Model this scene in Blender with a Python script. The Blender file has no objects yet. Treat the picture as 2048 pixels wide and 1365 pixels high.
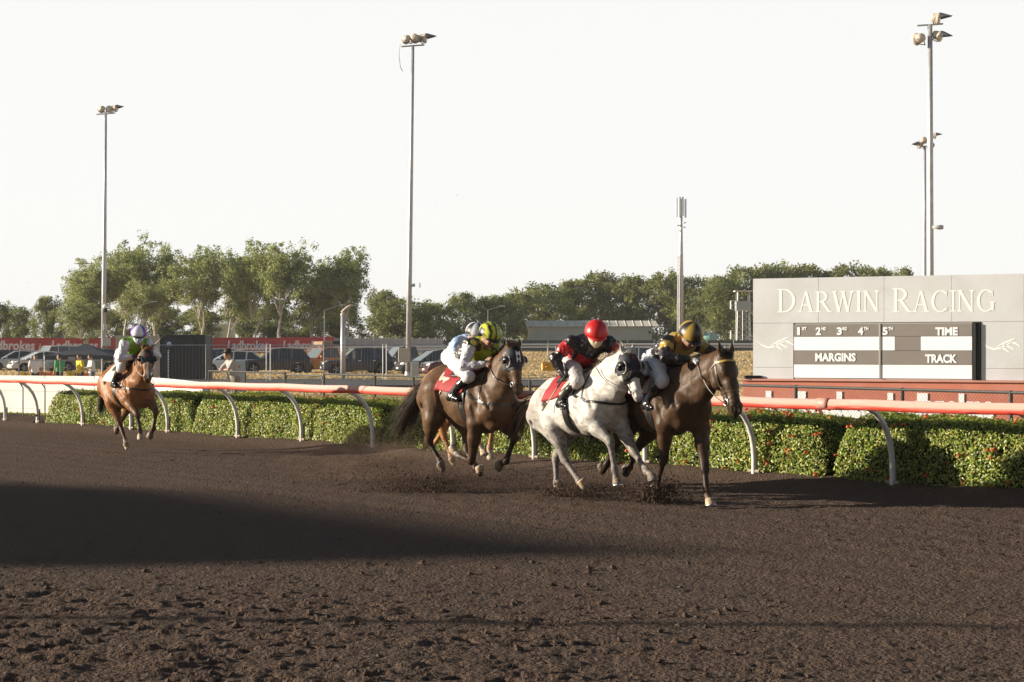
import bpy, bmesh, math, random
import numpy as np
from mathutils import Vector, Matrix, noise as mnoise
from mathutils.bvhtree import BVHTree

scene = bpy.context.scene
COL = scene.collection
R = math.radians

# ------------------------------------------------------------------ camera
FPX, EYE, HORIZON = 3700.0, 1.72, 700.0          # focal length in photo pixels, eye height, horizon row
cam_data = bpy.data.cameras.new("camera")
cam_data.sensor_width = 36.0
cam_data.lens = 36.0 * FPX / 2048.0
cam_data.shift_y = (HORIZON - 682.5) / 2048.0
cam_data.clip_start, cam_data.clip_end = 0.1, 6000.0
cam = bpy.data.objects.new("camera", cam_data)
cam.location = (0, 0, EYE)
cam.rotation_euler = (R(90), 0, 0)
COL.objects.link(cam)
scene.camera = cam

# ------------------------------------------------------------------ sky and sun
SUN_EL, SUN_AZ = 14.0, 273.0                      # elevation, compass bearing of the sun (0 = +Y, 90 = +X)
world = bpy.data.worlds.new("World")
scene.world = world
world.use_nodes = True
wn = world.node_tree
wn.nodes.clear()
sky = wn.nodes.new("ShaderNodeTexSky")
sky.sky_type = 'NISHITA'
sky.sun_disc = False
sky.sun_elevation = R(SUN_EL)
sky.sun_rotation = R(SUN_AZ)
sky.altitude = 0
sky.air_density = 1.0
sky.dust_density = 0.4
sky.ozone_density = 1.0
hs = wn.nodes.new("ShaderNodeHueSaturation")           # dry-season haze bleaches the blue
hs.inputs["Saturation"].default_value = 0.90
wn.links.new(sky.outputs[0], hs.inputs["Color"])
wtc = wn.nodes.new("ShaderNodeTexCoord")
wsp = wn.nodes.new("ShaderNodeSeparateXYZ")
wn.links.new(wtc.outputs["Generated"], wsp.inputs[0])
wmr = wn.nodes.new("ShaderNodeMapRange")               # pale haze low over the whole horizon, thinning upwards
wmr.interpolation_type = 'SMOOTHSTEP'
wmr.inputs[1].default_value = 0.17; wmr.inputs[2].default_value = 0.42
wmr.inputs[3].default_value = 0.93; wmr.inputs[4].default_value = 0.0
wn.links.new(wsp.outputs["Z"], wmr.inputs[0])
wmx = wn.nodes.new("ShaderNodeMix"); wmx.data_type = 'RGBA'
wmx.inputs[7].default_value = (10.9, 10.9, 10.75, 1)
wn.links.new(wmr.outputs[0], wmx.inputs[0]); wn.links.new(hs.outputs[0], wmx.inputs[6])
bg = wn.nodes.new("ShaderNodeBackground")
bg.inputs[1].default_value = 0.05
wo = wn.nodes.new("ShaderNodeOutputWorld")
wn.links.new(wmx.outputs[2], bg.inputs[0])
wn.links.new(bg.outputs[0], wo.inputs[0])

sun_data = bpy.data.lights.new("sun", 'SUN')
sun_data.energy = 5.0
sun_data.angle = R(0.53)
sun_data.color = (1.0, 0.885, 0.72)
sun = bpy.data.objects.new("sun", sun_data)
to_sun = Vector((math.sin(R(SUN_AZ)) * math.cos(R(SUN_EL)), math.cos(R(SUN_AZ)) * math.cos(R(SUN_EL)), math.sin(R(SUN_EL))))
sun.rotation_euler = to_sun.to_track_quat('Z', 'Y').to_euler()
sun.location = to_sun * 50
COL.objects.link(sun)

scene.view_settings.view_transform = 'Standard'
scene.view_settings.look = 'None'
scene.view_settings.exposure = 0.90
scene.view_settings.gamma = 1.0
scene.view_settings.use_curve_mapping = False
scene.cycles.max_bounces = 6
scene.cycles.diffuse_bounces = 3
scene.cycles.glossy_bounces = 3
scene.cycles.transmission_bounces = 4
scene.cycles.transparent_max_bounces = 16
scene.cycles.sample_clamp_indirect = 6.0
scene.cycles.use_denoising = True
scene.cycles.volume_max_steps = 64

# ------------------------------------------------------------------ helpers
def at(px, py, Y):
    """Point at depth Y that stands where the photograph's pixel (px, py) points."""
    return Vector(((px - 1024.0) / FPX * Y, Y, EYE - (py - HORIZON) / FPX * Y))

def gnd(px, py):
    Y = EYE * FPX / (py - HORIZON)
    return Vector(((px - 1024.0) / FPX * Y, Y, 0.0))

def smooth01(t):
    t = np.clip(t, 0.0, 1.0)
    return t * t * (3 - 2 * t)

def tag(o, label=None, cat=None, group=None, kind=None):
    if label: o["label"] = label
    if cat: o["category"] = cat
    if group: o["group"] = group
    if kind: o["kind"] = kind
    return o

def thing(name, label, cat, loc=(0, 0, 0), rz=0.0, group=None):
    o = bpy.data.objects.new(name, None)
    o.empty_display_size = 0.2
    o.location = loc
    o.rotation_euler = (0, 0, rz)
    COL.objects.link(o)
    return tag(o, label, cat, group)

def mesh_np(name, V, Fq, smooth=False, cols=None, fcols=None):
    """Mesh from numpy vertices and an (n,3|4) face array or a python list of faces."""
    me = bpy.data.meshes.new(name)
    V = np.asarray(V, dtype=np.float32)
    if isinstance(Fq, np.ndarray):
        n, k = Fq.shape
        me.vertices.add(len(V)); me.vertices.foreach_set("co", V.ravel())
        me.loops.add(n * k); me.loops.foreach_set("vertex_index", Fq.astype(np.int32).ravel())
        me.polygons.add(n)
        me.polygons.foreach_set("loop_start", np.arange(0, n * k, k, dtype=np.int32))
        me.polygons.foreach_set("loop_total", np.full(n, k, dtype=np.int32))
        me.update(calc_edges=True)
    else:
        me.from_pydata([tuple(map(float, v)) for v in V], [], Fq)
        me.update()
    if cols is not None:
        at_ = me.color_attributes.new("Col", 'FLOAT_COLOR', 'POINT')
        c = np.ones((len(V), 4), np.float32); c[:, :3] = cols
        at_.data.foreach_set("color", c.ravel())
    if fcols is not None:
        at_ = me.attributes.new("Col", 'FLOAT_COLOR', 'FACE')
        c = np.ones((len(me.polygons), 4), np.float32); c[:, :3] = fcols
        at_.data.foreach_set("color", c.ravel())
    if smooth:
        me.polygons.foreach_set("use_smooth", np.ones(len(me.polygons), dtype=bool))
    me.validate()
    return me

def link(name, me, mat=None, parent=None, loc=None):
    o = bpy.data.objects.new(name, me)
    if mat is not None and me is not None and len(me.materials) == 0:
        me.materials.append(mat)
    COL.objects.link(o)
    if parent is not None: o.parent = parent
    if loc is not None: o.location = loc
    return o

class MB:
    """Collects simple solids and builds them as one mesh object."""
    def __init__(self):
        self.v, self.f = [], []
    def add(self, V, Fs):
        b = len(self.v)
        self.v += [tuple(p) for p in V]
        self.f += [tuple(b + i for i in f) for f in Fs]
        return self
    def box(self, x0, x1, y0, y1, z0, z1, M=None):
        V = [Vector((x, y, z)) for z in (z0, z1) for y in (y0, y1) for x in (x0, x1)]
        if M is not None: V = [M @ p for p in V]
        return self.add(V, [(0, 2, 3, 1), (4, 5, 7, 6), (0, 1, 5, 4), (2, 6, 7, 3), (0, 4, 6, 2), (1, 3, 7, 5)])
    def cbox(self, c, s, M=None):
        return self.box(c[0]-s[0]/2, c[0]+s[0]/2, c[1]-s[1]/2, c[1]+s[1]/2, c[2]-s[2]/2, c[2]+s[2]/2, M)
    def tube(self, pts, r, n=8, caps=True, flat=None):
        pts = [Vector(p) for p in pts]
        rs = r if isinstance(r, (list, tuple)) else [r] * len(pts)
        b = len(self.v); up = Vector((0, 0, 1)); prev = None
        for i, p in enumerate(pts):
            d = (pts[min(i+1, len(pts)-1)] - pts[max(i-1, 0)])
            d = d.normalized() if d.length > 1e-9 else up
            if prev is None:
                a = d.cross(up)
                if a.length < 1e-3: a = d.cross(Vector((1, 0, 0)))
            else:
                a = prev - d * prev.dot(d)
                if a.length < 1e-4: a = d.cross(up)
            a.normalize(); prev = a; c = d.cross(a)
            for k in range(n):
                t = 2 * math.pi * k / n
                self.v.append(tuple(p + (a * math.cos(t) + c * math.sin(t) * (flat or 1.0)) * rs[i]))
        for i in range(len(pts) - 1):
            for k in range(n):
                k2 = (k + 1) % n
                self.f.append((b + i*n + k, b + i*n + k2, b + (i+1)*n + k2, b + (i+1)*n + k))
        if caps:
            self.f.append(tuple(b + k for k in reversed(range(n))))
            self.f.append(tuple(b + (len(pts)-1)*n + k for k in range(n)))
        return self
    def lathe(self, prof, n=16, c=(0, 0, 0), M=None):
        """prof: list of (radius, z)."""
        b = len(self.v)
        for (r, z) in prof:
            for k in range(n):
                t = 2 * math.pi * k / n
                p = Vector((c[0] + r * math.cos(t), c[1] + r * math.sin(t), c[2] + z))
                self.v.append(tuple(M @ p if M is not None else p))
        for i in range(len(prof) - 1):
            for k in range(n):
                k2 = (k + 1) % n
                self.f.append((b + i*n + k, b + i*n + k2, b + (i+1)*n + k2, b + (i+1)*n + k))
        self.f.append(tuple(b + k for k in reversed(range(n))))
        self.f.append(tuple(b + (len(prof)-1)*n + k for k in range(n)))
        return self
    def prism(self, poly, depth, fn):
        """poly: 2D outline (counter-clockwise), fn(u, v, w) -> point; extruded from w=0 to w=depth."""
        n = len(poly)
        V = [fn(u, v, 0.0) for u, v in poly] + [fn(u, v, depth) for u, v in poly]
        Fs = [tuple(reversed(range(n))), tuple(range(n, 2*n))]
        Fs += [(i, (i+1) % n, n + (i+1) % n, n + i) for i in range(n)]
        return self.add(V, Fs)
    def mesh(self, name, smooth=False):
        me = bpy.data.meshes.new(name)
        me.from_pydata(self.v, [], self.f)
        me.update()
        if smooth:
            me.polygons.foreach_set("use_smooth", np.ones(len(me.polygons), dtype=bool))
        return me
    def build(self, name, mat, parent=None, smooth=False, bevel=0.0, recalc=True, loc=None):
        me = self.mesh(name, smooth)
        if recalc or bevel:
            bm = bmesh.new(); bm.from_mesh(me)
            bmesh.ops.recalc_face_normals(bm, faces=bm.faces)
            if bevel:
                es = [e for e in bm.edges if len(e.link_faces) == 2 and e.calc_face_angle(0) > 0.5]
                bmesh.ops.bevel(bm, geom=es, offset=bevel, segments=1, affect='EDGES', clamp_overlap=True)
            bm.to_mesh(me); bm.free()
        return link(name, me, mat, parent, loc)

def copy_tree(o, parent=None):
    c = o.copy(); COL.objects.link(c); c.parent = parent
    for ch in list(o.children): copy_tree(ch, c)
    return c

# ------------------------------------------------------------------ materials
def nd(nt, t, **kw):
    n = nt.nodes.new(t)
    for k, v in kw.items(): setattr(n, k, v)
    return n

def mat(name, color, rough=0.6, metal=0.0, spec=0.5, var=0.0, vscale=4.0, bump=0.0, bscale=20.0, bdist=0.01,
        attr=False, color2=None, detail=6.0, dirt=None, dscale=2.0, damt=0.0, trans=0.0, alpha=None, coat=0.0, sheen=0.0, stretch=None):
    m = bpy.data.materials.new(name); m.use_nodes = True
    nt = m.node_tree; b = nt.nodes["Principled BSDF"]
    b.inputs["Roughness"].default_value = rough
    b.inputs["Metallic"].default_value = metal
    b.inputs["Specular IOR Level"].default_value = spec
    if coat: b.inputs["Coat Weight"].default_value = coat; b.inputs["Coat Roughness"].default_value = 0.08
    if sheen: b.inputs["Sheen Weight"].default_value = sheen
    if trans: b.inputs["Transmission Weight"].default_value = trans
    tc = nd(nt, "ShaderNodeTexCoord")
    vec = tc.outputs["Object"]
    if stretch:
        mp = nd(nt, "ShaderNodeMapping"); mp.inputs["Scale"].default_value = stretch
        nt.links.new(vec, mp.inputs[0]); vec = mp.outputs[0]
    if attr:
        a = nd(nt, "ShaderNodeAttribute", attribute_name="Col"); csock = a.outputs["Color"]
    else:
        rgb = nd(nt, "ShaderNodeRGB"); rgb.outputs[0].default_value = (*color, 1); csock = rgb.outputs[0]
    if var or color2:
        nz = nd(nt, "ShaderNodeTexNoise"); nz.inputs["Scale"].default_value = vscale; nz.inputs["Detail"].default_value = detail
        nz.inputs["Roughness"].default_value = 0.62
        nt.links.new(vec, nz.inputs["Vector"])
        mr = nd(nt, "ShaderNodeMapRange"); mr.inputs[1].default_value = 0.32; mr.inputs[2].default_value = 0.68
        nt.links.new(nz.outputs["Fac"], mr.inputs[0])
        if color2:
            mx = nd(nt, "ShaderNodeMix", data_type='RGBA'); mx.inputs[7].default_value = (*color2, 1)
            nt.links.new(mr.outputs[0], mx.inputs[0]); nt.links.new(csock, mx.inputs[6]); csock = mx.outputs[2]
        if var:
            mr2 = nd(nt, "ShaderNodeMapRange"); mr2.inputs[3].default_value = 1 - var; mr2.inputs[4].default_value = 1 + var
            nt.links.new(mr.outputs[0], mr2.inputs[0])
            ml = nd(nt, "ShaderNodeMix", data_type='RGBA', blend_type='MULTIPLY'); ml.inputs[0].default_value = 1
            nt.links.new(csock, ml.inputs[6]); nt.links.new(mr2.outputs[0], ml.inputs[7]); csock = ml.outputs[2]
    if dirt:
        n2 = nd(nt, "ShaderNodeTexNoise"); n2.inputs["Scale"].default_value = dscale; n2.inputs["Detail"].default_value = 8
        nt.links.new(vec, n2.inputs["Vector"])
        m3 = nd(nt, "ShaderNodeMapRange"); m3.inputs[1].default_value = 0.5; m3.inputs[2].default_value = 0.72; m3.inputs[4].default_value = damt
        nt.links.new(n2.outputs["Fac"], m3.inputs[0])
        mx = nd(nt, "ShaderNodeMix", data_type='RGBA'); mx.inputs[7].default_value = (*dirt, 1)
        nt.links.new(m3.outputs[0], mx.inputs[0]); nt.links.new(csock, mx.inputs[6]); csock = mx.outputs[2]
    nt.links.new(csock, b.inputs["Base Color"])
    if bump:
        nb = nd(nt, "ShaderNodeTexNoise"); nb.inputs["Scale"].default_value = bscale; nb.inputs["Detail"].default_value = 5
        nt.links.new(vec, nb.inputs["Vector"])
        bp = nd(nt, "ShaderNodeBump"); bp.inputs["Strength"].default_value = bump; bp.inputs["Distance"].default_value = bdist
        nt.links.new(nb.outputs["Fac"], bp.inputs["Height"]); nt.links.new(bp.outputs[0], b.inputs["Normal"])
    return m

def mat_leaf(name, rough=0.45, transl=0.25, spec=0.5):
    m = bpy.data.materials.new(name); m.use_nodes = True
    nt = m.node_tree; b = nt.nodes["Principled BSDF"]; out = nt.nodes["Material Output"]
    b.inputs["Roughness"].default_value = rough; b.inputs["Specular IOR Level"].default_value = spec
    a = nd(nt, "ShaderNodeAttribute", attribute_name="Col")
    nt.links.new(a.outputs["Color"], b.inputs["Base Color"])
    tr = nd(nt, "ShaderNodeBsdfTranslucent"); nt.links.new(a.outputs["Color"], tr.inputs["Color"])
    mx = nd(nt, "ShaderNodeMixShader"); mx.inputs[0].default_value = transl
    nt.links.new(b.outputs[0], mx.inputs[1]); nt.links.new(tr.outputs[0], mx.inputs[2])
    nt.links.new(mx.outputs[0], out.inputs["Surface"])
    return m

_flat = {}
def mat_flat(c, rough=.45):
    k = tuple(round(x, 3) for x in c) + (rough,)
    if k not in _flat: _flat[k] = mat("paint_%d" % len(_flat), tuple(c), rough=rough)
    return _flat[k]

# numpy value noise --------------------------------------------------------
def _hash(ix, iy, seed):
    n = (ix.astype(np.int64) * 374761393 + iy.astype(np.int64) * 668265263 + seed * 974711) & 0x7fffffff
    n = ((n ^ (n >> 13)) * 1274126177) & 0x7fffffff
    return ((n ^ (n >> 16)) & 0xffff) / 65535.0
def vnoise(x, y, seed=0):
    ix, iy = np.floor(x), np.floor(y)
    fx, fy = x - ix, y - iy
    fx, fy = fx*fx*(3-2*fx), fy*fy*(3-2*fy)
    a, b = _hash(ix, iy, seed), _hash(ix+1, iy, seed)
    c, d = _hash(ix, iy+1, seed), _hash(ix+1, iy+1, seed)
    return (a*(1-fx)+b*fx)*(1-fy) + (c*(1-fx)+d*fx)*fy
def fbm(x, y, oct=4, seed=0, gain=0.5):
    s, amp, tot = 0, 1.0, 0
    for i in range(oct):
        s = s + amp * vnoise(x * 2**i + 17.3*i, y * 2**i - 9.1*i, seed + i); tot += amp; amp *= gain
    return s / tot
# ------------------------------------------------------------------ the lie of the land
RA = gnd(1785, 985); RB = gnd(75, 855)             # two post feet of the running rail
RDIR = (RA - RB); RDIR.z = 0; RDIR.normalize()     # along the rail, towards the camera
RNRM = Vector((RDIR.y, -RDIR.x, 0))
if RNRM.y > 0: RNRM = -RNRM                        # towards the track
def rail_d(X, Y): return (X - RA.x) * RNRM.x + (Y - RA.y) * RNRM.y
def rail_pt(t, d=0.0, z=0.0):                      # t metres along the rail from RA, d towards the track
    p = RA + RDIR * t + RNRM * d; return Vector((p.x, p.y, z))
def rail_t(px, d=0.0):                             # where the vertical plane through photo column px crosses the line
    k = (px - 1024.0) / FPX; p0 = RA + RNRM * d
    return (k * p0.y - p0.x) / (RDIR.x - k * RDIR.y)

def terrain_z(Y):
    return np.interp(Y, [-3000, 40, 60, 118, 146, 155, 172, 230, 400, 4000], [-.03, -.03, .0, .10, .12, .82, 1.4, 2.3, 3.2, 6.0])

# --- the dirt track: one sheet, ridged and pocked, finest near the camera
NR, NC = 820, 620
tr = np.linspace(0, 1, NR)
Yr = 6.5 * (64.0 / 6.5) ** tr
u = np.linspace(-1, 1, NC)
YY = np.repeat(Yr[:, None], NC, 1)
XX = u[None, :] * (0.34 * Yr + 1.6)[:, None]
dd = rail_d(XX, YY)
# clods and hoof marks: strong in the near left corner and along the inside where horses have passed
chop = smooth01((15.0 - YY) / 4.0) * smooth01((2.2 - XX) / 4.5) + .30 * smooth01((11.5 - YY) / 2.0)
chop = np.clip(chop + .45 * smooth01((3.2 - np.abs(dd - 3.2)) / 2.5) * fbm(XX*.5, YY*.5, 2, 41), 0, 1)
zz = .035 * (fbm(XX*.35, YY*.35, 3, 5) - .5) + .010 * (fbm(XX*2.1, YY*2.1, 3, 9) - .5)
ridg = fbm(XX*3.2, YY*5.5, 4, 21)
zz += chop * (.008 * (smooth01((ridg - .52) / .16) - .25) + .013 * (fbm(XX*12, YY*18, 4, 33, .7) - .5))
zz += .014 * (fbm(XX*11, YY*13, 3, 60, .65) - .5) + .016 * (vnoise(XX*27, YY*25, 77)*.6 + vnoise(XX*52, YY*47, 78)*.4 - .5) * smooth01((34 - YY)/14)
pits = fbm(XX*3.8, YY*8.8, 3, 88)
zz -= np.minimum(chop*1.2, 1) * .045 * smooth01((.315 - pits) / .03)
zz += chop * .022 * smooth01((pits - .69) / .05)
# harrow lines that run round the track
al = XX * RDIR.x + YY * RDIR.y
zz += .010 * np.sin(dd * 9.0 + 2.0 * fbm(al*.3, dd*.3, 2, 3)) * smooth01((6 - np.abs(dd - 4.5)) / 3) * fbm(al*.4, dd*2, 2, 14)
# bank at the foot of the hedge
bank = smooth01((.75 - dd) / .95)
zz += bank * (.10 + .09 * (fbm(al*.8, dd*.8, 3, 55) - .45))
zz += smooth01((.3 - dd)/.5) * .03 * fbm(XX*6, YY*6, 3, 12)
zz = np.where(dd < -1.9, -.25, zz)
V = np.stack([XX, YY, zz], -1).reshape(-1, 3)
idx = np.arange(NR*NC).reshape(NR, NC)
Q = np.stack([idx[:-1, :-1], idx[:-1, 1:], idx[1:, 1:], idx[1:, :-1]], -1).reshape(-1, 4)
keep = (dd[:-1, :-1] > -1.7).reshape(-1)
Q = Q[keep]
M_DIRT = mat("track_dirt", (.150, .108, .085), rough=.95, spec=.05, color2=(.104, .070, .053), vscale=1.1, var=.22, detail=12, bump=1.0, bscale=34, bdist=.10, dirt=(.17, .13, .10), dscale=75, damt=.45)
track = link("dirt_track", mesh_np("dirt_track", V, Q, smooth=True), M_DIRT)
tag(track, kind="structure")
def track_z(x, y):
    """Height of the dirt under a point (nearest grid node)."""
    i = int(round(np.clip(math.log(max(y, 6.6)/6.5)/math.log(64.0/6.5), 0, 1)*(NR-1)))
    j = int(round(np.clip((x/(0.34*Yr[i]+1.6)+1)/2, 0, 1)*(NC-1)))
    return float(zz[i, j])

# --- everything beyond: dry infield grass, rising gently to the trees
xs = np.concatenate([np.linspace(-3000, -160, 12), np.linspace(-140, 140, 90), np.linspace(160, 3000, 12)])
ys = np.concatenate([[-600, -60, 0, 20], np.linspace(26, 260, 120), np.linspace(290, 4000, 14)])
GX, GY = np.meshgrid(xs, ys)
GZ = terrain_z(GY) + .10 * (fbm(GX*.12, GY*.12, 3, 3) - .5) * smooth01((GY - 45) / 30) - .30 * smooth01((rail_d(GX, GY) + 1.3)/.3) - .30 * smooth01((GY - 97)/2) * smooth01((146 - GY)/2) * smooth01((9 - GX)/2)
gi = np.arange(GX.size).reshape(GX.shape)
GQ = np.stack([gi[:-1, :-1], gi[:-1, 1:], gi[1:, 1:], gi[1:, :-1]], -1).reshape(-1, 4)
M_DRY = mat("dry_grass", (.50, .37, .19), rough=.95, spec=.1, color2=(.40, .285, .14), vscale=.22, var=.25, detail=10, bump=1.0, bscale=6, bdist=.12, dirt=(.17, .15, .05), dscale=.09, damt=.55)
ground = link("infield_ground", mesh_np("infield_ground", np.stack([GX, GY, GZ], -1).reshape(-1, 3), GQ, smooth=True), M_DRY)
tag(ground, kind="structure")

# --- watered verge between hedge and path
def sheet(name, pts, m, dz=.02, kind="structure", sub=24):
    """A ground sheet between two edges (lists of (x, y)), draped on the terrain."""
    (A0, A1), (B0, B1) = pts
    V, Fs = [], []
    for i in range(sub+1):
        for j in range(9):
            a = lerp2(A0, A1, i/sub); b = lerp2(B0, B1, i/sub); p = lerp2(a, b, j/8)
            V.append((p[0], p[1], float(terrain_z(p[1])) + dz))
    for i in range(sub):
        for j in range(8): Fs.append((i*9+j, (i+1)*9+j, (i+1)*9+j+1, i*9+j+1))
    o = MB().add(V, Fs).build(name, m, smooth=True)
    return tag(o, kind=kind)
def lerp2(a, b, t): return (a[0]*(1-t)+b[0]*t, a[1]*(1-t)+b[1]*t)
M_GREEN = mat("verge_grass", (.22, .235, .06), rough=.9, spec=.15, color2=(.34, .27, .10), vscale=.6, var=.3, detail=10, bump=1.0, bscale=11, bdist=.06)
M_ASPH = mat("asphalt", (.055, .056, .064), rough=.9, var=.25, vscale=1.5, bump=.4, bscale=40)
a0, a1 = rail_pt(14, -1.45), rail_pt(-40, -1.45)
b0, b1 = rail_pt(10, -26), rail_pt(-44, -26)
sheet("grass_verge", (((a0.x, a0.y), (a1.x, a1.y)), ((b0.x, b0.y), (b1.x, b1.y))), M_GREEN, .07)
sheet("asphalt_path", (((-17.5, 83), (6, 80)), ((-21, 97), (7, 95))), M_ASPH, .12)
# car park: bare trodden strip
M_PARK = mat("trodden_dirt", (.30, .20, .105), rough=.95, spec=.1, color2=(.22, .145, .075), vscale=.5, var=.25, detail=9, bump=.8, bscale=9, bdist=.05)
sheet("car_park_ground", (((-75, 99), (8, 98)), ((-84, 146.5), (9, 146))), M_PARK, -.06)
# ------------------------------------------------------------------ organic surfaces: smooth-blended tapered volumes
def surface_nets(Fd, lo, h):
    S = Fd < 0
    nx, ny, nz = Fd.shape
    cnt = np.zeros((nx-1, ny-1, nz-1), np.int8)
    for i in (0, 1):
        for j in (0, 1):
            for k in (0, 1):
                cnt += S[i:nx-1+i, j:ny-1+j, k:nz-1+k]
    act = np.argwhere((cnt > 0) & (cnt < 8))
    vid = -np.ones(cnt.shape, np.int64); vid[act[:, 0], act[:, 1], act[:, 2]] = np.arange(len(act))
    pos = np.zeros((len(act), 3)); n = np.zeros(len(act))
    corners = [(i, j, k) for i in (0, 1) for j in (0, 1) for k in (0, 1)]
    val = {c: Fd[act[:, 0]+c[0], act[:, 1]+c[1], act[:, 2]+c[2]] for c in corners}
    for c in corners:
        for ax in range(3):
            if c[ax] == 0:
                e = list(c); e[ax] = 1; e = tuple(e)
                f1, f2 = val[c], val[e]; m = (f1 < 0) != (f2 < 0)
                t = np.where(m, f1 / np.where(m, f1 - f2, 1), 0)
                p = np.tile(np.array(c, float), (len(act), 1)); p[:, ax] = t
                pos += p * m[:, None]; n += m
    V = lo + (act + pos / n[:, None]) * h
    Q = []
    for ax in range(3):
        b, c = (ax+1) % 3, (ax+2) % 3
        sl0 = [slice(None)]*3; sl1 = [slice(None)]*3
        sl0[ax] = slice(0, -1); sl1[ax] = slice(1, None)
        A, B = S[tuple(sl0)], S[tuple(sl1)]
        e = np.argwhere(A != B)
        ok = (e[:, b] > 0) & (e[:, c] > 0) & (e[:, b] < Fd.shape[b]-1) & (e[:, c] < Fd.shape[c]-1)
        e = e[ok]; ins = A[e[:, 0], e[:, 1], e[:, 2]]
        q = []
        for (db, dc) in ((-1, -1), (0, -1), (0, 0), (-1, 0)):
            g = e.copy(); g[:, b] += db; g[:, c] += dc
            q.append(vid[g[:, 0], g[:, 1], g[:, 2]])
        q = np.stack(q, 1); q[~ins] = q[~ins][:, ::-1]
        Q.append(q)
    return V, np.concatenate(Q)

class Flesh:
    """A list of tapered capsules that melt into each other."""
    def __init__(self): self.p = []
    def cap(self, a, b, r1, r2=None, col=(0.5, 0.5, 0.5), k=0.05, ky=1.0, yax=(0, 1, 0), sub=False):
        self.p.append((np.array(a, float), np.array(b, float), r1, r1 if r2 is None else r2, np.array(col, float), k, ky, np.array(yax, float), sub))
        return self
    def ball(self, a, r, **kw): return self.cap(a, a, r, r, **kw)
    @staticmethod
    def dist(pr, X, infl=0.0):
        a, b, r1, r2, col, k, ky, yax, sub = pr
        ba = b - a; L = ba @ ba
        Q = X - a
        if ky != 1.0:
            s = Q @ yax
            Q = Q + (s * (ky - 1.0))[..., None] * yax
        t = np.clip((Q @ ba) / L, 0, 1) if L > 1e-9 else np.zeros(Q.shape[:-1])
        D = Q - t[..., None] * ba
        return np.sqrt((D * D).sum(-1)) / (ky ** 0.5 if ky > 1 else 1.0) - (r1 + (r2 - r1) * t) / (ky ** 0.5 if ky > 1 else 1.0) - infl
    def grid(self, h, infl=0.0, clip=None):
        pts = np.array([p[0] for p in self.p] + [p[1] for p in self.p])
        rm = max(max(p[2], p[3]) for p in self.p) + infl + 3*h
        lo = (pts - rm).min(0); hi = (pts + rm).max(0)
        n = np.ceil((hi - lo) / h).astype(int) + 1
        Fd = np.full(n, 0.25, np.float64)
        ax = [lo[i] + h*np.arange(n[i]) for i in range(3)]
        for pr in self.p:
            a, b, r1, r2, col, k, ky, yax, sub = pr
            m = max(r1, r2) + infl + k + 2*h + 0.03
            l2 = np.minimum(a, b) - m; h2 = np.maximum(a, b) + m
            i0 = np.clip(((l2 - lo)/h).astype(int), 0, n); i1 = np.clip(((h2 - lo)/h).astype(int)+2, 0, n)
            sl = tuple(slice(i0[i], i1[i]) for i in range(3))
            X = np.stack(np.meshgrid(*[ax[i][sl[i]] for i in range(3)], indexing='ij'), -1)
            d = self.dist(pr, X, 0 if sub else infl); f = Fd[sl]
            if sub:
                e = np.maximum(k - np.abs(f + d), 0) / k
                Fd[sl] = np.maximum(f, -d) + e*e*k*0.25
            else:
                e = np.maximum(k - np.abs(f - d), 0) / k
                Fd[sl] = np.minimum(f, d) - e*e*k*0.25
        if clip is not None:
            X = np.stack(np.meshgrid(*ax, indexing='ij'), -1)
            Fd = np.maximum(Fd, clip(X))
        return Fd, lo
    def colors(self, V, soft=0.012):
        W = np.zeros(len(V)); C = np.zeros((len(V), 3))
        D = [self.dist(p, V) for p in self.p if not p[8]]; cs = [p[4] for p in self.p if not p[8]]
        D = np.array(D); D -= D.min(0)
        w = np.exp(-D / soft)
        return (w[..., None] * np.array(cs)[:, None, :]).sum(0) / w.sum(0)[:, None]
    def mesh(self, name, h, infl=0.0, clip=None, soft=0.012, colfn=None, relax=1, dispfn=None):
        Fd, lo = self.grid(h, infl, clip)
        V, Q = surface_nets(Fd, lo, h)
        for _ in range(relax):
            acc = np.zeros_like(V); c = np.zeros(len(V))
            for i in range(4):
                j = (i+1) % 4
                np.add.at(acc, Q[:, i], V[Q[:, j]]); np.add.at(c, Q[:, i], 1)
                np.add.at(acc, Q[:, j], V[Q[:, i]]); np.add.at(c, Q[:, j], 1)
            V = V*0.5 + 0.5*acc/np.maximum(c, 1)[:, None]
        cols = self.colors(V, soft)
        if colfn is not None: cols = colfn(V, cols)
        if dispfn is not None:
            nrm = np.zeros_like(V)
            fn = np.cross(V[Q[:, 2]] - V[Q[:, 0]], V[Q[:, 3]] - V[Q[:, 1]])
            for i in range(4): np.add.at(nrm, Q[:, i], fn)
            nrm /= np.maximum(np.linalg.norm(nrm, axis=1), 1e-12)[:, None]
            V = V + nrm * dispfn(V)[:, None]
        return mesh_np(name, V, Q, smooth=True, cols=cols)

def noise3(V, scale, oct=3, off=0.0):
    return np.array([mnoise.fractal((v[0]*scale+off, v[1]*scale-off, v[2]*scale+2*off), 1.0, 2.0, oct) for v in V])

def arr(v): return np.array(v, float)
def lerp(a, b, t): return arr(a) * (1-t) + arr(b) * t

def ribbons(name, strands, mat_, parent, cols):
    """strands: list of (list of points, width, side vector); thin tapering three-segment strips."""
    V, Q, C = [], [], []
    for (pts, w, side), c in zip(strands, cols):
        b = len(V); n = len(pts)
        for i, p in enumerate(pts):
            t = i / (n-1); ww = w * (1 - 0.75*t)
            V.append(p - side*ww*0.5); V.append(p + side*ww*0.5); C += [c, c]
        for i in range(n-1):
            Q.append((b+2*i, b+2*i+1, b+2*i+3, b+2*i+2))
    return link(name, mesh_np(name, np.array(V), np.array(Q), smooth=True, cols=np.array(C)), mat_, parent)
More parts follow.
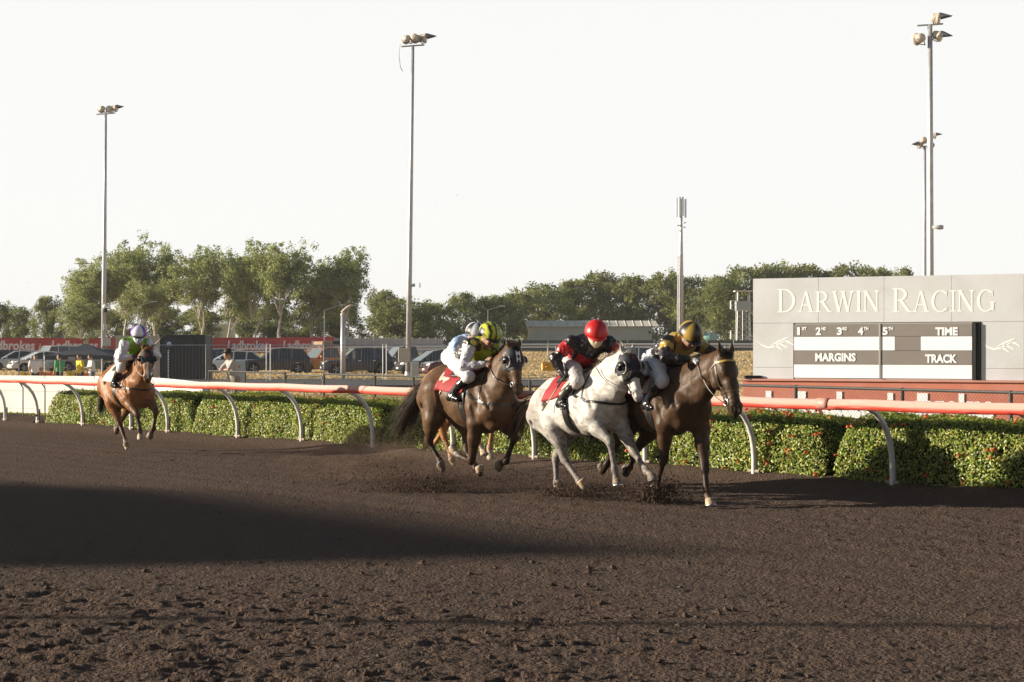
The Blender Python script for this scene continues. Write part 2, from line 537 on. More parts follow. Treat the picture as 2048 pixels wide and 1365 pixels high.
# ------------------------------------------------------------------ running rail
def mat_rail():
    m = bpy.data.materials.new("rail_plastic"); m.use_nodes = True
    nt = m.node_tree; b = nt.nodes["Principled BSDF"]; b.inputs["Roughness"].default_value = .75
    b.inputs["Specular IOR Level"].default_value = .25
    tc = nd(nt, "ShaderNodeTexCoord"); sp = nd(nt, "ShaderNodeSeparateXYZ"); at_ = nd(nt, "ShaderNodeAttribute", attribute_name="Col")
    mp = nd(nt, "ShaderNodeMapping"); mp.inputs["Scale"].default_value = (1.2, 1.2, 26)
    nz = nd(nt, "ShaderNodeTexNoise"); nz.inputs["Scale"].default_value = 2.5; nz.inputs["Detail"].default_value = 9; nz.inputs["Roughness"].default_value = .7
    nt.links.new(tc.outputs["Object"], mp.inputs[0]); nt.links.new(mp.outputs[0], nz.inputs["Vector"])
    mr = nd(nt, "ShaderNodeMapRange"); mr.inputs[1].default_value = .52; mr.inputs[2].default_value = .66; mr.inputs[4].default_value = .55
    nt.links.new(nz.outputs["Fac"], mr.inputs[0])
    mx = nd(nt, "ShaderNodeMix", data_type='RGBA'); mx.inputs[7].default_value = (.64, .47, .41, 1)
    nt.links.new(mr.outputs[0], mx.inputs[0]); nt.links.new(at_.outputs["Color"], mx.inputs[6]); nt.links.new(mx.outputs[2], b.inputs["Base Color"])
    return m
M_RAIL = mat_rail()
M_POST = mat("post_white", (.66, .64, .61), rough=.5, dirt=(.22, .15, .10), dscale=3.0, damt=.5, var=.1, vscale=5)
M_FOOT = mat("post_foot", (.30, .24, .19), rough=.7, dirt=(.1, .07, .05), dscale=9, damt=.7)
M_SLEEVE = mat("rail_sleeve", (.58, .27, .21), rough=.55, var=.2, vscale=9)
OVER, RAILZ = .48, 1.065
rail = thing("running_rail", "faded coral red plastic running rail along the hedge", "rail", rail_pt(0, 0, 0))
rail_inv = -Vector(rail.location)
post_px = [10, 75, 165, 262, 335, 475, 603, 745, 905, 1068, 1290, 1508, 1785]
ts = [rail_t(p) for p in post_px]
ts = [ts[0]-2.2*i for i in range(8, 0, -1)] + ts + [ts[-1]+2.15, ts[-1]+4.3, ts[-1]+6.4]
# the tube itself, in lengths that meet at sleeves
cuts = [-46.0] + [rail_t(p, OVER) for p in (-260, 215, 870, 1648)] + [10.0]
for i in range(len(cuts)-1):
    n, seg = 14, 40
    V, C, Q = [], [], []
    for s in range(seg+1):
        t = cuts[i]+.012 + (cuts[i+1]-cuts[i]-.024)*s/seg
        sag = -.012*abs(math.sin(t*1.45)) + .006*math.sin(t*.37)
        for k in range(n):
            a = 2*math.pi*k/n
            p = rail_pt(t, OVER + .052*math.cos(a), RAILZ + sag + .068*math.sin(a))
            V.append(p + rail_inv)
            h = math.sin(a)
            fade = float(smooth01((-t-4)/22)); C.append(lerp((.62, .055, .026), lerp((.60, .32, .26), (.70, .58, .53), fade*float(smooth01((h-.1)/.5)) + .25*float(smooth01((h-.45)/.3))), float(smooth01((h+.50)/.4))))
    for s in range(seg):
        for k in range(n): Q.append((s*n+k, s*n+(k+1) % n, (s+1)*n+(k+1) % n, (s+1)*n+k))
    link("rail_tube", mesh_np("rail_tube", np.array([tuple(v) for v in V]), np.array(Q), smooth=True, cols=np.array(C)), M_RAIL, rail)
for c in cuts[1:-1]:
    mb = MB(); pts = [rail_pt(c+o, OVER, RAILZ) + rail_inv for o in (-.09, -.03, .03, .09)]
    mb.tube(pts, [.066, .070, .070, .066], 12).build("rail_sleeve", M_SLEEVE, rail, smooth=True)
for t in ts:
    base = rail_pt(t, 0, 0); gz = track_z(base.x, base.y)
    pts = []
    prof = [(0, 0), (.0, .12), (.0, .30), (.012, .45), (.045, .60), (.11, .75), (.20, .87), (.32, .965), (.42, 1.015), (OVER, 1.03)]
    for (o, z) in prof:
        pts.append(rail_pt(t, o, z) + rail_inv)
    po = MB().tube(pts, [.034]*3 + [.036]*4 + [.034]*3, 10).build("post", M_POST, rail, smooth=True)
    ft = MB()
    ft.tube([rail_pt(t, -.05, gz-.05) + rail_inv, rail_pt(t, -.05, .40) + rail_inv], .016, 8)
    ft.tube([rail_pt(t-.10, -.0, gz+.03) + rail_inv, rail_pt(t+.10, 0, gz+.03) + rail_inv], .022, 8)
    ft.build("stake", M_FOOT, po)

# ------------------------------------------------------------------ clipped ixora hedge
M_LEAFH = mat_leaf("hedge_leaf", rough=.42, transl=.35)
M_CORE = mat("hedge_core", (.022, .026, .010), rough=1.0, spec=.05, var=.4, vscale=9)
M_FLOWER = mat_leaf("ixora_flower", rough=.6, transl=.2)
rs = np.random.RandomState(7)
def flower_mesh(k):
    r = np.random.RandomState(k); V, Q, C = [], [], []
    for i in range(22):
        d = r.normal(size=3); d[2] = abs(d[2])+.2; d /= np.linalg.norm(d)
        p = d*.036*r.uniform(.6, 1); a = np.cross(d, r.normal(size=3)); a /= np.linalg.norm(a); b = np.cross(d, a)
        s = .012; i0 = len(V)
        V += [p-a*s, p-b*s, p+a*s, p+b*s]; Q.append((i0, i0+1, i0+2, i0+3))
        C.append(arr((.62, .10, .035))*r.uniform(.6, 1.2) + arr((0, .05, .0))*r.random())
    return mesh_np("flower", np.array(V), np.array(Q), fcols=np.array(C))
FLOW = [flower_mesh(k) for k in range(4)]
for m_ in FLOW: m_.materials.append(M_FLOWER)

def make_hedge(label, t0, t1, h0, w0, red, seed, top=.0):
    """Clipped hedge from t0 to t1 along the rail (t grows towards the camera)."""
    r = np.random.RandomState(seed); L = t1 - t0
    base = rail_pt((t0+t1)/2, -.12 - w0/2, 0)
    root = thing("hedge", label, "hedge", base, group="clipped hedges behind the running rail")
    def P3(t, s, z): return rail_pt(t, -.12 - s, z) - Vector(base)
    def prof(t, a):
        """a in 0..1 walks up the front, over the top and down the back. returns s, z, normal(s,z)."""
        H = h0 * (1 + .10*(vnoise(np.array(t*.7), np.array(seed*1.3), 3) - .5)) * (1 - .55*max(0, 1-(t-t0)/.35)**2.2 - .45*max(0, 1-(t1-t)/.30)**2.2)
        q = .26; segs = [H-q, q*1.571, w0-2*q, q*1.571, H-q]; tot = sum(segs); d = a*tot
        if d < segs[0]: return 0.0, d, (-1, 0)
        d -= segs[0]
        if d < segs[1]: th = d/q; return q-q*math.cos(th), H-q+q*math.sin(th), (-math.cos(th), math.sin(th))
        d -= segs[1]
        if d < segs[2]: return q+d, H, (0, 1)
        d -= segs[2]
        if d < segs[3]: th = d/q; return w0-q+q*math.sin(th), H-q+q*math.cos(th), (math.sin(th), math.cos(th))
        d -= segs[3]; return w0, H-q-d, (1, 0)
    def lump(t, a): return .20*(fbm(np.array(t*1.15), np.array(a*3.0+seed), 3, seed) - .5) + .05*(vnoise(np.array(t*4.5), np.array(a*11.0), seed+9)-.5)
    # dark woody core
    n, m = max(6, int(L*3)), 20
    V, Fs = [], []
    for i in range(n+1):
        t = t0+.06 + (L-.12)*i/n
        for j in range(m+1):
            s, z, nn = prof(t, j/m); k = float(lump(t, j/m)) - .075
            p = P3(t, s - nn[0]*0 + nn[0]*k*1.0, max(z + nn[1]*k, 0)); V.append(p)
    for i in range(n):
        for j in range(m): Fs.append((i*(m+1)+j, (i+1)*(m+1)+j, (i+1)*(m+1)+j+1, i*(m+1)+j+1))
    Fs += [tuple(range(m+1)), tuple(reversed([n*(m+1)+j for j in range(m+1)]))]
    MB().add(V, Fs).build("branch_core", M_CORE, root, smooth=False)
    # leaves
    N = int(L * 2.75 * 2600)
    def prof_v(t, a):
        H = h0 * (1 + .10*(vnoise(t*.7, np.full_like(t, seed*1.3), 3) - .5)) * (1 - .55*np.maximum(0, 1-(t-t0)/.35)**2.2 - .45*np.maximum(0, 1-(t1-t)/.30)**2.2)
        q = .26; qa = q*1.571; d = a*(2*(H-q) + 2*qa + w0-2*q)
        c1 = H-q; c2 = c1+qa; c3 = c2+w0-2*q; c4 = c3+qa
        th1 = np.clip((d-c1)/q, 0, 1.571); th2 = np.clip((d-c3)/q, 0, 1.571)
        S = np.where(d < c1, 0, np.where(d < c2, q-q*np.cos(th1), np.where(d < c3, q+d-c2, np.where(d < c4, w0-q+q*np.sin(th2), w0))))
        Z = np.where(d < c1, d, np.where(d < c2, H-q+q*np.sin(th1), np.where(d < c3, H, np.where(d < c4, H-q+q*np.cos(th2), H-q-(d-c4)))))
        NS = np.where(d < c1, -1, np.where(d < c2, -np.cos(th1), np.where(d < c3, 0, np.where(d < c4, np.sin(th2), 1))))
        NZ = np.where(d < c1, 0, np.where(d < c2, np.sin(th1), np.where(d < c3, 1, np.where(d < c4, np.cos(th2), 0))))
        return S, Z, NS, NZ
    def lump_v(t, a): return .20*(fbm(t*1.15, a*3.0+seed, 3, seed) - .5) + .05*(vnoise(t*4.5, a*11.0, seed+9)-.5)
    A, U, W = np.array(RDIR), np.array((0, 0, 1.0)), np.array(-RNRM)
    a_ = r.random_sample(N)**.95*.80; t_ = t0 + L*r.random_sample(N); dep = r.random_sample(N)**1.5*.085
    S, Z, NS, NZ = prof_v(t_, a_)
    k = lump_v(t_, a_) - dep + np.where(r.random_sample(N) < .06, .03, 0)
    endm = r.random_sample(N) < min(.25, .35/L)
    te = np.where(r.random_sample(N) < .5, t0 + dep, t1 - dep); te = np.clip(te, t0+.02, t1-.02)
    S2, Z2, _, _ = prof_v(te, r.random_sample(N)); cz = r.random_sample(N)
    t_ = np.where(endm, te, t_); S = np.where(endm, S2*cz + w0/2*(1-cz), S + NS*k); Z = np.where(endm, Z2*(.25+.75*cz), Z + NZ*k)
    NS = np.where(endm, 0, NS); NZ = np.where(endm, .2, NZ)
    org = np.array(rail_pt(0, 0, 0)) - np.array(base); org[2] = 0
    Pp = org + t_[:, None]*A + (.12 + S)[:, None]*W + np.maximum(Z, .01)[:, None]*U
    def nrmz(v): return v/np.linalg.norm(v, axis=1, keepdims=True)
    nv = nrmz(W*NS[:, None] + U*NZ[:, None] + r.normal(size=(N, 3))*.5 + U*.2)
    d = nrmz(np.cross(nv, r.normal(size=(N, 3)))); b = np.cross(nv, d)
    l = r.uniform(.014, .030, (N, 1)); w = l*r.uniform(.36, .5, (N, 1))
    V = np.stack([Pp - d*l, Pp + b*w + nv*.006, Pp + d*l, Pp - b*w + nv*.006], 1).reshape(-1, 3)
    g = r.random_sample((N, 1)); C = arr((.13, .215, .030))*(1-g) + arr((.36, .45, .07))*g
    tip = np.maximum(0, 1 - dep/.05); g2 = r.random_sample((N, 1))
    C = np.where((r.random_sample(N) < .42*tip)[:, None], arr((.50, .52, .10))*(1-g2) + arr((.64, .60, .16))*g2, C)
    C = np.where((r.random_sample(N) < .06)[:, None], arr((.28, .14, .045)), C)*r.uniform(.7, 1.2, (N, 1))
    Qh = np.arange(N*4).reshape(N, 4)
    fo = link("foliage", mesh_np("hedge_foliage", V, Qh, fcols=C), M_LEAFH, root)
    fo["kind"] = "stuff"
    # flower heads, each its own
    for i in range(int(L*red)):
        t = t0 + L*r.random(); a = r.random()**1.0*.62 if r.random() < .85 else r.random()*.8
        s, z, nn = prof(t, a); k = float(lump(t, a)) + .015
        o = link("flower_cluster", FLOW[r.randint(4)], None, root)
        o.location = P3(t, s + nn[0]*k, max(.03, z + nn[1]*k))
        o.rotation_euler = (r.uniform(-.6, .6), r.uniform(-.6, .6), r.uniform(0, 6)); o.scale = (r.uniform(.7, 1.15),)*3
    return root
hb = [rail_t(p, -.15) for p in (96, 388, 765, 1210, 1662, 2420)]
make_hedge("leftmost hedge, its rounded end by the white wall", hb[0], hb[1]-.10, .84, 1.15, 3, 1)
make_hedge("hedge between the trailing bay and the tall light mast", hb[1]+.05, hb[2]-.05, .85, 1.15, 5, 2)
make_hedge("hedge behind the dark horse in the M H hood", hb[2]+.03, hb[3]-.04, .85, 1.10, 5, 3)
make_hedge("red flowered hedge behind the legs of the leading dark horse", hb[3]+.03, hb[4]-.10, .85, 1.10, 22, 4)
make_hedge("rightmost red flowered hedge below the scoreboard", hb[4]+.06, hb[5], .88, 1.15, 15, 5)
# ------------------------------------------------------------------ scoreboard
M_PANEL = mat("board_panel", (.55, .555, .58), rough=.5, spec=.4, var=.06, vscale=.8, dirt=(.46, .45, .45), dscale=1.1, damt=.6, bump=.15, bscale=3, bdist=.01)
M_PANEL2 = mat("board_panel_tan", (.20, .175, .16), rough=.6, var=.06, vscale=1.5)
M_SLOT = mat("board_slot_white", (.80, .82, .86), rough=.55, var=.03, vscale=2)
M_CREAM = mat("board_lettering_cream", (.76, .79, .77), rough=.55)
M_BASE = mat("board_base_coral", (.46, .15, .10), rough=.7, var=.10, vscale=2.2, dirt=(.45, .22, .17), dscale=2.5, damt=.4)
M_FRAME = mat("board_frame", (.36, .35, .34), rough=.5)
M_BLACKM = mat("black_metal", (.012, .012, .014), rough=.5)
YL, YR_ = 42.0, 39.2
SBL = at(1506, 700, YL); SBR = at(2048, 700, YR_)
sdir = Vector((SBR.x-SBL.x, SBR.y-SBL.y, 0)); SBW = sdir.length; sdir.normalize()
snrm = Vector((sdir.y, -sdir.x, 0)); snrm = snrm if snrm.y < 0 else -snrm     # out of the face, to the track
def SB(u, v, w=0.0):       # u metres along the face from its left end, v height, w out of the face
    p = Vector((SBL.x, SBL.y, 0)) + sdir*u + snrm*w
    return Vector((p.x, p.y, v))
def SBu(px):               # face coordinate of a photo column
    k = (px-1024)/FPX; return (k*SBL.y - SBL.x)/(sdir.x - k*sdir.y)
def SBv(px, py):
    p = SB(SBu(px), 0); return EYE - (py-HORIZON)/FPX*p.y
board = thing("scoreboard", "long grey scoreboard with cream serif lettering standing on a coral base", "scoreboard", SB(4, 0, -.3))
binv = -Vector(board.location)
def bbox(name, u0, u1, v0, v1, w0, w1, m, parent=None, bevel=0):
    mb = MB(); V = [SB(u, v, w) + binv for w in (w0, w1) for v in (v0, v1) for u in (u0, u1)]
    mb.add(V, [(0, 2, 3, 1), (4, 5, 7, 6), (0, 1, 5, 4), (2, 6, 7, 3), (0, 4, 6, 2), (1, 3, 7, 5)])
    return mb.build(name, m, parent or board, bevel=bevel)
UE = SBu(2140)
VT = SBv(1506, 558); VB = SBv(1506, 757.5); VM = SBv(1512, 647)
bbox("back_box", 0.03, UE-.03, VB+.02, VT-.03, -.55, -.035, M_FRAME)
g_ = .003
for a_, b_ in ((1506, 1637), (1637, 1768), (1768, 1903), (1903, 2048), (2048, 2140)):
    bbox("panel", SBu(a_)+g_, SBu(b_)-g_, VM+g_, VT, -.03, 0, M_PANEL)
U0, U1, U2, U3 = SBu(1588.5), SBu(1760), SBu(1944), SBu(1962.5)
vl = SBv(1506, 735)
for (a_, b_) in ((0, U0-.02), (U3, SBu(2048)), (SBu(2048), UE)):
    bbox("panel", a_+g_, b_-g_, vl+g_, VM-g_, -.03, 0, M_PANEL)
    bbox("panel", a_+g_, b_-g_, VB, vl-g_, -.03, 0, M_PANEL)
    if a_ == 0:
        for v in (VM-.3, VM-.6): pass
bbox("display_tray", U0-.015, U2+.01, VB-.02, VM-.012, -.20, -.02, M_FRAME)
bbox("side_slot", U2+.012, U3-.012, VB-.03, VM-.004, -.25, .02, M_BLACKM)
bbox("side_slot_flap", U2+.05, U2+.10, VB-.01, VM-.02, .02, .09, M_BLACKM)
rows = [(649, 674), (674, 701.5), (701.5, 729), (729, 756)]
def rowv(i): return SBv(1590, rows[i][1]), SBv(1590, rows[i][0])
for (ua, ub, side) in ((U0, U1-.02, 0), (U1+.02, U2, 1)):
    for i in range(4):
        v0, v1 = rowv(i)
        if i in (0, 2): bbox("display_panel", ua, ub, v0+.004, v1-.004, -.012, .012, M_PANEL2)
        elif i == 3 or side == 0: bbox("display_panel", ua, ub, v0+.004, v1-.004, -.014, .009, M_SLOT)
        else:
            c1, c2 = SBu(1789.5), SBu(1841.5)
            bbox("display_panel", ua, c1, v0+.004, v1-.004, -.014, .009, M_SLOT)
            bbox("display_panel", c1+.004, c2-.004, v0+.004, v1-.004, -.012, .012, M_PANEL2)
            bbox("display_panel", c2, ub, v0+.004, v1-.004, -.014, .009, M_SLOT)
bbox("display_mullion", U1-.018, U1+.018, rowv(3)[0], rowv(0)[1], -.012, .03, M_FRAME)
# sans lettering
def btext(txt, px0, px1, py0, py1, m=M_SLOT, bold=.012):
    u0, u1 = SBu(px0), SBu(px1); pm = (px0+px1)/2; v0, v1 = SBv(pm, py1), SBv(pm, py0)
    cu = bpy.data.curves.new("t", 'FONT'); cu.body = txt; cu.size = 1; cu.offset = bold*2.2; cu.resolution_u = 3; cu.extrude = .002
    ob = bpy.data.objects.new("t", cu); COL.objects.link(ob); bpy.context.view_layer.update()
    me = bpy.data.meshes.new_from_object(ob.evaluated_get(bpy.context.evaluated_depsgraph_get()))
    bpy.data.objects.remove(ob); bpy.data.curves.remove(cu)
    xs_ = [v.co.x for v in me.vertices]; ys_ = [v.co.y for v in me.vertices]
    x0, x1, y0, y1 = min(xs_), max(xs_), min(ys_), max(ys_)
    for v in me.vertices:
        v.co = SB(u0 + (v.co.x-x0)/(x1-x0)*(u1-u0), v0 + (v.co.y-y0)/(y1-y0)*(v1-v0), .020 + v.co.z) + binv
    me.name = "lettering"; me.materials.clear()
    return link("lettering", me, m, board)
for d_, sfx, px in (("1", "ST", 1593), ("2", "ND", 1632), ("3", "RD", 1674), ("4", "TH", 1716.5), ("5", "TH", 1765.5)):
    btext(d_, px+(2 if d_ == "1" else 0), px+(7.5 if d_ == "1" else 10.5), 655, 670.5, bold=.018); btext(sfx, px+11.5, px+21, 654.5, 661, bold=.022)
btext("TIME", 1871, 1916, 655, 671.5, bold=.02); btext("MARGINS", 1631, 1712, 706.5, 723.5, bold=.02); btext("TRACK", 1851, 1914.5, 709, 726.5, bold=.02)
# serif lettering, drawn stroke by stroke
class Serif:
    def __init__(self, mb, fn): self.mb, self.fn, self.w = mb, fn, 0.003
    def poly(self, pts):
        self.w += .00006
        ar = sum(pts[i][0]*pts[(i+1) % len(pts)][1]-pts[(i+1) % len(pts)][0]*pts[i][1] for i in range(len(pts)))
        if ar < 0: pts = pts[::-1]
        self.mb.prism(pts, self.w, self.fn)
    def bar(self, x0, y0, x1, y1, t):     # diagonal or vertical stroke with level ends, t = horizontal width
        self.poly([(x0-t/2, y0), (x0+t/2, y0), (x1+t/2, y1), (x1-t/2, y1)])
    def serif(self, x, y, w, up):         # bracketed slab at the end of a stem
        s = 1 if up else -1
        self.poly([(x-w/2, y), (x+w/2, y), (x+w/2, y+s*.03), (x+.06, y+s*.055), (x+.045, y+s*.10), (x-.045, y+s*.10), (x-.06, y+s*.055), (x-w/2, y+s*.03)])
    def stem(self, x, y0, y1, t=.125, sw=.30):
        self.bar(x, y0, x, y1, t); self.serif(x, y0, sw, True); self.serif(x, y1, sw, False)
    def arc(self, cx, cy, rx, ry, a0, a1, tmax, tmin, n=14):
        for i in range(n):
            A, B = a0+(a1-a0)*i/n, a0+(a1-a0)*(i+1)/n
            def pt(a, o):
                t = tmin+(tmax-tmin)*abs(math.cos(a))**1.3
                return (cx+(rx-o*t)*math.cos(a), cy+(ry-o*t)*math.sin(a))
            self.poly([pt(A, 0), pt(B, 0), pt(B, 1), pt(A, 1)])
    def letter(self, c):
        p = math.pi
        if c == 'I': self.stem(.16, 0, 1); return .32
        if c == 'D':
            self.stem(.15, 0, 1); self.arc(.30, .5, .52, .5, -p/2, p/2, .14, .045)
            self.poly([(.2, .955), (.31, .955), (.31, 1), (.2, 1)]); self.poly([(.2, 0), (.31, 0), (.31, .045), (.2, .045)]); return .86
        if c == 'R':
            self.stem(.15, 0, 1); self.arc(.30, .74, .33, .26, -p/2, p/2, .13, .045)
            self.poly([(.2, .955), (.31, .955), (.31, 1), (.2, 1)]); self.poly([(.2, .48), (.32, .48), (.32, .525), (.2, .525)])
            self.bar(.36, .50, .70, .04, .15); self.poly([(.62, .0), (.86, .0), (.86, .03), (.74, .05), (.66, .10)]); return .80
        if c == 'A':
            self.bar(.14, 0, .41, 1, .06); self.bar(.70, 0, .42, 1, .145); self.poly([(.23, .32), (.60, .32), (.60, .37), (.24, .37)])
            self.serif(.14, 0, .24, True); self.serif(.70, 0, .30, True); return .84
        if c == 'N':
            self.stem(.14, 0, 1, .06, .26); self.bar(.14, 1, .72, 0, .16); self.bar(.72, 0, .72, 1, .06); self.serif(.72, 1, .26, False); return .86
        if c == 'W':
            self.bar(.12, 1, .36, 0, .14); self.bar(.36, 0, .58, .98, .06); self.bar(.56, 1, .80, 0, .14); self.bar(.80, 0, 1.02, 1, .06)
            for x in (.12, .56, 1.02): self.serif(x, 1, .26, False)
            return 1.12
        if c in 'CG':
            self.arc(.48, .5, .44, .52, p*.27, p*1.74, .14, .05, 22)
            self.poly([(.76, .98), (.79, .98), (.80, .72), (.76, .72)])
            if c == 'C': self.poly([(.76, .02), (.79, .06), (.82, .24), (.78, .24)]); return .86
            self.bar(.77, .06, .77, .42, .125); self.serif(.77, .45, .28, False); return .92
def serif_word(txt, px0, px1, py_base, py_small, py_big):
    u0, u1 = SBu(px0), SBu(px1); pm = (px0+px1)/2
    vb, vs, vB = SBv(pm, py_base), SBv(pm, py_small), SBv(pm, py_big)
    wid = []
    for i, c in enumerate(txt):
        s = Serif(MB(), lambda u, v, w: Vector((0, 0, 0))); wid.append(s.letter(c)*((vB-vb)/(vs-vb) if i == 0 else 1))
    k = (u1-u0)/sum(wid); x = u0
    for i, c in enumerate(txt):
        hh = (vB-vb) if i == 0 else (vs-vb); kx = k*((vB-vb)/(vs-vb) if i == 0 else 1)
        mb = MB(); s = Serif(mb, lambda u, v, w, x=x, kx=kx, hh=hh: SB(x+u*kx*.94, vb+v*hh, .002+w) + binv)
        s.letter(c); mb.build("letter", M_CREAM, board, recalc=True); x += wid[i]*k
serif_word("DARWIN", 1555, 1762, 624.5, 583, 577)
serif_word("RACING", 1785, 1994, 624, 581.5, 575.5)
# running-mane emblem either side of the display
def swoosh(cx, cy, s):
    for pts in ([(-40, -6), (-30, 3), (-16, 8), (-2, 5), (10, -2), (22, -9)], [(-12, 3), (2, -4), (14, -9), (26, -15)],
                [(0, -2), (12, 2), (24, 8)], [(12, -8), (26, -4), (36, 2)], [(-4, 4), (6, 8), (14, 14)]):
        mb = MB(); L_ = len(pts); V = []
        for i, (a, b) in enumerate(pts):
            th = 2.6*math.sin(math.pi*(i+.35)/(L_-.3))*s + .4
            px, py = cx+a*s, cy+b*s
            V += [SB(SBu(px), SBv(px, py-th), .004) + binv, SB(SBu(px), SBv(px, py+th*.4), .004) + binv]
        mb.add(V, [(2*i, 2*i+1, 2*i+3, 2*i+2) for i in range(L_-1)])
        o = mb.build("emblem_stroke", M_CREAM, board); so = o.modifiers.new("thickness", 'SOLIDIFY'); so.thickness = .004
swoosh(1553, 689, .95); swoosh(2005, 692, 1.0)
# rivets along the panel joins
mb = MB()
for px in (1637, 1768, 1903):
    for v in np.arange(VM+.08, VT, .22):
        for o in (-.03, .03):
            c0 = SB(SBu(px)+o, v, .001) + binv; mb.add([c0 + sdir*.008, c0 + Vector((0, 0, .008)), c0 - sdir*.008, c0 - Vector((0, 0, .008)), c0 + snrm*.005], [(0, 1, 4), (1, 2, 4), (2, 3, 4), (3, 0, 4)])
mb.build("rivets", M_FRAME, board)
# coral base with the sponsor's lettering
ub0, ub1 = SBu(1489), SBu(2120)
bbox("base_wall", ub0, ub1, -.1, VB-.045, -.50, .10, M_BASE)
bbox("base_cap", ub0-.03, ub1+.03, VB-.043, VB-.004, -.52, .16, mat("base_cap", (.48, .22, .17), rough=.7, var=.1, vscale=3))
for (a_, b_) in ((1535, 1746), (1778, 1990)):
    btl = btext("Ladbrokes", a_, b_, 783 if a_ < 1700 else 787, 836 if a_ < 1700 else 842, M_SLOT, bold=.03)
    for v in btl.data.vertices: v.co += snrm*.10
# spotlight on the base cap
MB().cbox((0, 0, 0), (.36, .18, .07)).build("floodlight", M_BLACKM, board, loc=SB(SBu(1507), VB+.035, .06) + binv)
# ------------------------------------------------------------------ masts, sheds, fences beyond the track
M_GALV = mat("galvanised_steel", (.46, .46, .46), rough=.45, metal=.35, var=.15, vscale=3)
M_LAMP = mat("lamp_housing", (.55, .47, .38), rough=.5, var=.2, vscale=8)
M_VISOR = mat("lamp_visor", (.12, .12, .14), rough=.5)
M_LENS = mat("lamp_lens", (.62, .60, .55), rough=.15)
M_BOXC = mat("cabinet_cream", (.52, .46, .36), rough=.6, var=.1, vscale=4)
M_BOXG = mat("cabinet_grey_green", (.46, .48, .44), rough=.6, var=.1, vscale=4)
M_DARKP = mat("dark_pipe", (.035, .033, .032), rough=.5, var=.3, vscale=10)

def flood(parent, p, aim, roll, s=1.0, visor=True, down=False):
    """One flood lamp: drum housing, rim, lens and a curved visor, on a yoke."""
    q = Vector(aim).to_track_quat('Z', 'Y').to_matrix().to_4x4(); M = Matrix.Translation(p) @ q @ Matrix.Scale(s, 4)
    hs_ = MB().lathe([(.10, -.42), (.20, -.40), (.24, -.25), (.24, -.12), (.31, -.02), (.31, .06)], 14, M=M).build("lamp_housing", M_LAMP, parent, smooth=True)
    MB().lathe([(.30, .05), (.29, .075), (.02, .09)], 14, M=M).build("lens", M_LENS, hs_, smooth=True)
    if visor:
        V = []
        for i in range(4):
            for k in range(9):
                a = math.pi*(.02 + .96*k/8)
                z = .05 + .62*i/3*(math.sin(a)**1.1)
                V.append(M @ Vector((.32*math.cos(a), -(.32 - .10*i/3)*math.sin(a) if down else (.32 - .10*i/3)*math.sin(a), z)))
        o = MB().add(V, [(i*9+k, i*9+k+1, (i+1)*9+k+1, (i+1)*9+k) for i in range(3) for k in range(8)]).build("visor", M_VISOR, hs_)
        so = o.modifiers.new("thickness", 'SOLIDIFY'); so.thickness = .02
    MB().tube([M @ Vector((.36, 0, -.12)), M @ Vector((.36, -.30, -.2)), M @ Vector((-.36, -.30, -.2)), M @ Vector((-.36, 0, -.12))], .03, 5).build("yoke", M_VISOR, hs_)

def mast(label, px_base, px_top, py_top, Y, r0, r1, heads, zb=None):
    b = at(px_base, 700, Y); zb = float(terrain_z(Y)) if zb is None else zb
    t = at(px_top, py_top, Y)
    root = thing("light_mast", label, "light mast", (b.x, Y, zb), group="tall floodlight masts")
    off = -Vector(root.location)
    MB().tube([Vector((b.x, Y, zb-.2)) + off, Vector((lerp(b, t, .33)[0], Y, lerp((0, 0, zb), t, .33)[2])) + off, Vector((lerp(b, t, .66)[0], Y, lerp((0, 0, zb), t, .66)[2])) + off, t + off], [r0, r0*.82+r1*.18, r0*.45+r1*.55, r1], 14).build("pole", M_GALV, root, smooth=True)
    MB().lathe([(r0*1.9, 0), (r0*1.9, .06), (r0*1.2, .08), (r0*1.1, .3)], 12).build("base_plate", M_GALV, root)
    top = t + off
    MB().tube([top + Vector((-.7, 0, -.05)), top + Vector((.7, 0, .05))], .05, 6).build("cross_arm", M_GALV, root)
    for (dx, dy, dz, aim, s, vis) in heads:
        flood(root, top + Vector((dx, dy, dz)), aim, 0, s, vis)
    return root, off, top
m2, o2, t2 = mast("tall floodlight mast in the middle, beside the parked cars, with a cream box", 816, 826, 92, 112, .17, .085,
    [(-.45, 0, .36, (-.5, .8, -.18), .9, False), (.15, -.1, .40, (.2, .9, -.25), .95, False), (.75, 0, .45, (.95, -.15, -.12), 1.0, True)])
cb = at(808, 711, 111.6) + o2
MB().cbox((0, 0, 0), (.68, .35, .86)).build("switch_box", M_BOXC, m2, bevel=.02, loc=cb)
MB().tube([t2 + Vector((-.78, 0, .1)), t2 + Vector((-.85, 0, -.6)), t2 + Vector((-.76, 0, -1.3)), t2 + Vector((-.62, 0, -1.55))], .018, 4).build("loose_cable", M_DARKP, m2)
fl_ = at(826, 571, 112) + o2
MB().tube([fl_ + Vector((-.2, 0, -.05)), fl_ + Vector((.12, 0, .02))], [.05, .11], 8).build("side_lamp", M_BOXG, m2); MB().cbox((0, 0, 0), (.05, .2, .28)).build("side_lamp_shade", M_BOXG, m2, loc=fl_ + Vector((.42, 0, .0)))
m1, o1, t1 = mast("tall floodlight mast on the left with a dome camera low down", 206.5, 211.5, 228, 142, .19, .09,
    [(-.35, 0, .32, (-.5, .7, -.2), .9, False), (.25, 0, .36, (.3, -.9, -.25), .9, False), (.8, 0, .42, (.95, -.2, -.1), .9, True)])
p_ = at(210.5, 618, 141.7) + o1
MB().lathe([(.02, -.28), (.14, -.22), (.17, -.05), (.17, .05)], 12, p_).build("dome_camera", M_BLACKM, m1, smooth=True); MB().lathe([(.18, .05), (.18, .25), (.05, .34)], 12, p_).build("camera_hood", M_SLOT, m1, smooth=True)
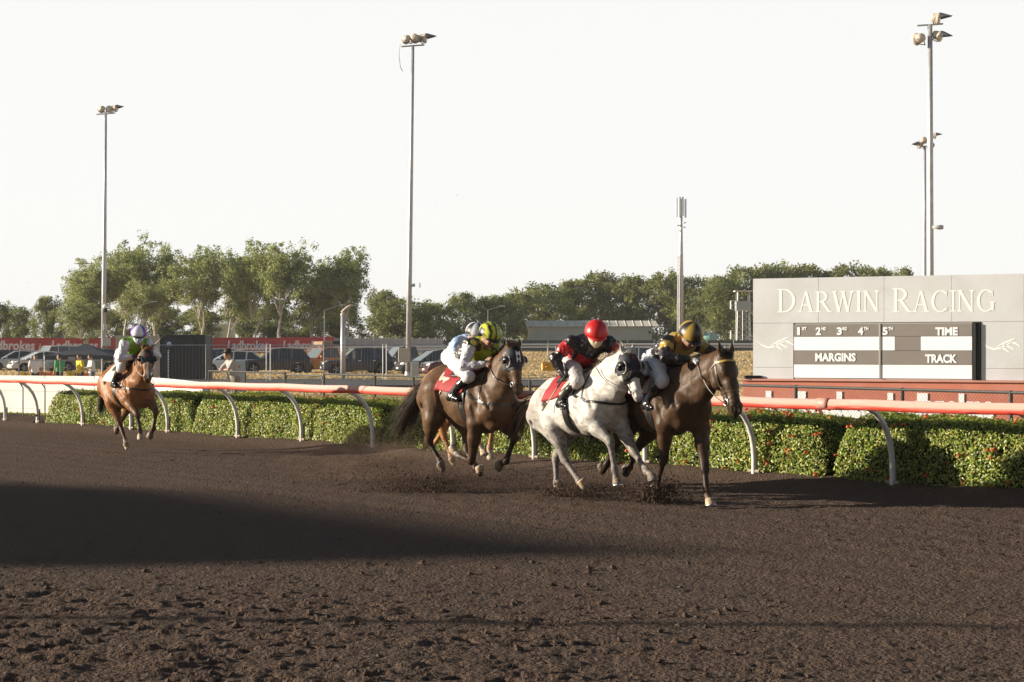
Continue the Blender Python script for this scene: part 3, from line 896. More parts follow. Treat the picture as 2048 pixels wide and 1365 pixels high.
for (px, py, w, h) in ((213, 685, .6, .6), (211, 655, .25, .5)): MB().cbox((0, 0, 0), (w, .3, h)).build("switch_box", M_BOXG, m1, bevel=.02, loc=at(px, py, 141.6) + o1)
m3, o3, t3 = mast("tallest floodlight mast, rising behind the scoreboard", 1862, 1860, 50, 100, .17, .13,
    [(.45, -.1, .32, (.85, -.3, -.15), 1.05, True), (-.72, 0, -.78, (-.6, .75, -.1), 1.1, False), (.55, 0, -.62, (.8, -.5, -.35), 1.0, True)])
p_ = at(1878, 455, 99.8) + o3
MB().tube([p_ + Vector((-.35, 0, 0)), p_ + Vector((.0, 0, .0)), p_ + Vector((.22, 0, 0))], [.06, .13, .11], 8).build("side_lamp", M_BOXG, m3, smooth=True)
m4, o4, t4 = mast("shorter floodlight mast showing just left of the tallest one", 1849, 1849.5, 293, 158, .17, .11,
    [(-.55, 0, .1, (-.8, -.4, -.2), 1.0, True), (-.1, 0, .5, (.1, .9, -.2), 1.0, False), (.9, 0, .9, (.95, -.1, -.1), .9, True), (.6, 0, .05, (.7, .5, -.3), .9, False)])

# stub post with a torn lamp head, in front of the cars
sp = at(686, 700, 104); zb = float(terrain_z(104))
st_ = thing("lamp_post", "short stout grey post with a tilted lamp head among the parked cars", "lamp post", (sp.x, 104, zb))
hgt = at(0, 632, 104).z - zb
MB().tube([(0, 0, -.1), (0, 0, hgt)], [.15, .13], 12).build("post", M_GALV, st_, smooth=True)
MB().lathe([(.14, 0), (.16, .05), (.13, .12), (.06, .2)], 10, (0, 0, hgt)).build("collar", M_BOXC, st_)
V = []
for i in range(6):
    t = i/5; c0 = Vector((-.08 + .75*t, 0, hgt + .16 + .42*math.sin(t*1.5)))
    w_ = .09*math.sin(math.pi*(t*.85+.12)) + .03
    V += [c0 + Vector((0, -w_, 0)), c0 + Vector((-.04, -w_*.5, w_)), c0 + Vector((-.04, w_*.5, w_)), c0 + Vector((0, w_, 0))]
MB().add(V, [(i*4+k, i*4+(k+1) % 4, i*4+4+(k+1) % 4, i*4+4+k) for i in range(5) for k in range(4)] + [(3, 2, 1, 0), (20, 21, 22, 23)]).build("lamp_head", M_LAMP, st_, smooth=True)
cab = at(830, 752, 108)
MB().cbox((0, 0, .45), (.46, .4, .95)).build("electrical_cabinet", M_BOXG, None, bevel=.015, loc=(cab.x, 108, float(terrain_z(108))))
tag(bpy.data.objects["electrical_cabinet"], "pale grey electrical cabinet at the foot of the middle light mast", "cabinet")

M_LPOLE = mat('lamp_pole_weathered', (.20, .20, .19), rough=.7)
# far street lamps
def street_lamp(label, px, py_top, Y, arm, h=None):
    p = at(px, py_top, Y); zb = float(terrain_z(Y)); root = thing("street_lamp", label, "street lamp", (p.x, Y, zb), group="street lamps before the trees")
    hh = p.z - zb
    MB().tube([(0, 0, -.1), (0, 0, hh)], [.055, .04], 8).build("pole", M_LPOLE, root)
    MB().tube([(0, 0, hh-.03), (arm, 0, hh+.28*abs(arm))], [.04, .03], 6).build("arm", M_LPOLE, root)
    MB().cbox((arm*1.12, 0, hh+.30*abs(arm)), (.55, .2, .09)).build("lamp", M_BOXG, root)
street_lamp("street lamp left of the grey-roofed shed", 976, 620, 165, 1.1)
street_lamp("street lamp before the leftmost gum trees", 276, 612, 170, 1.3)
street_lamp("dark street lamp before the middle gum trees", 649, 620, 170, 1.5)

# telecom mast
tm = at(1362, 700, 205); zb = float(terrain_z(205))
tel = thing("telecom_mast", "slim telecom mast with panel antennas above the trees", "mast", (tm.x, 205, zb))
H_ = at(0, 398, 205).z - zb
MB().tube([(0, 0, 0), (0, 0, H_*.45), (0, 0, H_*.72), (0, 0, H_)], [.30, .27, .2, .15], 12).build("pole", M_GALV, tel, smooth=True)
lad = MB(); lad.tube([(-.42, -.1, .5), (-.36, -.1, H_*.62)], .05, 5); lad.tube([(-.22, -.3, .5), (-.2, -.25, H_*.62)], .05, 5)
for z in np.arange(1, H_*.62, .45): lad.tube([(-.42, -.1, z), (-.22, -.28, z)], .025, 4)
lad.build("ladder", M_GALV, tel)
for (dx, dy, z0, z1) in ((-.45, -.1, H_-2.0, H_+.1), (-.15, -.3, H_-2.0, H_+.2), (.18, -.25, H_-1.9, H_+.2), (.5, .0, H_-2.1, H_)):
    an_ = MB().cbox((dx, dy, (z0+z1)/2), (.22, .15, z1-z0)).build("antenna_panel", M_SLOT, tel, bevel=.02)
    MB().tube([(dx*.2, dy*.2, (z0+z1)/2+.3), (dx, dy, (z0+z1)/2+.3)], .04, 5).build("bracket", M_GALV, an_)
for (dx, z) in ((-.35, H_-3.0), (.3, H_-3.2), (-.2, H_-3.6), (.35, H_-2.7)):
    MB().lathe([(.02, -.05), (.2, .0), (.24, .08)], 10, (dx, -.25, z)).build("dish", M_SLOT, tel)

# equipment shed beyond the far rail
M_SHEDW = mat("shed_wall", (.34, .35, .315), rough=.75, var=.06, vscale=1.0)
M_SHEDR = mat("shed_roof", (.62, .58, .48), rough=.7, var=.08, vscale=1.0)
M_SHEDL = mat("shed_end", (.42, .39, .28), rough=.75, var=.08, vscale=1)
def shed(name, label, px0, px1, py_eave, py_ridge, py_bot, Y, depth, over, wall, roof, endm, slope='mono', cat="shed"):
    a, b = at(px0, 700, Y), at(px1, 700, Y); zb = at(0, py_bot, Y).z; ze = at(0, py_eave, Y).z; zr = at(0, py_ridge, Y).z
    root = thing(name, label, cat, ((a.x+b.x)/2, Y, zb)); w = (b.x-a.x)/2; he, hr = ze-zb, zr-zb
    # walls as separate sheets with thickness
    MB().box(-w, w, 0, .12, -1.5, he).build("wall", wall, root)
    MB().box(-w, w, depth-.12, depth, -1.5, he).build("wall", wall, root)
    MB().box(-w-.01, -w+.12, .121, depth-.121, -1.5, he+.02).build("end_wall", endm, root)
    MB().box(w-.12, w+.01, .121, depth-.121, -1.5, he+.02).build("end_wall", endm, root)
    n = max(6, int((2*w+2*over)/.9)); 
    for i in range(n):
        x0 = -w-over + (2*w+2*over)*i/n; x1 = -w-over + (2*w+2*over)*(i+1)/n - .03
        mb = MB(); V = []
        ym = depth*.5
        for (x, dz) in ((x0, 0), (x0+.08, .05), (x0+.16, 0), (x1, 0)):
            V += [Vector((x, -over*.7, he-.05+dz)), Vector((x, ym, hr+dz)), Vector((x, depth+over*.7, he-.05+dz))]
        o = mb.add(V, [(3*i2+j, 3*i2+3+j, 3*i2+4+j, 3*i2+1+j) for i2 in range(3) for j in range(2)]).build("roof_sheet", roof, root)
        so = o.modifiers.new("thickness", 'SOLIDIFY'); so.thickness = .05
    return root
sh = shed("shed", "long low green-grey shed with pale roof beyond the far rail", 1064, 1304, 652, 641, 686, 212, 6.0, .7, M_SHEDW, M_SHEDR, M_SHEDL)
MB().box(-7.35, -6.6, -.06, -.005, -1, 1.72).build("corner_panel", M_SHEDL, sh)
MB().box(-7.1, -6.85, -.09, -.065, -1, 1.2).build("door", M_SHEDW, sh)
MB().cbox((6.6, -.1, 1.2), (.25, .15, .3)).build("wall_lamp", M_BLACKM, sh)
shed("site_hut", "pale green hut standing between the gum trunks", 428, 464, 649, 646, 686, 240, 3.0, .2, mat("hut_wall", (.44, .46, .30), rough=.8), M_SHEDR, mat("hut_end", (.6, .58, .42), rough=.8), cat="hut")
hut = shed("house", "low grey house with a blue awning behind the left fence", 88, 130, 664, 655, 690, 235, 8.0, .4, mat("house_wall", (.25, .22, .2), rough=.8), mat("house_roof", (.32, .27, .2), rough=.8), M_SHEDW, cat="house")
MB().box(-1.3, .9, -1.6, -.1, 1.0, 1.1).build("awning", mat("awning_blue", (.05, .16, .55), rough=.7), hut)

# lattice judge's tower
tw = at(1486, 700, 200); zb = at(0, 697, 200).z
tower = thing("lattice_tower", "steel lattice watchtower with a small cabin beside the scoreboard", "tower", (tw.x, 200, zb))
Ht = at(0, 584, 200).z - zb; w0, w1 = .75, .62
mb = MB()
for sx in (-1, 1):
    for sy in (-1, 1): MB().tube([(sx*w0, sy*w0, 0), (sx*w1, sy*w1, Ht)], .055, 6).build("leg", M_GALV, tower)
nz_ = 7; cabz = Ht*.66
for i in range(nz_):
    z0, z1 = cabz*i/nz_, cabz*(i+1)/nz_; wa, wb = w0+(w1-w0)*z0/Ht, w0+(w1-w0)*z1/Ht
    for (ax, ay, bx, by) in ((-1, -1, 1, -1), (1, -1, 1, 1), (1, 1, -1, 1), (-1, 1, -1, -1)):
        mb.tube([(ax*wa, ay*wa, z0), (bx*wb, by*wb, z1)], .028, 4); mb.tube([(bx*wa, by*wa, z0), (ax*wb, ay*wb, z1)], .028, 4); mb.tube([(ax*wb, ay*wb, z1), (bx*wb, by*wb, z1)], .03, 4)
mb.build("bracing", M_GALV, tower)
cabm = mat("cabin_panel", (.33, .36, .35), rough=.7)
MB().box(-.78, .78, -.78, .78, cabz, cabz+.10).build("cabin_floor", M_GALV, tower)
for (x0, x1, y0, y1) in ((-.78, .78, -.8, -.74), (-.78, .78, .74, .8), (-.8, -.74, -.73, .73), (.74, .8, -.73, .73)):
    MB().box(x0, x1, y0, y1, cabz+.1, cabz+1.05).build("cabin_panel", cabm, tower)
MB().box(-.95, .95, -.95, .95, Ht, Ht+.12).build("cabin_roof", M_SHEDR, tower)
for z in (cabz*.25, cabz*1.05):
    bk = MB()
    for dz in (0, .45, .9): bk.tube([(-1.35, -.4, z+dz), (-.75, -.4, z+dz)], .03, 4); bk.tube([(-1.35, .2, z+dz), (-.75, .2, z+dz)], .03, 4)
    bk.tube([(-1.35, -.4, z), (-1.35, -.4, z+.9)], .03, 4); bk.tube([(-1.35, .2, z), (-1.35, .2, z+.9)], .03, 4)
    bk.build("balcony", M_GALV, tower)
lad = MB(); lad.tube([(.25, -.85, 0), (.25, -.85, cabz)], .03, 4); lad.tube([(-.15, -.85, 0), (-.15, -.85, cabz)], .03, 4)
for z in np.arange(.3, cabz, .35): lad.tube([(-.15, -.85, z), (.25, -.85, z)], .02, 4)
lad.build("ladder", M_GALV, tower)
# fuel tank
tk = at(1419, 676, 205); tank = thing("storage_tank", "small teal storage tank on legs beside the watchtower", "tank", (tk.x, 205, at(0, 690, 205).z))
zt = tk.z - tank.location.z
MB().tube([(-.82, 0, zt), (-.78, 0, zt), (.78, 0, zt), (.82, 0, zt)], [.40, .52, .52, .40], 16).build("drum", mat("tank_teal", (.20, .42, .38), rough=.6, var=.1, vscale=2), tank, smooth=True)
for x in (-.5, .5): MB().box(x-.05, x+.05, -.4, .4, -.5, zt-.3).build("leg", M_GALV, tank)
for x in (-.1, .25): MB().tube([(x, -.54, -.3), (x, -.54, zt+.75), (x+.2, -.54, zt+.75), (x+.2, -.54, zt+.2)], .03, 5).build("pipe", M_GALV, tank)

# ------------------------------------------------------------------ far rails, banner fence
M_FARW = mat("far_rail_white", (.62, .61, .60), rough=.6)
def far_rail(label, pts, h, rails, step, post_r=.05):
    root = thing("far_rail", label, "rail", pts[0]); off = -Vector(root.location)
    for r_h in rails:
        P_ = [Vector((p[0], p[1], p[2]+r_h)) + off for p in pts]
        MB().tube(P_, .07, 6).build("rail_tube", M_FARW, root)
    for i in range(len(pts)-1):
        a, b = Vector(pts[i]), Vector(pts[i+1]); n = max(1, int((b-a).length/step))
        for k in range(n):
            p = a.lerp(b, k/n) + off
            MB().tube([p + Vector((0, .15, -.3)), p + Vector((0, .15, .6)), p + Vector((0, 0, h))], post_r, 5).build("post", M_FARW, root)
def gy(px, Y, dz=0.0): p = at(px, 700, Y); return Vector((p.x, Y, float(terrain_z(Y))+dz))
far_rail("white running rail of the far straight, before the red banner fence", [gy(-200, 150), gy(330, 152), gy(700, 156), gy(900, 158)], 1.1, (1.1, .86), 2.6)
far_rail("white rail of the far straight on the right, before the shed", [gy(940, 163), gy(1250, 164), gy(1600, 164)], 1.1, (1.1, .85), 3.0)

M_BANNER = mat("banner_red", (.36, .03, .035), rough=.7, var=.12, vscale=.6)
M_BANTXT = mat("banner_lettering", (.62, .58, .60), rough=.7)
ban = thing("banner_fence", "long red banner fence with white lettering before the trees", "fence", gy(300, 172))
boff = -Vector(ban.location)
YB_ = 172.0
pan = [-60, -8, 100, 207, 315, 405, 425, 532, 560, 669]
zt0, zt1 = at(0, 706, YB_).z, at(0, 675.5, YB_).z
for a_, b_ in zip(pan[:-1], pan[1:]):
    pa, pb = at(a_, 700, YB_), at(b_, 700, YB_)
    MB().box(pa.x+.02, pb.x-.02, YB_, YB_+.05, zt0, zt1 + random.Random(a_).uniform(-.06, .06)).build("banner_panel", M_BANNER, ban, loc=boff)
    MB().tube([(pa.x, YB_+.12, zt0-.5), (pa.x, YB_+.12, zt1+.15)], .05, 5).build("post", M_GALV, ban, loc=boff)
for (a_, b_) in ((-28, 70), (103, 196), (338, 424), (455, 537), (566, 648)):
    cu = bpy.data.curves.new("t", 'FONT'); cu.body = "Ladbrokes"; cu.size = 1; cu.offset = .03; cu.resolution_u = 2; cu.shear = .12
    ob = bpy.data.objects.new("t", cu); COL.objects.link(ob); bpy.context.view_layer.update()
    me = bpy.data.meshes.new_from_object(ob.evaluated_get(bpy.context.evaluated_depsgraph_get())); bpy.data.objects.remove(ob)
    xs_ = [v.co.x for v in me.vertices]; ys_ = [v.co.y for v in me.vertices]; A, B = at(a_, 681.5, YB_), at(b_, 701, YB_)
    for v in me.vertices:
        v.co = Vector((A.x + (v.co.x-min(xs_))/(max(xs_)-min(xs_))*(B.x-A.x), YB_-.03, B.z + (v.co.y-min(ys_))/(max(ys_)-min(ys_))*(A.z-B.z))) + boff
    me.materials.clear(); link("lettering", me, M_BANTXT, ban)
gf = thing("sheet_fence", "pale grey sheet fence right of the red banner fence", "fence", gy(780, 174)); goff = -Vector(gf.location)
M_GREYF = mat("fence_sheet_grey", (.33, .33, .345), rough=.7, var=.08, vscale=.7)
for i in range(14):
    pa, pb = at(669+i*15.6, 700, 174), at(669+(i+1)*15.6, 700, 174)
    MB().box(pa.x+.03, pb.x-.03, 174, 174.05, at(0, 706, 174).z, at(0, 677, 174).z).build("sheet", M_GREYF, gf, loc=goff)
    MB().tube([(pa.x, 173.95, at(0, 706, 174).z), (pa.x, 173.95, at(0, 674.5, 174).z)], .04, 5).build("post", M_GALV, gf, loc=goff)
MB().tube([Vector((at(669, 0, 174).x, 173.9, at(0, 691, 174).z)) + goff, Vector((at(888, 0, 174).x, 173.9, at(0, 691, 174).z)) + goff], .05, 5).build("top_rail", M_GALV, gf)
dg = thing("shade_fence", "dark green shade cloth fence below the shed", "fence", gy(1200, 185)); doff = -Vector(dg.location)
M_SHADEC = mat("shade_cloth", (.075, .085, .075), rough=.9, var=.15, vscale=.8)
for i in range(12):
    pa, pb = at(884+i*53, 700, 185), at(884+(i+1)*53, 700, 185)
    MB().box(pa.x, pb.x-.02, 185, 185.05, at(0, 706, 185).z, at(0, 681, 185).z).build("cloth_panel", M_SHADEC, dg, loc=doff)
    MB().tube([(pa.x, 184.9, at(0, 706, 185).z), (pa.x, 184.9, at(0, 680, 185).z)], .05, 5).build("post", M_GALV, dg, loc=doff)
# ------------------------------------------------------------------ spectator fence of black pipe and chain link
def chain_mesh(name, A, B, z0, z1, parent, pitch=.075, r=.0019, m=None):
    """Diamond wire between two points: every wire is a thin square bar."""
    A, B = Vector(A), Vector(B); d = (B-A); d.z = 0; L = d.length; d.normalize(); n = Vector((d.y, -d.x, 0)); H = z1-z0
    mb = MB(); slope = 1.0
    k = int((L+H)/pitch)
    for s in (1, -1):
        for i in range(k+1):
            u0 = i*pitch - (H if s > 0 else 0)
            pts = []
            ua, ub = u0, u0+s*H
            za, zb_ = z0, z1
            if s > 0: ua, ub = u0, u0+H
            else: ua, ub = u0, u0-H
            # clip to 0..L
            def cl(u1, zz1, u2, zz2):
                if u1 < 0: zz1 = zz1+(0-u1)/(u2-u1)*(zz2-zz1); u1 = 0
                if u1 > L: zz1 = zz1+(L-u1)/(u2-u1)*(zz2-zz1); u1 = L
                return u1, zz1
            if (ua < 0 and ub < 0) or (ua > L and ub > L): continue
            a2 = cl(ua, za, ub, zb_); b2 = cl(ub, zb_, ua, za)
            if abs(a2[0]-b2[0]) < .01: continue
            p, q = A + d*a2[0] + Vector((0, 0, a2[1]-A.z)), A + d*b2[0] + Vector((0, 0, b2[1]-A.z))
            e = (q-p).normalized(); f = n*r; g = e.cross(n).normalized()*r
            mb.add([p+f, p+g, p-f, p-g, q+f, q+g, q-f, q-g], [(0, 1, 5, 4), (1, 2, 6, 5), (2, 3, 7, 6), (3, 0, 4, 7)])
    o = mb.build(name, m, parent, recalc=False); o["kind"] = "stuff"
    return o
M_WIRE = mat("fence_wire", (.10, .095, .09), rough=.5, metal=.4)
FA = Vector((gnd(1592, 1).x*0 + (1592-1024)/FPX*31.5, 31.5, 0)); FB = Vector(((450-1024)/FPX*54.0, 54.0, 0))
fd = (FA-FB).normalized(); fL = (FA-FB).length
def f_pt(t, z=0): p = FA - fd*t; return Vector((p.x, p.y, z))
def f_t(px):
    k = (px-1024)/FPX; return (FA.x - k*FA.y)/(fd.x - k*fd.y)
fence = thing("spectator_fence", "black pipe and chain link fence behind the hedge", "fence", f_pt(10)); foff = -Vector(fence.location)
fpx = [2240, 2022, 1805, 1592, 1400, 1220, 1060, 940, 827, 750, 648, 570, 490, 418]
ft_ = [f_t(p) for p in fpx]
FH = 1.09
for t in ft_: MB().tube([f_pt(t, -.1) + foff, f_pt(t, FH+.03) + foff], .030, 8).build("post", M_DARKP, fence)
gate0, gate1 = f_t(648), f_t(570)
MB().tube([f_pt(ft_[0], FH) + foff, f_pt(gate0, FH) + foff], .024, 8).build("top_rail", M_DARKP, fence)
MB().tube([f_pt(gate1, FH) + foff, f_pt(ft_[-1], FH) + foff], .024, 8).build("top_rail", M_DARKP, fence)
gp = [f_pt(gate0-.0+.06, .12), f_pt(gate0+.06, FH-.18), f_pt(gate0+.16, FH-.05), f_pt(gate1-.16, FH-.05), f_pt(gate1-.06, FH-.18), f_pt(gate1-.06, .12), f_pt(gate0+.06, .12)]
ga = MB().tube([p + foff for p in gp], .022, 7).build("gate", M_DARKP, fence)
MB().tube([f_pt((gate0+gate1)/2, .12) + foff, f_pt((gate0+gate1)/2, FH-.22) + foff], .018, 6).build("gate_upright", M_DARKP, ga)
chain_mesh("chain_link", f_pt(ft_[0], 0) + foff, f_pt(ft_[-1], 0) + foff, .06, FH-.03, fence, m=M_WIRE)

# ------------------------------------------------------------------ white wall with wire stays at the left
M_WHITEW = mat("white_wall", (.80, .77, .71), rough=.75, var=.05, vscale=.8, dirt=(.62, .52, .42), dscale=1.2, damt=.35)
wall = thing("low_wall", "low sunlit white wall behind the rail on the far left", "wall", gnd(200, 832)); woff = -Vector(wall.location)
wp = [(-120, 50.5), (-20, 49.5), (90, 48.6), (190, 47.8), (265, 46.6), (312, 45.0), (352, 42.2), (385, 39.8), (404, 38.6)]
for (a_, ya), (b_, yb) in zip(wp[:-1], wp[1:]):
    p, q = at(a_, 700, ya), at(b_, 700, yb); p.z = q.z = 0
    d_ = (q-p).normalized(); n_ = Vector((-d_.y, d_.x, 0)); q2 = q - d_*.012
    V = [p, q2, q2 + n_*.14, p + n_*.14]
    h_ = 1.035
    MB().add([v + woff + Vector((0, 0, -.1)) for v in V] + [v + woff + Vector((0, 0, h_)) for v in V], [(3, 2, 1, 0), (4, 5, 6, 7), (0, 1, 5, 4), (1, 2, 6, 5), (2, 3, 7, 6), (3, 0, 4, 7)]).build("wall_panel", M_WHITEW, wall, bevel=.01)
st2 = thing("stay_fence", "thin wire fence on bent dark posts before the white wall", "fence", gnd(100, 850)); so2 = -Vector(st2.location)
sp_ = [(-40, 45.5), (46, 44.9), (90, 44.3), (144, 43.7), (207, 43.0)]
for (px, Y) in sp_:
    p = at(px, 700, Y); p.z = 0
    MB().tube([p + so2, p + so2 + Vector((0, 0, .80)), p + so2 + Vector((-.16, 0, 1.04))], .016, 6).build("post", M_DARKP, st2)
for z in (.30, .72, .95):
    for (a, ya), (b, yb) in zip(sp_[:-1], sp_[1:]):
        p, q = at(a, 700, ya), at(b, 700, yb); p.z = q.z = z
        MB().tube([p + so2, q + so2], .005, 4).build("wire", M_GALV, st2)

# ------------------------------------------------------------------ tall temporary fencing before the cars
def temp_panel(label, px0, px1, Y0, Y1, h=1.85, zb=None):
    a, b = at(px0, 700, Y0), at(px1, 700, Y1)
    a.z = float(terrain_z(Y0)) + .05; b.z = float(terrain_z(Y1)) + .05
    root = thing("temporary_fence", label, "fence", a, group="tall wire fence panels before the cars"); off = -Vector(a)
    for p in (a, b): MB().tube([p + off, p + off + Vector((0, 0, h+.05))], .028, 7).build("post", M_GALV, root)
    for z in (.12, h): MB().tube([a + off + Vector((0, 0, z)), b + off + Vector((0, 0, z))], .020, 6).build("cross_rail", M_GALV, root)
    n = int((b-a).length/.16); mb = MB()
    for i in range(1, n):
        p = a.lerp(b, i/n) + off; r = .0016
        mb.box(p.x-r, p.x+r, p.y-r, p.y+r, p.z+.12, p.z+h)
    o = mb.build("wires", M_GALV, root, recalc=False); o["kind"] = "stuff"
tp = [(-30, 75), (38, 75), (121, 75.5), (204, 76), (290, 91), (412, 92), (533, 93), (541, 93.2), (648, 95), (766, 96), (773, 96.2), (889, 97), (1000, 98), (1112, 98.5), (1210, 99), (1330, 99.5), (1450, 100), (1520, 100)]
nm = ["at the far left edge", "before the silver car", "before the man in the white shirt", None, "behind the trailing bay", "behind the man in the hat", None, "before the dark grey car", "before the orange truck", None,
      "left of the electrical cabinet", "behind the charcoal-vested jockey", "right of the M H hood", "behind the red-capped jockey", "behind the grey horse's head", "behind the leading jockey", "beside the scoreboard"]
for i in range(len(tp)-1):
    if nm[i]: temp_panel("galvanised wire fence panel " + nm[i], tp[i][0], tp[i+1][0], tp[i][1], tp[i+1][1], 1.22 if i < 3 else 1.85)

# ------------------------------------------------------------------ container, canopy, boards, barriers
M_CORR = mat("corrugated_beige", (.46, .41, .34), rough=.7, var=.1, vscale=1.5)
M_NAVY = mat("container_navy", (.012, .017, .026), rough=.55, var=.2, vscale=2)
def container(name, label, px0, px1, py0, py1, Y, depth, m, rib=.26, rot=0.0):
    a, b = at(px0, py1, Y), at(px1, py1, Y); zt_ = at(0, py0, Y).z; w = b.x-a.x; h = zt_-a.z
    root = thing(name, label, "container", (a.x, Y, a.z))
    MB().box(.02, w-.02, .03, depth-.03, .06, h-.04).build("shell", m, root)
    for (x0, x1) in ((0, .10), (w-.10, w)):
        for (y0, y1) in ((0, .10), (depth-.10, depth)): MB().box(x0, x1, y0, y1, 0, h).build("corner_post", m, root)
    MB().box(.101, w-.101, 0, .09, h-.10, h).build("top_rail", m, root); MB().box(.101, w-.101, 0, .09, 0, .10).build("bottom_rail", m, root)
    x = .14
    while x + rib*.5 < w-.12:
        MB().add([Vector(v) for v in ((x, .03, .1), (x+rib*.15, -.006, .1), (x+rib*.42, -.006, .1), (x+rib*.55, .03, .1), (x, .03, h-.1), (x+rib*.15, -.006, h-.1), (x+rib*.42, -.006, h-.1), (x+rib*.55, .03, h-.1))],
                 [(0, 1, 5, 4), (1, 2, 6, 5), (2, 3, 7, 6), (3, 0, 4, 7), (0, 3, 2, 1), (4, 5, 6, 7)]).build("corrugation", m, root)
        x += rib
    return root, w, h
container("shipping_container", "beige corrugated container half hidden by the trailing jockey", 231, 319, 671.5, 757, 106, 2.4, M_CORR)
ct, cw, chh = container("shipping_container", "dark navy container with a small white emblem and vertical lettering", 319.5, 410.5, 670, 764, 99, 2.4, M_NAVY, rib=.30)
MB().box(.28, .72, -.03, -.008, chh-.66, chh-.32).build("emblem_plate", mat("emblem_blue", (.03, .06, .14), rough=.5), ct)
MB().lathe([(.10, 0), (.10, .012)], 14, M=Matrix.Translation((.50, -.032, chh-.48)) @ Matrix.Rotation(R(90), 4, 'X')).build("emblem", M_SLOT, ct)
MB().add([(.46, -.048, chh-.53), (.54, -.048, chh-.53), (.50, -.048, chh-.42)], [(0, 1, 2)]).build("emblem_mark", M_NAVY, ct)
rl = random.Random(4); zc_ = chh-.82
for i in range(13):      # a column of small white characters, too small to read
    hh_ = rl.uniform(.05, .10); MB().box(.46-.035, .46+.035, -.016, -.009, zc_-hh_, zc_).build('letter_mark', M_SLOT, ct); zc_ -= hh_ + rl.uniform(.03, .06)

cn = thing("canopy", "dark navy pop-up canopy over the spectators on the left", "canopy", (at(172, 700, 96).x, 96, float(terrain_z(96))))
M_CANVAS = mat("canvas_navy", (.045, .050, .065), rough=.8, var=.15, vscale=2); M_CANVASL = mat("canvas_band", (.32, .30, .30), rough=.8)
hw_, ap, ev = 1.78, at(0, 687, 96).z - cn.location.z, at(0, 711.5, 96).z - cn.location.z
apx = Vector((0, 0, ap)); rim = [Vector((-hw_, -1.5, ev)), Vector((hw_, -1.5, ev)), Vector((hw_, 1.5, ev)), Vector((-hw_, 1.5, ev))]
for i in range(4):
    a, b = rim[i], rim[(i+1) % 4]; midp = (a+b)*.5 + Vector((0, 0, .04))
    q1, q2 = a.lerp(apx, .5) - Vector((0, 0, .08)), b.lerp(apx, .5) - Vector((0, 0, .08))
    o = MB().add([a, midp, b, q2, apx, q1], [(0, 1, 5), (1, 2, 3), (1, 3, 5), (5, 3, 4)]).build("roof_panel", M_CANVAS, cn, recalc=False)
    so = o.modifiers.new("thickness", 'SOLIDIFY'); so.thickness = .02
    v = MB().add([a, b, b - Vector((0, 0, .24)), midp - Vector((0, 0, .30)), a - Vector((0, 0, .24))], [(0, 1, 2, 3, 4)]).build("valance", M_CANVAS, cn, recalc=False)
    MB().tube([a - Vector((0, 0, .0)), Vector((a.x, a.y, 0))], .025, 6).build("leg", M_SLOT, cn)
MB().box(-.55, -.2, -1.53, -1.51, ev-.20, ev-.06).build("badge", M_CANVASL, cn)

sb_ = at(472, 765, 60); sgn = thing("notice_board", "grey notice board with small red print behind the man in the hat", "sign", (sb_.x, 60, .0))
MB().box(-.30, .30, 0, .04, .35, at(0, 723, 60).z).build("panel", mat("notice_grey", (.36, .40, .44), rough=.6), sgn)
for x in (-.24, .24): MB().tube([(x, .06, 0), (x, .06, 1.2)], .02, 6).build("leg", M_GALV, sgn)
for k_ in range(5): MB().box(-.13+.055*k_, -.13+.055*k_+.04, -.006, -.002, 1.14, 1.20).build("print_mark", mat_flat((.5, .05, .05), .6), sgn)
MB().box(-.02, .14, -.006, -.002, .62, .82).build("red_mark", mat_flat((.45, .08, .08), .6), sgn)
MB().box(-.2, -.06, -.006, -.002, .68, .78).build("green_mark", mat_flat((.03, .12, .06), .6), sgn)

def barrier(label, px0, px1, py0, py1, Y, col):
    a, b = at(px0, py1, Y), at(px1, py1, Y); zt_ = at(0, py0, Y).z; w, h = b.x-a.x, zt_-a.z
    root = thing("plastic_barrier", label, "barrier", (a.x, Y, a.z), group="water-filled plastic barriers")
    m = mat_flat(col, .5)
    MB().add([Vector(v) for v in ((0, -.22, 0), (w, -.22, 0), (w, .22, 0), (0, .22, 0), (0, -.16, h*.45), (w, -.16, h*.45), (w, .16, h*.45), (0, .16, h*.45), (0, -.10, h), (w, -.10, h), (w, .10, h), (0, .10, h))],
        [(3, 2, 1, 0), (0, 1, 5, 4), (1, 2, 6, 5), (2, 3, 7, 6), (3, 0, 4, 7), (4, 5, 9, 8), (5, 6, 10, 9), (6, 7, 11, 10), (7, 4, 8, 11), (8, 9, 10, 11)]).build("shell", m, root, bevel=.03)
    n = max(2, int(w/.45))
    for i in range(n):
        x = w*(i+.5)/n; MB().box(x-.09, x+.09, -.20, -.10, h*.38, h*.72).build("recess_rib", m, root, bevel=.02)
    for (x, z) in ((.12, h*.85), (w-.12, h*.85), (w*.12, h*.2)): MB().tube([(x, -.26, z), (x, .1, z)], .10, 10).build("filler_cap", m, root)
barrier("amber plastic barrier on the dry grass behind the grey horse", 1083, 1134, 725, 742, 82, (.75, .38, .03))
barrier("yellow plastic barrier before the man in the white shirt", 42, 66, 746, 760, 82, (.70, .52, .05))
barrier("orange plastic barrier before the canopy", 78, 112, 745, 760, 82, (.72, .20, .05))
barrier("yellow plastic barrier before the person in yellow", 134, 152, 744, 760, 82, (.70, .52, .05))
barrier("orange plastic barrier right of the person in yellow", 155, 185, 746, 760, 82, (.72, .22, .07))
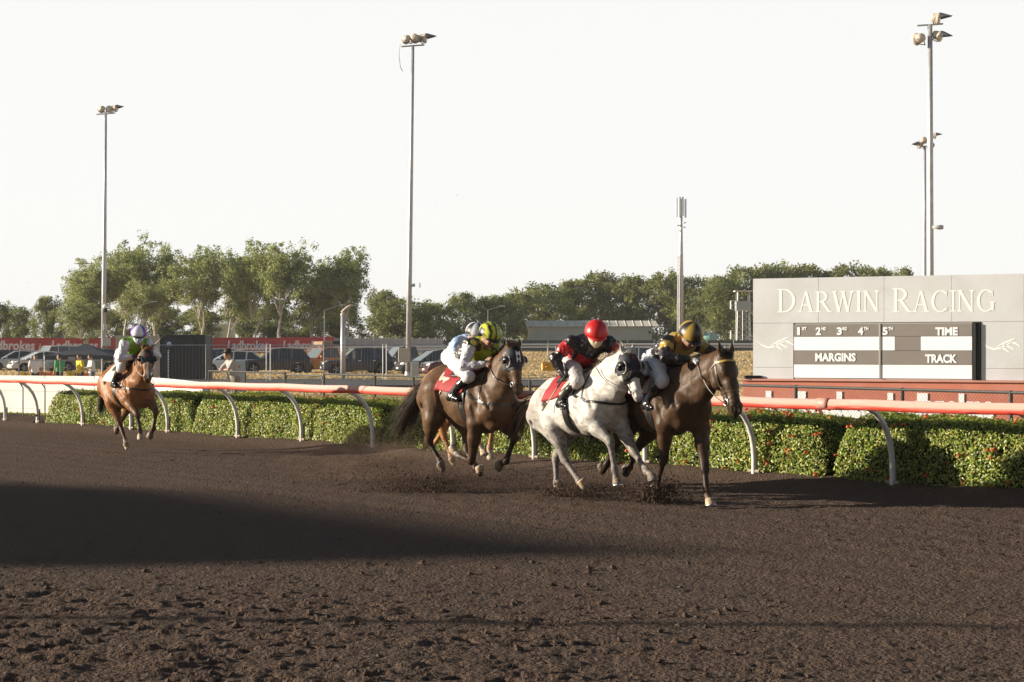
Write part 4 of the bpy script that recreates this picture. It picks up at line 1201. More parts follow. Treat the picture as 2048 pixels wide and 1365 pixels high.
# ------------------------------------------------------------------ trees
M_BARKP = mat("gum_bark_pale", (.55, .50, .44), rough=.9, color2=(.36, .30, .24), vscale=2.5, var=.2)
M_BARKD = mat("bark_dark", (.13, .10, .08), rough=.95, var=.3, vscale=4)
M_LEAFT = mat_leaf("tree_leaf", rough=.5, transl=.42, spec=.3)
def tree_meshes(seed, H, W, kind):
    """kind 'gum': open crown in clouds on bare limbs; 'dense': full crown to the ground. Returns (wood mesh, leaf mesh)."""
    r = np.random.RandomState(seed); mb = MB(); tips = []
    def limb(p, d, L, rad, lev):
        pts, rs_ = [Vector(p)], [rad]; d = Vector(d).normalized()
        n = 4
        for i in range(n):
            d = (d + Vector(r.normal(size=3)*.16) + Vector((0, 0, .05))).normalized()
            pts.append(pts[-1] + d*L/n); rs_.append(rad*(1-.55*(i+1)/n))
        mb.tube(pts, rs_, 6 if lev < 2 else 4, caps=False)
        if lev >= 3: tips.append(pts[-1]); return
        if lev >= 1: tips.append(pts[-1])
        for k in range(r.randint(3, 5) if lev < 2 else r.randint(2, 4)):
            q = pts[r.randint(2, n+1)]; az = r.uniform(0, 2*math.pi); sp = r.uniform(.45, .95)
            d2 = (d + Vector((math.cos(az), math.sin(az), 0))*sp + Vector((0, 0, .12))).normalized()
            limb(q, d2, L*r.uniform(.55, .8), rs_[-1]*r.uniform(.6, .85), lev+1)
    trunkH = H*(.34 if kind == 'gum' else .16)
    limb((0, 0, -.3), (r.uniform(-.08, .08), r.uniform(-.08, .08), 1), trunkH + .3, H*.020, 0)
    for k in range(4 if kind == 'gum' else 3):
        az = 2*math.pi*k/4 + r.uniform(-.5, .5)
        limb((0, 0, trunkH*.85), (math.cos(az)*.45, math.sin(az)*.45, 1), H*.30, H*.012, 1)
    # fit the skeleton to the wanted height and width
    T_ = np.array([tuple(t) for t in tips]); V0 = np.array(mb.v)
    zmax = T_[:, 2].max(); sx = (W*.46)/max(np.abs(T_[:, :2]).max(), .1); sz = H*.93/zmax
    fit = lambda A: np.stack([A[:, 0]*(1+(sx-1)*np.clip(A[:, 2]/trunkH, 0, 1)), A[:, 1]*(1+(sx-1)*np.clip(A[:, 2]/trunkH, 0, 1)), A[:, 2]*sz], 1)
    mb.v = [tuple(v) for v in fit(V0)]; T_ = fit(T_)
    # leaf clumps
    cl = []
    for t in T_:
        for _ in range(4 if kind == 'gum' else 2): cl.append((t + r.normal(size=3)*W*(.07 if kind == 'gum' else .035), W*(r.uniform(.035, .085) if kind == 'gum' else r.uniform(.06, .12))))
    if kind == 'dense':
        for i in range(150):
            a = r.uniform(0, 2*math.pi); zf = r.random_sample(); rr = W*.5*math.sin(math.pi*min(1, zf*.80+.17))**.55*r.random_sample()**.25
            cl.append((np.array((math.cos(a)*rr, math.sin(a)*rr, H*(.04+.90*zf))), W*r.uniform(.06, .11)))
    per = 40 if kind == 'gum' else 42
    Vl, Cl = [], []
    hue = r.random_sample()
    for (c, rad) in cl:
        n = per; pos = r.normal(size=(n, 3)); pos /= np.linalg.norm(pos, axis=1, keepdims=True)
        pos *= (r.random_sample((n, 1))**.45)*rad*np.array((1.15, 1.15, .85)); pos += c
        if kind == 'gum': pos[:, 2] -= r.random_sample(n)**2*rad*.9      # drooping sprays
        nv = r.normal(size=(n, 3)) + np.array((0, 0, .35)); nv /= np.linalg.norm(nv, axis=1, keepdims=True)
        d = np.cross(nv, r.normal(size=(n, 3))); d /= np.linalg.norm(d, axis=1, keepdims=True); b = np.cross(nv, d)
        l = r.uniform(.09, .19, (n, 1))*(1.0 if kind == 'gum' else 1.12); w = l*r.uniform(.38, .6, (n, 1))
        Vl.append(np.stack([pos-d*l, pos+b*w, pos+d*l, pos-b*w], 1).reshape(-1, 3))
        tone = r.uniform(.72, 1.25)
        base = lerp((.20, .26, .09), (.44, .47, .18), r.random_sample()) if kind == 'gum' else lerp((.13, .17, .05), (.29, .31, .10), r.random_sample())
        cc = np.tile(base*tone, (n, 1))*r.uniform(.75, 1.25, (n, 1))
        dry = r.random_sample(n) < (.08 if kind == 'gum' else .05); cc[dry] = (.22, .15, .055)
        Cl.append(cc)
    Vl = np.concatenate(Vl); Cl = np.concatenate(Cl)
    wood = mb.mesh("wood"); wood.materials.append(M_BARKP if kind == 'gum' else M_BARKD)
    leaf = mesh_np("leaves", Vl, np.arange(len(Vl)).reshape(-1, 4), fcols=Cl); leaf.materials.append(M_LEAFT)
    return wood, leaf
PROTO = {('gum', k): tree_meshes(100+k, 12.0, 8.5, 'gum') for k in range(5)}
PROTO.update({('dense', k): tree_meshes(200+k, 8.0, 8.0, 'dense') for k in range(5)})
def tree(name, label, kind, k, px, py_top, Y, wpx, group, py_base=694, rz=0.0):
    hH, hW = (12.0, 8.5) if kind == 'gum' else (8.0, 8.0)
    p = at(px, 700, Y); zb = float(terrain_z(Y)); H = at(0, py_top, Y).z - zb; W = wpx/FPX*Y
    root = thing(name, label, "tree", (p.x, Y, zb), rz, group)
    root.scale = (W/hW, W/hW, H/hH)
    wo_, le_ = PROTO[(kind, k)]
    link("trunk", wo_, None, root); cr_ = link("crown", le_, None, root)
    return root
G1, G2 = "tall gum trees on the left", "dense trees along the back"
gl = [("leftmost tall gum tree, drooping and pale", 150, 540, 178, 135, 0), ("gum tree behind the left light mast", 205, 512, 182, 140, 1), ("tallest gum tree right of the left light mast", 250, 468, 190, 150, 2),
      ("tall gum tree behind the trailing jockey", 318, 474, 192, 140, 3), ("rounded gum tree above the navy container", 398, 492, 186, 150, 4), ("gum tree right of the navy container", 452, 496, 195, 125, 0),
      ("gum tree above the white hatchback", 505, 484, 188, 145, 2), ("white-trunked gum tree above the orange truck", 560, 482, 184, 150, 1), ("broad gum tree left of the stout lamp post", 630, 510, 190, 140, 3),
      ("rightmost tall gum tree, left of the middle light mast", 692, 494, 186, 140, 4), ("low pale gum tree behind the left red banner", 165, 590, 172, 140, 3), ("small pale gum tree between the two leftmost masts", 290, 560, 176, 100, 1)]
for i, (lb, px, py, Y, w, k) in enumerate(gl): tree("gum_tree", lb, 'gum', k, px, py, Y, w, G1, rz=i*1.3)
ll = [("scrubby tree at the far left edge", -10, 605, 200, 70), ("scrubby tree with brown twigs at far left", 40, 612, 205, 70), ("bushy tree before the blue awning", 92, 590, 196, 66), ("low dark tree under the left gums", 225, 620, 205, 110), ("low dark tree behind the canopy", 330, 612, 205, 110),
      ("low dark tree behind the navy container", 395, 618, 203, 100), ("low tree behind the pale green hut", 485, 600, 250, 110), ("low dark tree under the middle gums", 545, 610, 204, 90), ("low dark tree behind the orange truck", 610, 612, 203, 100), ("dark rounded tree below the rightmost gum", 680, 600, 204, 110),
      ("bright rounded tree left of the middle mast", 775, 580, 212, 80), ("dark dome-shaped tree behind the middle mast", 800, 596, 202, 150), ("dark tree right of the middle mast", 862, 604, 206, 100),
      ("mid green tree behind the pale-blue jockey", 925, 584, 212, 100), ("green tree above the lime striped cap", 985, 588, 214, 110), ("tree behind the far street lamp", 1030, 584, 218, 100),
      ("tree above the shed's left end", 1085, 566, 226, 130), ("tree above the shed's middle", 1150, 556, 230, 130), ("tall dense tree above the red cap", 1205, 542, 232, 140), ("tree above the shed's right end", 1270, 548, 230, 130),
      ("tree left of the telecom mast", 1330, 546, 228, 130), ("tree right of the telecom mast", 1395, 552, 226, 130), ("light green tree left of the watchtower", 1440, 550, 218, 110), ("tall dense tree behind the watchtower", 1490, 530, 226, 140),
      ("tree above the scoreboard's left end", 1550, 524, 228, 130), ("tree above the first serif word", 1620, 528, 230, 140), ("tree above the scoreboard's middle", 1690, 526, 228, 140), ("tree above the second serif word", 1755, 532, 226, 120), ("last tree before the tallest mast", 1805, 534, 222, 90),
      ("tree hidden behind the scoreboard's right half", 1880, 570, 226, 120), ("tree hidden behind the scoreboard's right end", 1960, 566, 228, 130), ("tree beyond the right picture edge", 2060, 562, 228, 140), ("farther tree beyond the right picture edge", 2160, 560, 226, 140)]
for i, (lb, px, py, Y, w) in enumerate(ll): tree("dense_tree", lb, 'dense', i % 5, px, py, Y, w, G2, rz=i*2.1)
# leafless pinkish tree in the gap
bt = at(868, 700, 225); rr_ = np.random.RandomState(5)
bare = thing("bare_tree", "leafless pinkish tree in the gap right of the middle mast", "tree", (bt.x, 225, float(terrain_z(225))))
wmb = MB()
def twig(p, d, L, rad, lev):
    q = p + d*L; wmb.tube([p, (p+q)*.5 + Vector(rr_.normal(size=3)*L*.05), q], [rad, rad*.8, rad*.55], 4, caps=False)
    if lev < 5:
        for _ in range(3): twig(q, (d + Vector(rr_.normal(size=3)*.45) + Vector((0, 0, .1))).normalized(), L*.68, rad*.58, lev+1)
twig(Vector((0, 0, -.2)), Vector((0, 0, 1)), 2.0, .14, 0)
wmb.build("trunk", mat("twig_pink", (.30, .20, .17), rough=.9), bare)
# ------------------------------------------------------------------ parked cars
M_GLASS = mat("car_glass", (.022, .026, .030), rough=.06, spec=.9)
M_WSCREEN = mat("car_windscreen", (.16, .19, .20), rough=.05, spec=1.0)
M_TYRE = mat("tyre", (.016, .016, .016), rough=.85)
M_RIM = mat("wheel_rim", (.5, .5, .5), rough=.3, metal=.8)
M_CHROME = mat("chrome", (.75, .74, .72), rough=.15, metal=1.0)
M_LIGHTC = mat("headlight_glass", (.62, .62, .6), rough=.1, spec=.9)
M_TRIM = mat("black_trim", (.02, .02, .021), rough=.6)
M_PLATE = mat("number_plate", (.7, .68, .6), rough=.5)
def car(label, pos, head, paint, kind='suv', L=4.6, W=1.85, H=1.68, extra=()):
    """pos = ground point of the middle; head = heading of the bonnet in degrees (0 = +X)."""
    root = thing("parked_car", label, "car", pos, R(head), group="cars parked beyond the track")
    m = mat("car_paint_%s" % label[:12].replace(" ", "_"), paint, rough=.22, spec=.5, coat=.6, dirt=(.25, .19, .13), dscale=2.2, damt=.12)
    hL = L/2
    if kind == 'suv':   side = [(-hL, .62), (-hL+.04, 1.02), (-hL+.25, 1.05), (.62, 1.02), (hL-.35, .92), (hL-.06, .78), (hL, .62)]; gh = [(-hL+.12, 1.04), (-hL+.62, H-.05), (-.5, H), (.25, H-.06), (1.05, 1.02)]
    elif kind == 'hatch': side = [(-hL, .60), (-hL+.05, .95), (-hL+.2, .98), (.75, .95), (hL-.4, .80), (hL-.05, .66), (hL, .55)]; gh = [(-hL+.10, .97), (-hL+.75, H-.06), (-.4, H), (.2, H-.07), (1.15, .94)]
    elif kind == 'ute': side = [(-hL, .70), (-hL+.02, 1.08), (-.75, 1.08), (.78, 1.08), (hL-.22, 1.05), (hL-.04, .92), (hL, .62)]; gh = [(-.98, 1.07), (-.80, H-.04), (-.2, H), (.35, H-.05), (1.0, 1.06)]
    else:               side = [(-hL, .66), (-hL+.02, 1.10), (-hL+.1, 1.12), (.8, 1.12), (hL-.2, 1.08), (hL-.04, .96), (hL, .66)]; gh = [(-hL+.04, 1.11), (-hL+.16, H-.05), (-.3, H), (.42, H-.04), (.86, 1.10)]
    # body: lofted cross sections
    def loft(prof, hwf, z0, name, mm, par, n=22):
        xs_ = np.linspace(prof[0][0], prof[-1][0], n); zs_ = np.interp(xs_, [p[0] for p in prof], [p[1] for p in prof])
        V, Fs = [], []
        for x, z in zip(xs_, zs_):
            w1, w2, w3 = hwf(x)
            zb_ = z0(x); zm = zb_ + (z-zb_)*.72
            V += [(x, -w1, zb_), (x, -w2, zm), (x, -w3, z), (x, w3, z), (x, w2, zm), (x, w1, zb_)]
        for i in range(n-1):
            for k in range(6): Fs.append((6*i+k, 6*i+(k+1) % 6, 6*i+6+(k+1) % 6, 6*i+6+k))
        Fs += [tuple(range(6)), tuple(reversed([6*(n-1)+k for k in range(6)]))]
        return MB().add(V, Fs).build(name, mm, par, smooth=False)
    hw0 = W/2
    ends = lambda x: 1 - .16*max(0, (abs(x)-hL+.5)/.5)**2
    wx = (hL-.86, -hL+.88); wr = .36 if kind != 'hatch' else .32
    def under(x):
        z = .30
        for c in wx:
            d = abs(x-c)
            if d < wr+.07: z = max(z, math.sqrt((wr+.07)**2 - d*d) + wr)
        return z
    body = loft(side, lambda x: (hw0*.97*ends(x), hw0*ends(x), hw0*.93*ends(x)), under, "body", m, root, 64)
    MB().box(-hL+.15, hL-.15, -hw0*.86, hw0*.86, .26, .7).build("underbody", M_TRIM, root)
    # greenhouse: glass volume with painted roof and pillars
    gx = [p[0] for p in gh]; gz = [p[1] for p in gh]; zbelt = gz[0]
    def ghw(x, z): t = (z-zbelt)/(H-zbelt); return hw0*(.93 - .17*t)
    V, Fs = [], []
    for (x, z) in gh: V += [(x, -ghw(x, z), z), (x, ghw(x, z), z)]
    V2 = [(p[0]*.985, 0, 0) for p in gh]
    prof = [(gx[0], zbelt-.03)] + gh[1:-1] + [(gx[-1], zbelt-.03)]
    gv = []
    for s in (-1, 1):
        for (x, z) in prof: gv.append((x, s*ghw(x, max(z, zbelt))*.985, z-.012))
    n = len(prof)
    MB().add(gv, [tuple(range(n)), tuple(reversed(range(n, 2*n)))] + [(i, n+i, n+(i+1) % n, (i+1) % n) for i in range(n)]).build("windows", M_GLASS, root)
    # windscreen and roof sheets
    def strip(i, j, name, mm, off, inset=.0):
        (xa, za), (xb, zb2) = gh[i], gh[j]; wa, wb = ghw(xa, za)-inset, ghw(xb, zb2)-inset
        dx, dz = xb-xa, zb2-za; L2 = math.hypot(dx, dz); nx, nz2 = -dz/L2, dx/L2
        if nz2 < 0: nx, nz2 = -nx, -nz2
        V = [(xa, -wa, za), (xb, -wb, zb2), (xb, wb, zb2), (xa, wa, za)]
        V = [(x+nx*off, y, z+nz2*off) for x, y, z in V]
        o = MB().add(V, [(0, 1, 2, 3)]).build(name, mm, root); so = o.modifiers.new("t", 'SOLIDIFY'); so.thickness = .02
    strip(1, 2, "roof", m, .012); strip(2, 3, "roof", m, .0125)
    strip(3, 4, "windscreen", M_WSCREEN, .006, .09); strip(0, 1, "rear_window", M_GLASS, .006, .09)
    for s in (-1, 1):
        pil = MB()
        def P_(x, z, o=.004): return Vector((x, s*(ghw(x, z)+o), z))
        for (a, b) in ((gh[3], gh[4]), (gh[0], gh[1])): pil.tube([P_(*a), P_(*b)], .045, 5)
        for xm in (-.12, -1.0 if kind != 'ute' else -.6):
            if gx[0]+.4 < xm < gx[-1]: pil.tube([P_(xm, zbelt), P_(xm-.06, np.interp(xm-.06, gx, gz))], .04, 5)
        pil.tube([P_(*gh[1]), P_(*gh[2]), P_(*gh[3])], .04, 5)
        pil.build("window_pillars", m, root)
    # wheels
    for x in wx:
        for s in (-1, 1):
            M = Matrix.Translation((x, s*(hw0-.13), wr)) @ Matrix.Rotation(R(90), 4, 'X')
            w_ = MB().lathe([(wr-.10, -.12), (wr-.02, -.12), (wr, -.08), (wr, .08), (wr-.02, .12), (wr-.10, .12)], 20, M=M).build("wheel", M_TYRE, root, smooth=True)
            rm = MB(); sx = -1 if s > 0 else 1
            rm.lathe([(wr-.10, sx*.09), (wr-.12, sx*.123), (wr-.15, sx*.10), (.06, sx*.08), (.05, sx*.115), (.005, sx*.12)], 20, M=M)
            for k in range(5):
                a = 2*math.pi*k/5; rm.cbox((math.cos(a)*.14, math.sin(a)*.14, sx*.108), (.05, .05, .03), M)
                rm.tube([M @ Vector((math.cos(a)*.04, math.sin(a)*.04, sx*.112)), M @ Vector((math.cos(a)*(wr-.12), math.sin(a)*(wr-.12), sx*.118))], .03, 5)
            rm.build("rim", M_RIM, w_, recalc=True)
    # face
    fz = .62
    gr = MB().box(hL-.02, hL+.015, -hw0*.45, hw0*.45, fz-.02, fz+.20).build("grille", M_TRIM, root)
    for k in range(3): MB().box(hL+.016, hL+.03, -hw0*.43, hw0*.43, fz+.03+.06*k, fz+.05+.06*k).build("grille_bar", M_CHROME if 'chrome' in extra or k == 2 else M_TRIM, gr)
    for s in (-1, 1):
        MB().add([Vector(v) for v in ((hL-.03, s*hw0*.48, fz+.06), (hL-.14, s*hw0*.84, fz+.10), (hL-.16, s*hw0*.84, fz+.26), (hL-.05, s*hw0*.48, fz+.20),
                  (hL+.03, s*hw0*.48, fz+.07), (hL-.06, s*hw0*.88, fz+.11), (hL-.09, s*hw0*.88, fz+.24), (hL+.0, s*hw0*.48, fz+.19))],
                 [(0, 1, 2, 3), (4, 7, 6, 5), (0, 4, 5, 1), (1, 5, 6, 2), (2, 6, 7, 3), (3, 7, 4, 0)]).build("headlight", M_LIGHTC, root)
        MB().cbox((.78, s*(hw0+.10), zbelt+.09), (.12, .2, .15)).build("mirror", m, root, bevel=.02)
        MB().box(hL-.06, hL+.02, s*hw0*.62-.09, s*hw0*.62+.09, .40, .47).build("fog_lamp", M_LIGHTC, root)
        for xh in (-.02, -.98):
            if kind == 'ute' and xh < -.5: xh = -.55
            MB().cbox((xh, s*(hw0*.985), zbelt-.12), (.2, .05, .035)).build("door_handle", M_CHROME if 'chrome' in extra else m, root)
    MB().box(hL-.10, hL+.05, -hw0*.86, hw0*.86, .34, .52).build("bumper", M_TRIM if kind in ('4wd',) else m, root, bevel=.02)
    MB().box(hL+.052, hL+.06, -.19, .19, .42, .53).build("number_plate", M_PLATE, root)
    if 'bullbar' in extra:
        bb = MB(); x = hL+.22
        for y in (-.42, .42): bb.tube([(hL, y, .35), (x, y, .45), (x, y, 1.0), (x-.05, y*.9, 1.1)], .05, 7)
        for z, w_ in ((.62, .85), (.85, .80), (1.08, .42)): bb.tube([(x-.2*(w_ > .5), -w_, z), (x, -.45*min(1, w_/.42), z), (x, .45*min(1, w_/.42), z), (x-.2*(w_ > .5), w_, z)], .04, 7)
        for s in (-1, 1): bb.tube([(x-.2, s*.85, .45), (x-.2, s*.88, .85), (x-.1, s*.6, .95)], .04, 6)
        bb.build("bull_bar", M_CHROME, root, smooth=True)
    if 'roofrack' in extra:
        rk = MB().box(-1.25, .35, -.68, .68, H+.09, H+.13).build("roof_rack", M_TRIM, root)
        MB().box(-1.2, .35, -.62, .62, H+.14, H+.42).build("roof_tent", mat("tent_tan", (.34, .24, .15), rough=.85, var=.3, vscale=3), root, bevel=.06)
        MB().box(-1.22, -.5, -.64, .64, H+.2, H+.46).build("tent_cover", M_TRIM, root, bevel=.04)
    if 'tray' in extra: MB().box(-hL+.05, -1.0, -hw0*.85, hw0*.85, 1.085, 1.12).build("tray_cover", M_TRIM, root)
    if 'snorkel' in extra: MB().tube([(.9, -hw0-.02, 1.0), (.72, -hw0-.02, 1.3), (.5, -hw0+.1, H+.1), (.62, -hw0+.1, H+.15)], .05, 7).build("snorkel", M_TRIM, root)
    return root
def cpos(px, Y): p = at(px, 700, Y); return Vector((p.x, Y, float(terrain_z(Y)) - .02))
HD = 180 + 28
car("silver car at the far left behind the wire fence", cpos(34, 141), HD-12, (.48, .50, .53), 'hatch', 4.5, 1.8, 1.55)
car("black car cut off by the left picture edge", cpos(-12, 144), HD, (.05, .055, .065), 'suv', 4.6, 1.85, 1.6)
car("small white car partly behind the man in the white shirt", cpos(78, 134), HD, (.66, .64, .60), 'hatch', 4.2, 1.75, 1.5)
car("cream boxy four-wheel drive beside the canopy", cpos(104, 141), HD+10, (.58, .54, .46), '4wd', 4.7, 1.9, 1.92, ('snorkel',))
car("dark car under the canopy's edge", cpos(176, 134), HD-10, (.16, .17, .14), 'suv', 4.7, 1.88, 1.72)
car("dark blue car behind the white hatchback", cpos(425, 141), HD-5, (.05, .08, .15), 'suv', 4.5, 1.85, 1.66)
car("white hatchback behind the man in the hat", cpos(462, 127), HD-18, (.60, .66, .70), 'hatch', 4.4, 1.8, 1.55)
car("dark grey wagon-like car left of the orange truck", cpos(552, 127), HD-18, (.035, .038, .048), 'suv', 4.75, 1.88, 1.72)
car("orange pickup truck with silver bull bar and rooftop tent", cpos(644, 131), HD+12, (.62, .20, .03), 'ute', 5.3, 1.92, 1.80, ('bullbar', 'roofrack', 'tray'))
car("dark blue-grey car before the stout lamp post", cpos(714, 122), HD-14, (.040, .048, .070), 'suv', 4.7, 1.9, 1.76, ('chrome',))
car("grey pickup truck left of the middle light mast", cpos(802, 126), HD-4, (.16, .165, .18), 'ute', 5.3, 1.92, 1.86, ('chrome', 'tray'))
car("black car behind the electrical cabinet", cpos(866, 119), HD-4, (.025, .026, .032), 'hatch', 4.8, 1.85, 1.62, ('chrome',))
car("maroon car just left of the charcoal-vested jockey", cpos(920, 112), HD-6, (.10, .03, .045), 'suv', 4.6, 1.85, 1.62, ('chrome',))
car("white four-wheel drive behind the grey horse's head", cpos(1240, 118), HD-20, (.62, .64, .66), 'suv', 5.0, 1.9, 1.82)
# ------------------------------------------------------------------ horses
M_COAT = mat("horse_coat", (0, 0, 0), rough=0.47, spec=0.17, attr=True, var=0.30, vscale=16, bump=0.35, bscale=42, bdist=0.006, stretch=(.45, 1, 1.25))
M_HAIR = mat("horse_hair", (0, 0, 0), rough=0.65, attr=True, spec=0.10)
M_HOOF = mat("hoof_horn", (0.16, 0.12, 0.085), rough=0.6, var=0.4, vscale=30, dirt=(0.03, 0.02, 0.015), dscale=14, damt=0.7)
M_HOOFP = mat("hoof_pale", (0.42, 0.31, 0.2), rough=0.6, var=0.3, vscale=30, dirt=(0.06, 0.04, 0.028), dscale=12, damt=0.8)
M_EYE = mat("horse_eye", (0.01, 0.006, 0.004), rough=0.06, spec=0.8)
M_LEATH = mat("black_leather", (0.018, 0.016, 0.015), rough=0.38, var=0.3, vscale=30)
M_LEATHB = mat("brown_leather", (0.075, 0.045, 0.028), rough=0.45, var=0.3, vscale=25)
M_GOLD = mat("gold_strap", (0.55, 0.36, 0.09), rough=0.45)
M_WHITESTRAP = mat("white_strap", (0.6, 0.58, 0.55), rough=0.6)
M_STEEL = mat("bit_steel", (0.6, 0.6, 0.6), rough=0.25, metal=1.0)
M_HOOD = mat("hood_cloth", (0.016, 0.016, 0.024), rough=0.7, var=0.3, vscale=40, bump=0.2, bscale=60)
M_CUP = mat("blinker_cup", (0.02, 0.02, 0.022), rough=0.35)
M_CUPRIM = mat("blinker_cup_rim", (0.5, 0.47, 0.43), rough=0.4)
M_FLEECE = mat("sheepskin_black", (0.03, 0.026, 0.02), rough=0.95, var=0.5, vscale=50, bump=1.0, bscale=60, bdist=0.02)
M_CLOTHRED = mat("saddlecloth_red", (0.30, 0.010, 0.013), rough=0.7, var=0.15, vscale=12, bump=0.3, bscale=25)
M_CLOTHPALE = mat("saddlecloth_pale", (0.62, 0.42, 0.36), rough=0.65, var=0.15, vscale=12)
M_CLOTHWHITE = mat("saddlecloth_white", (0.55, 0.52, 0.47), rough=0.65, var=0.12, vscale=12)
M_PAD = mat("saddle_pad_cream", (0.55, 0.48, 0.38), rough=0.8, var=0.2, vscale=20)
M_BLUE = mat("blue_cloth", (0.02, 0.09, 0.42), rough=0.6)
M_TEXTW = mat("white_lettering", (0.75, 0.75, 0.75), rough=0.6)
M_TEXTR = mat("red_lettering", (0.45, 0.02, 0.03), rough=0.6)

HEADING = 37.0
def horse_frame(root, O, zrot=None):
    a = R(HEADING if zrot is None else zrot)
    root.location = (O[0], O[1], 0)
    # local x = heading (sin a, -cos a), local y = left (cos a, sin a)
    root.rotation_euler = (0, 0, math.atan2(-math.cos(a), math.sin(a)))

def strap(name, path, width, m, parent, bvh, off=0.006, sub=6, thick=0.004):
    """A leather strap laid on the surface through the given points."""
    pts, nor = [], []
    for i in range(len(path)-1):
        for s in range(sub):
            p = Vector(lerp(path[i], path[i+1], s/sub))
            q, n, _, _ = bvh.find_nearest(p)
            pts.append(q + n*off); nor.append(n)
    q, n, _, _ = bvh.find_nearest(Vector(path[-1])); pts.append(q + n*off); nor.append(n)
    for _ in range(2):
        pts = [pts[0]] + [(pts[i-1] + pts[i]*2 + pts[i+1])*0.25 for i in range(1, len(pts)-1)] + [pts[-1]]
    mb = MB(); V = []; n_ = len(pts)
    for i, p in enumerate(pts):
        d = (pts[min(i+1, n_-1)] - pts[max(i-1, 0)]).normalized()
        s = d.cross(nor[i]).normalized()*width*0.5; t = nor[i]*thick
        V += [p - s, p + s, p + s + t, p - s + t]
    Fs = []
    for i in range(n_-1):
        for k in range(4):
            Fs.append((4*i+k, 4*i+(k+1) % 4, 4*i+4+(k+1) % 4, 4*i+4+k))
    Fs += [(3, 2, 1, 0), (4*n_-4, 4*n_-3, 4*n_-2, 4*n_-1)]
    return mb.add(V, Fs).build(name, m, parent, smooth=False)

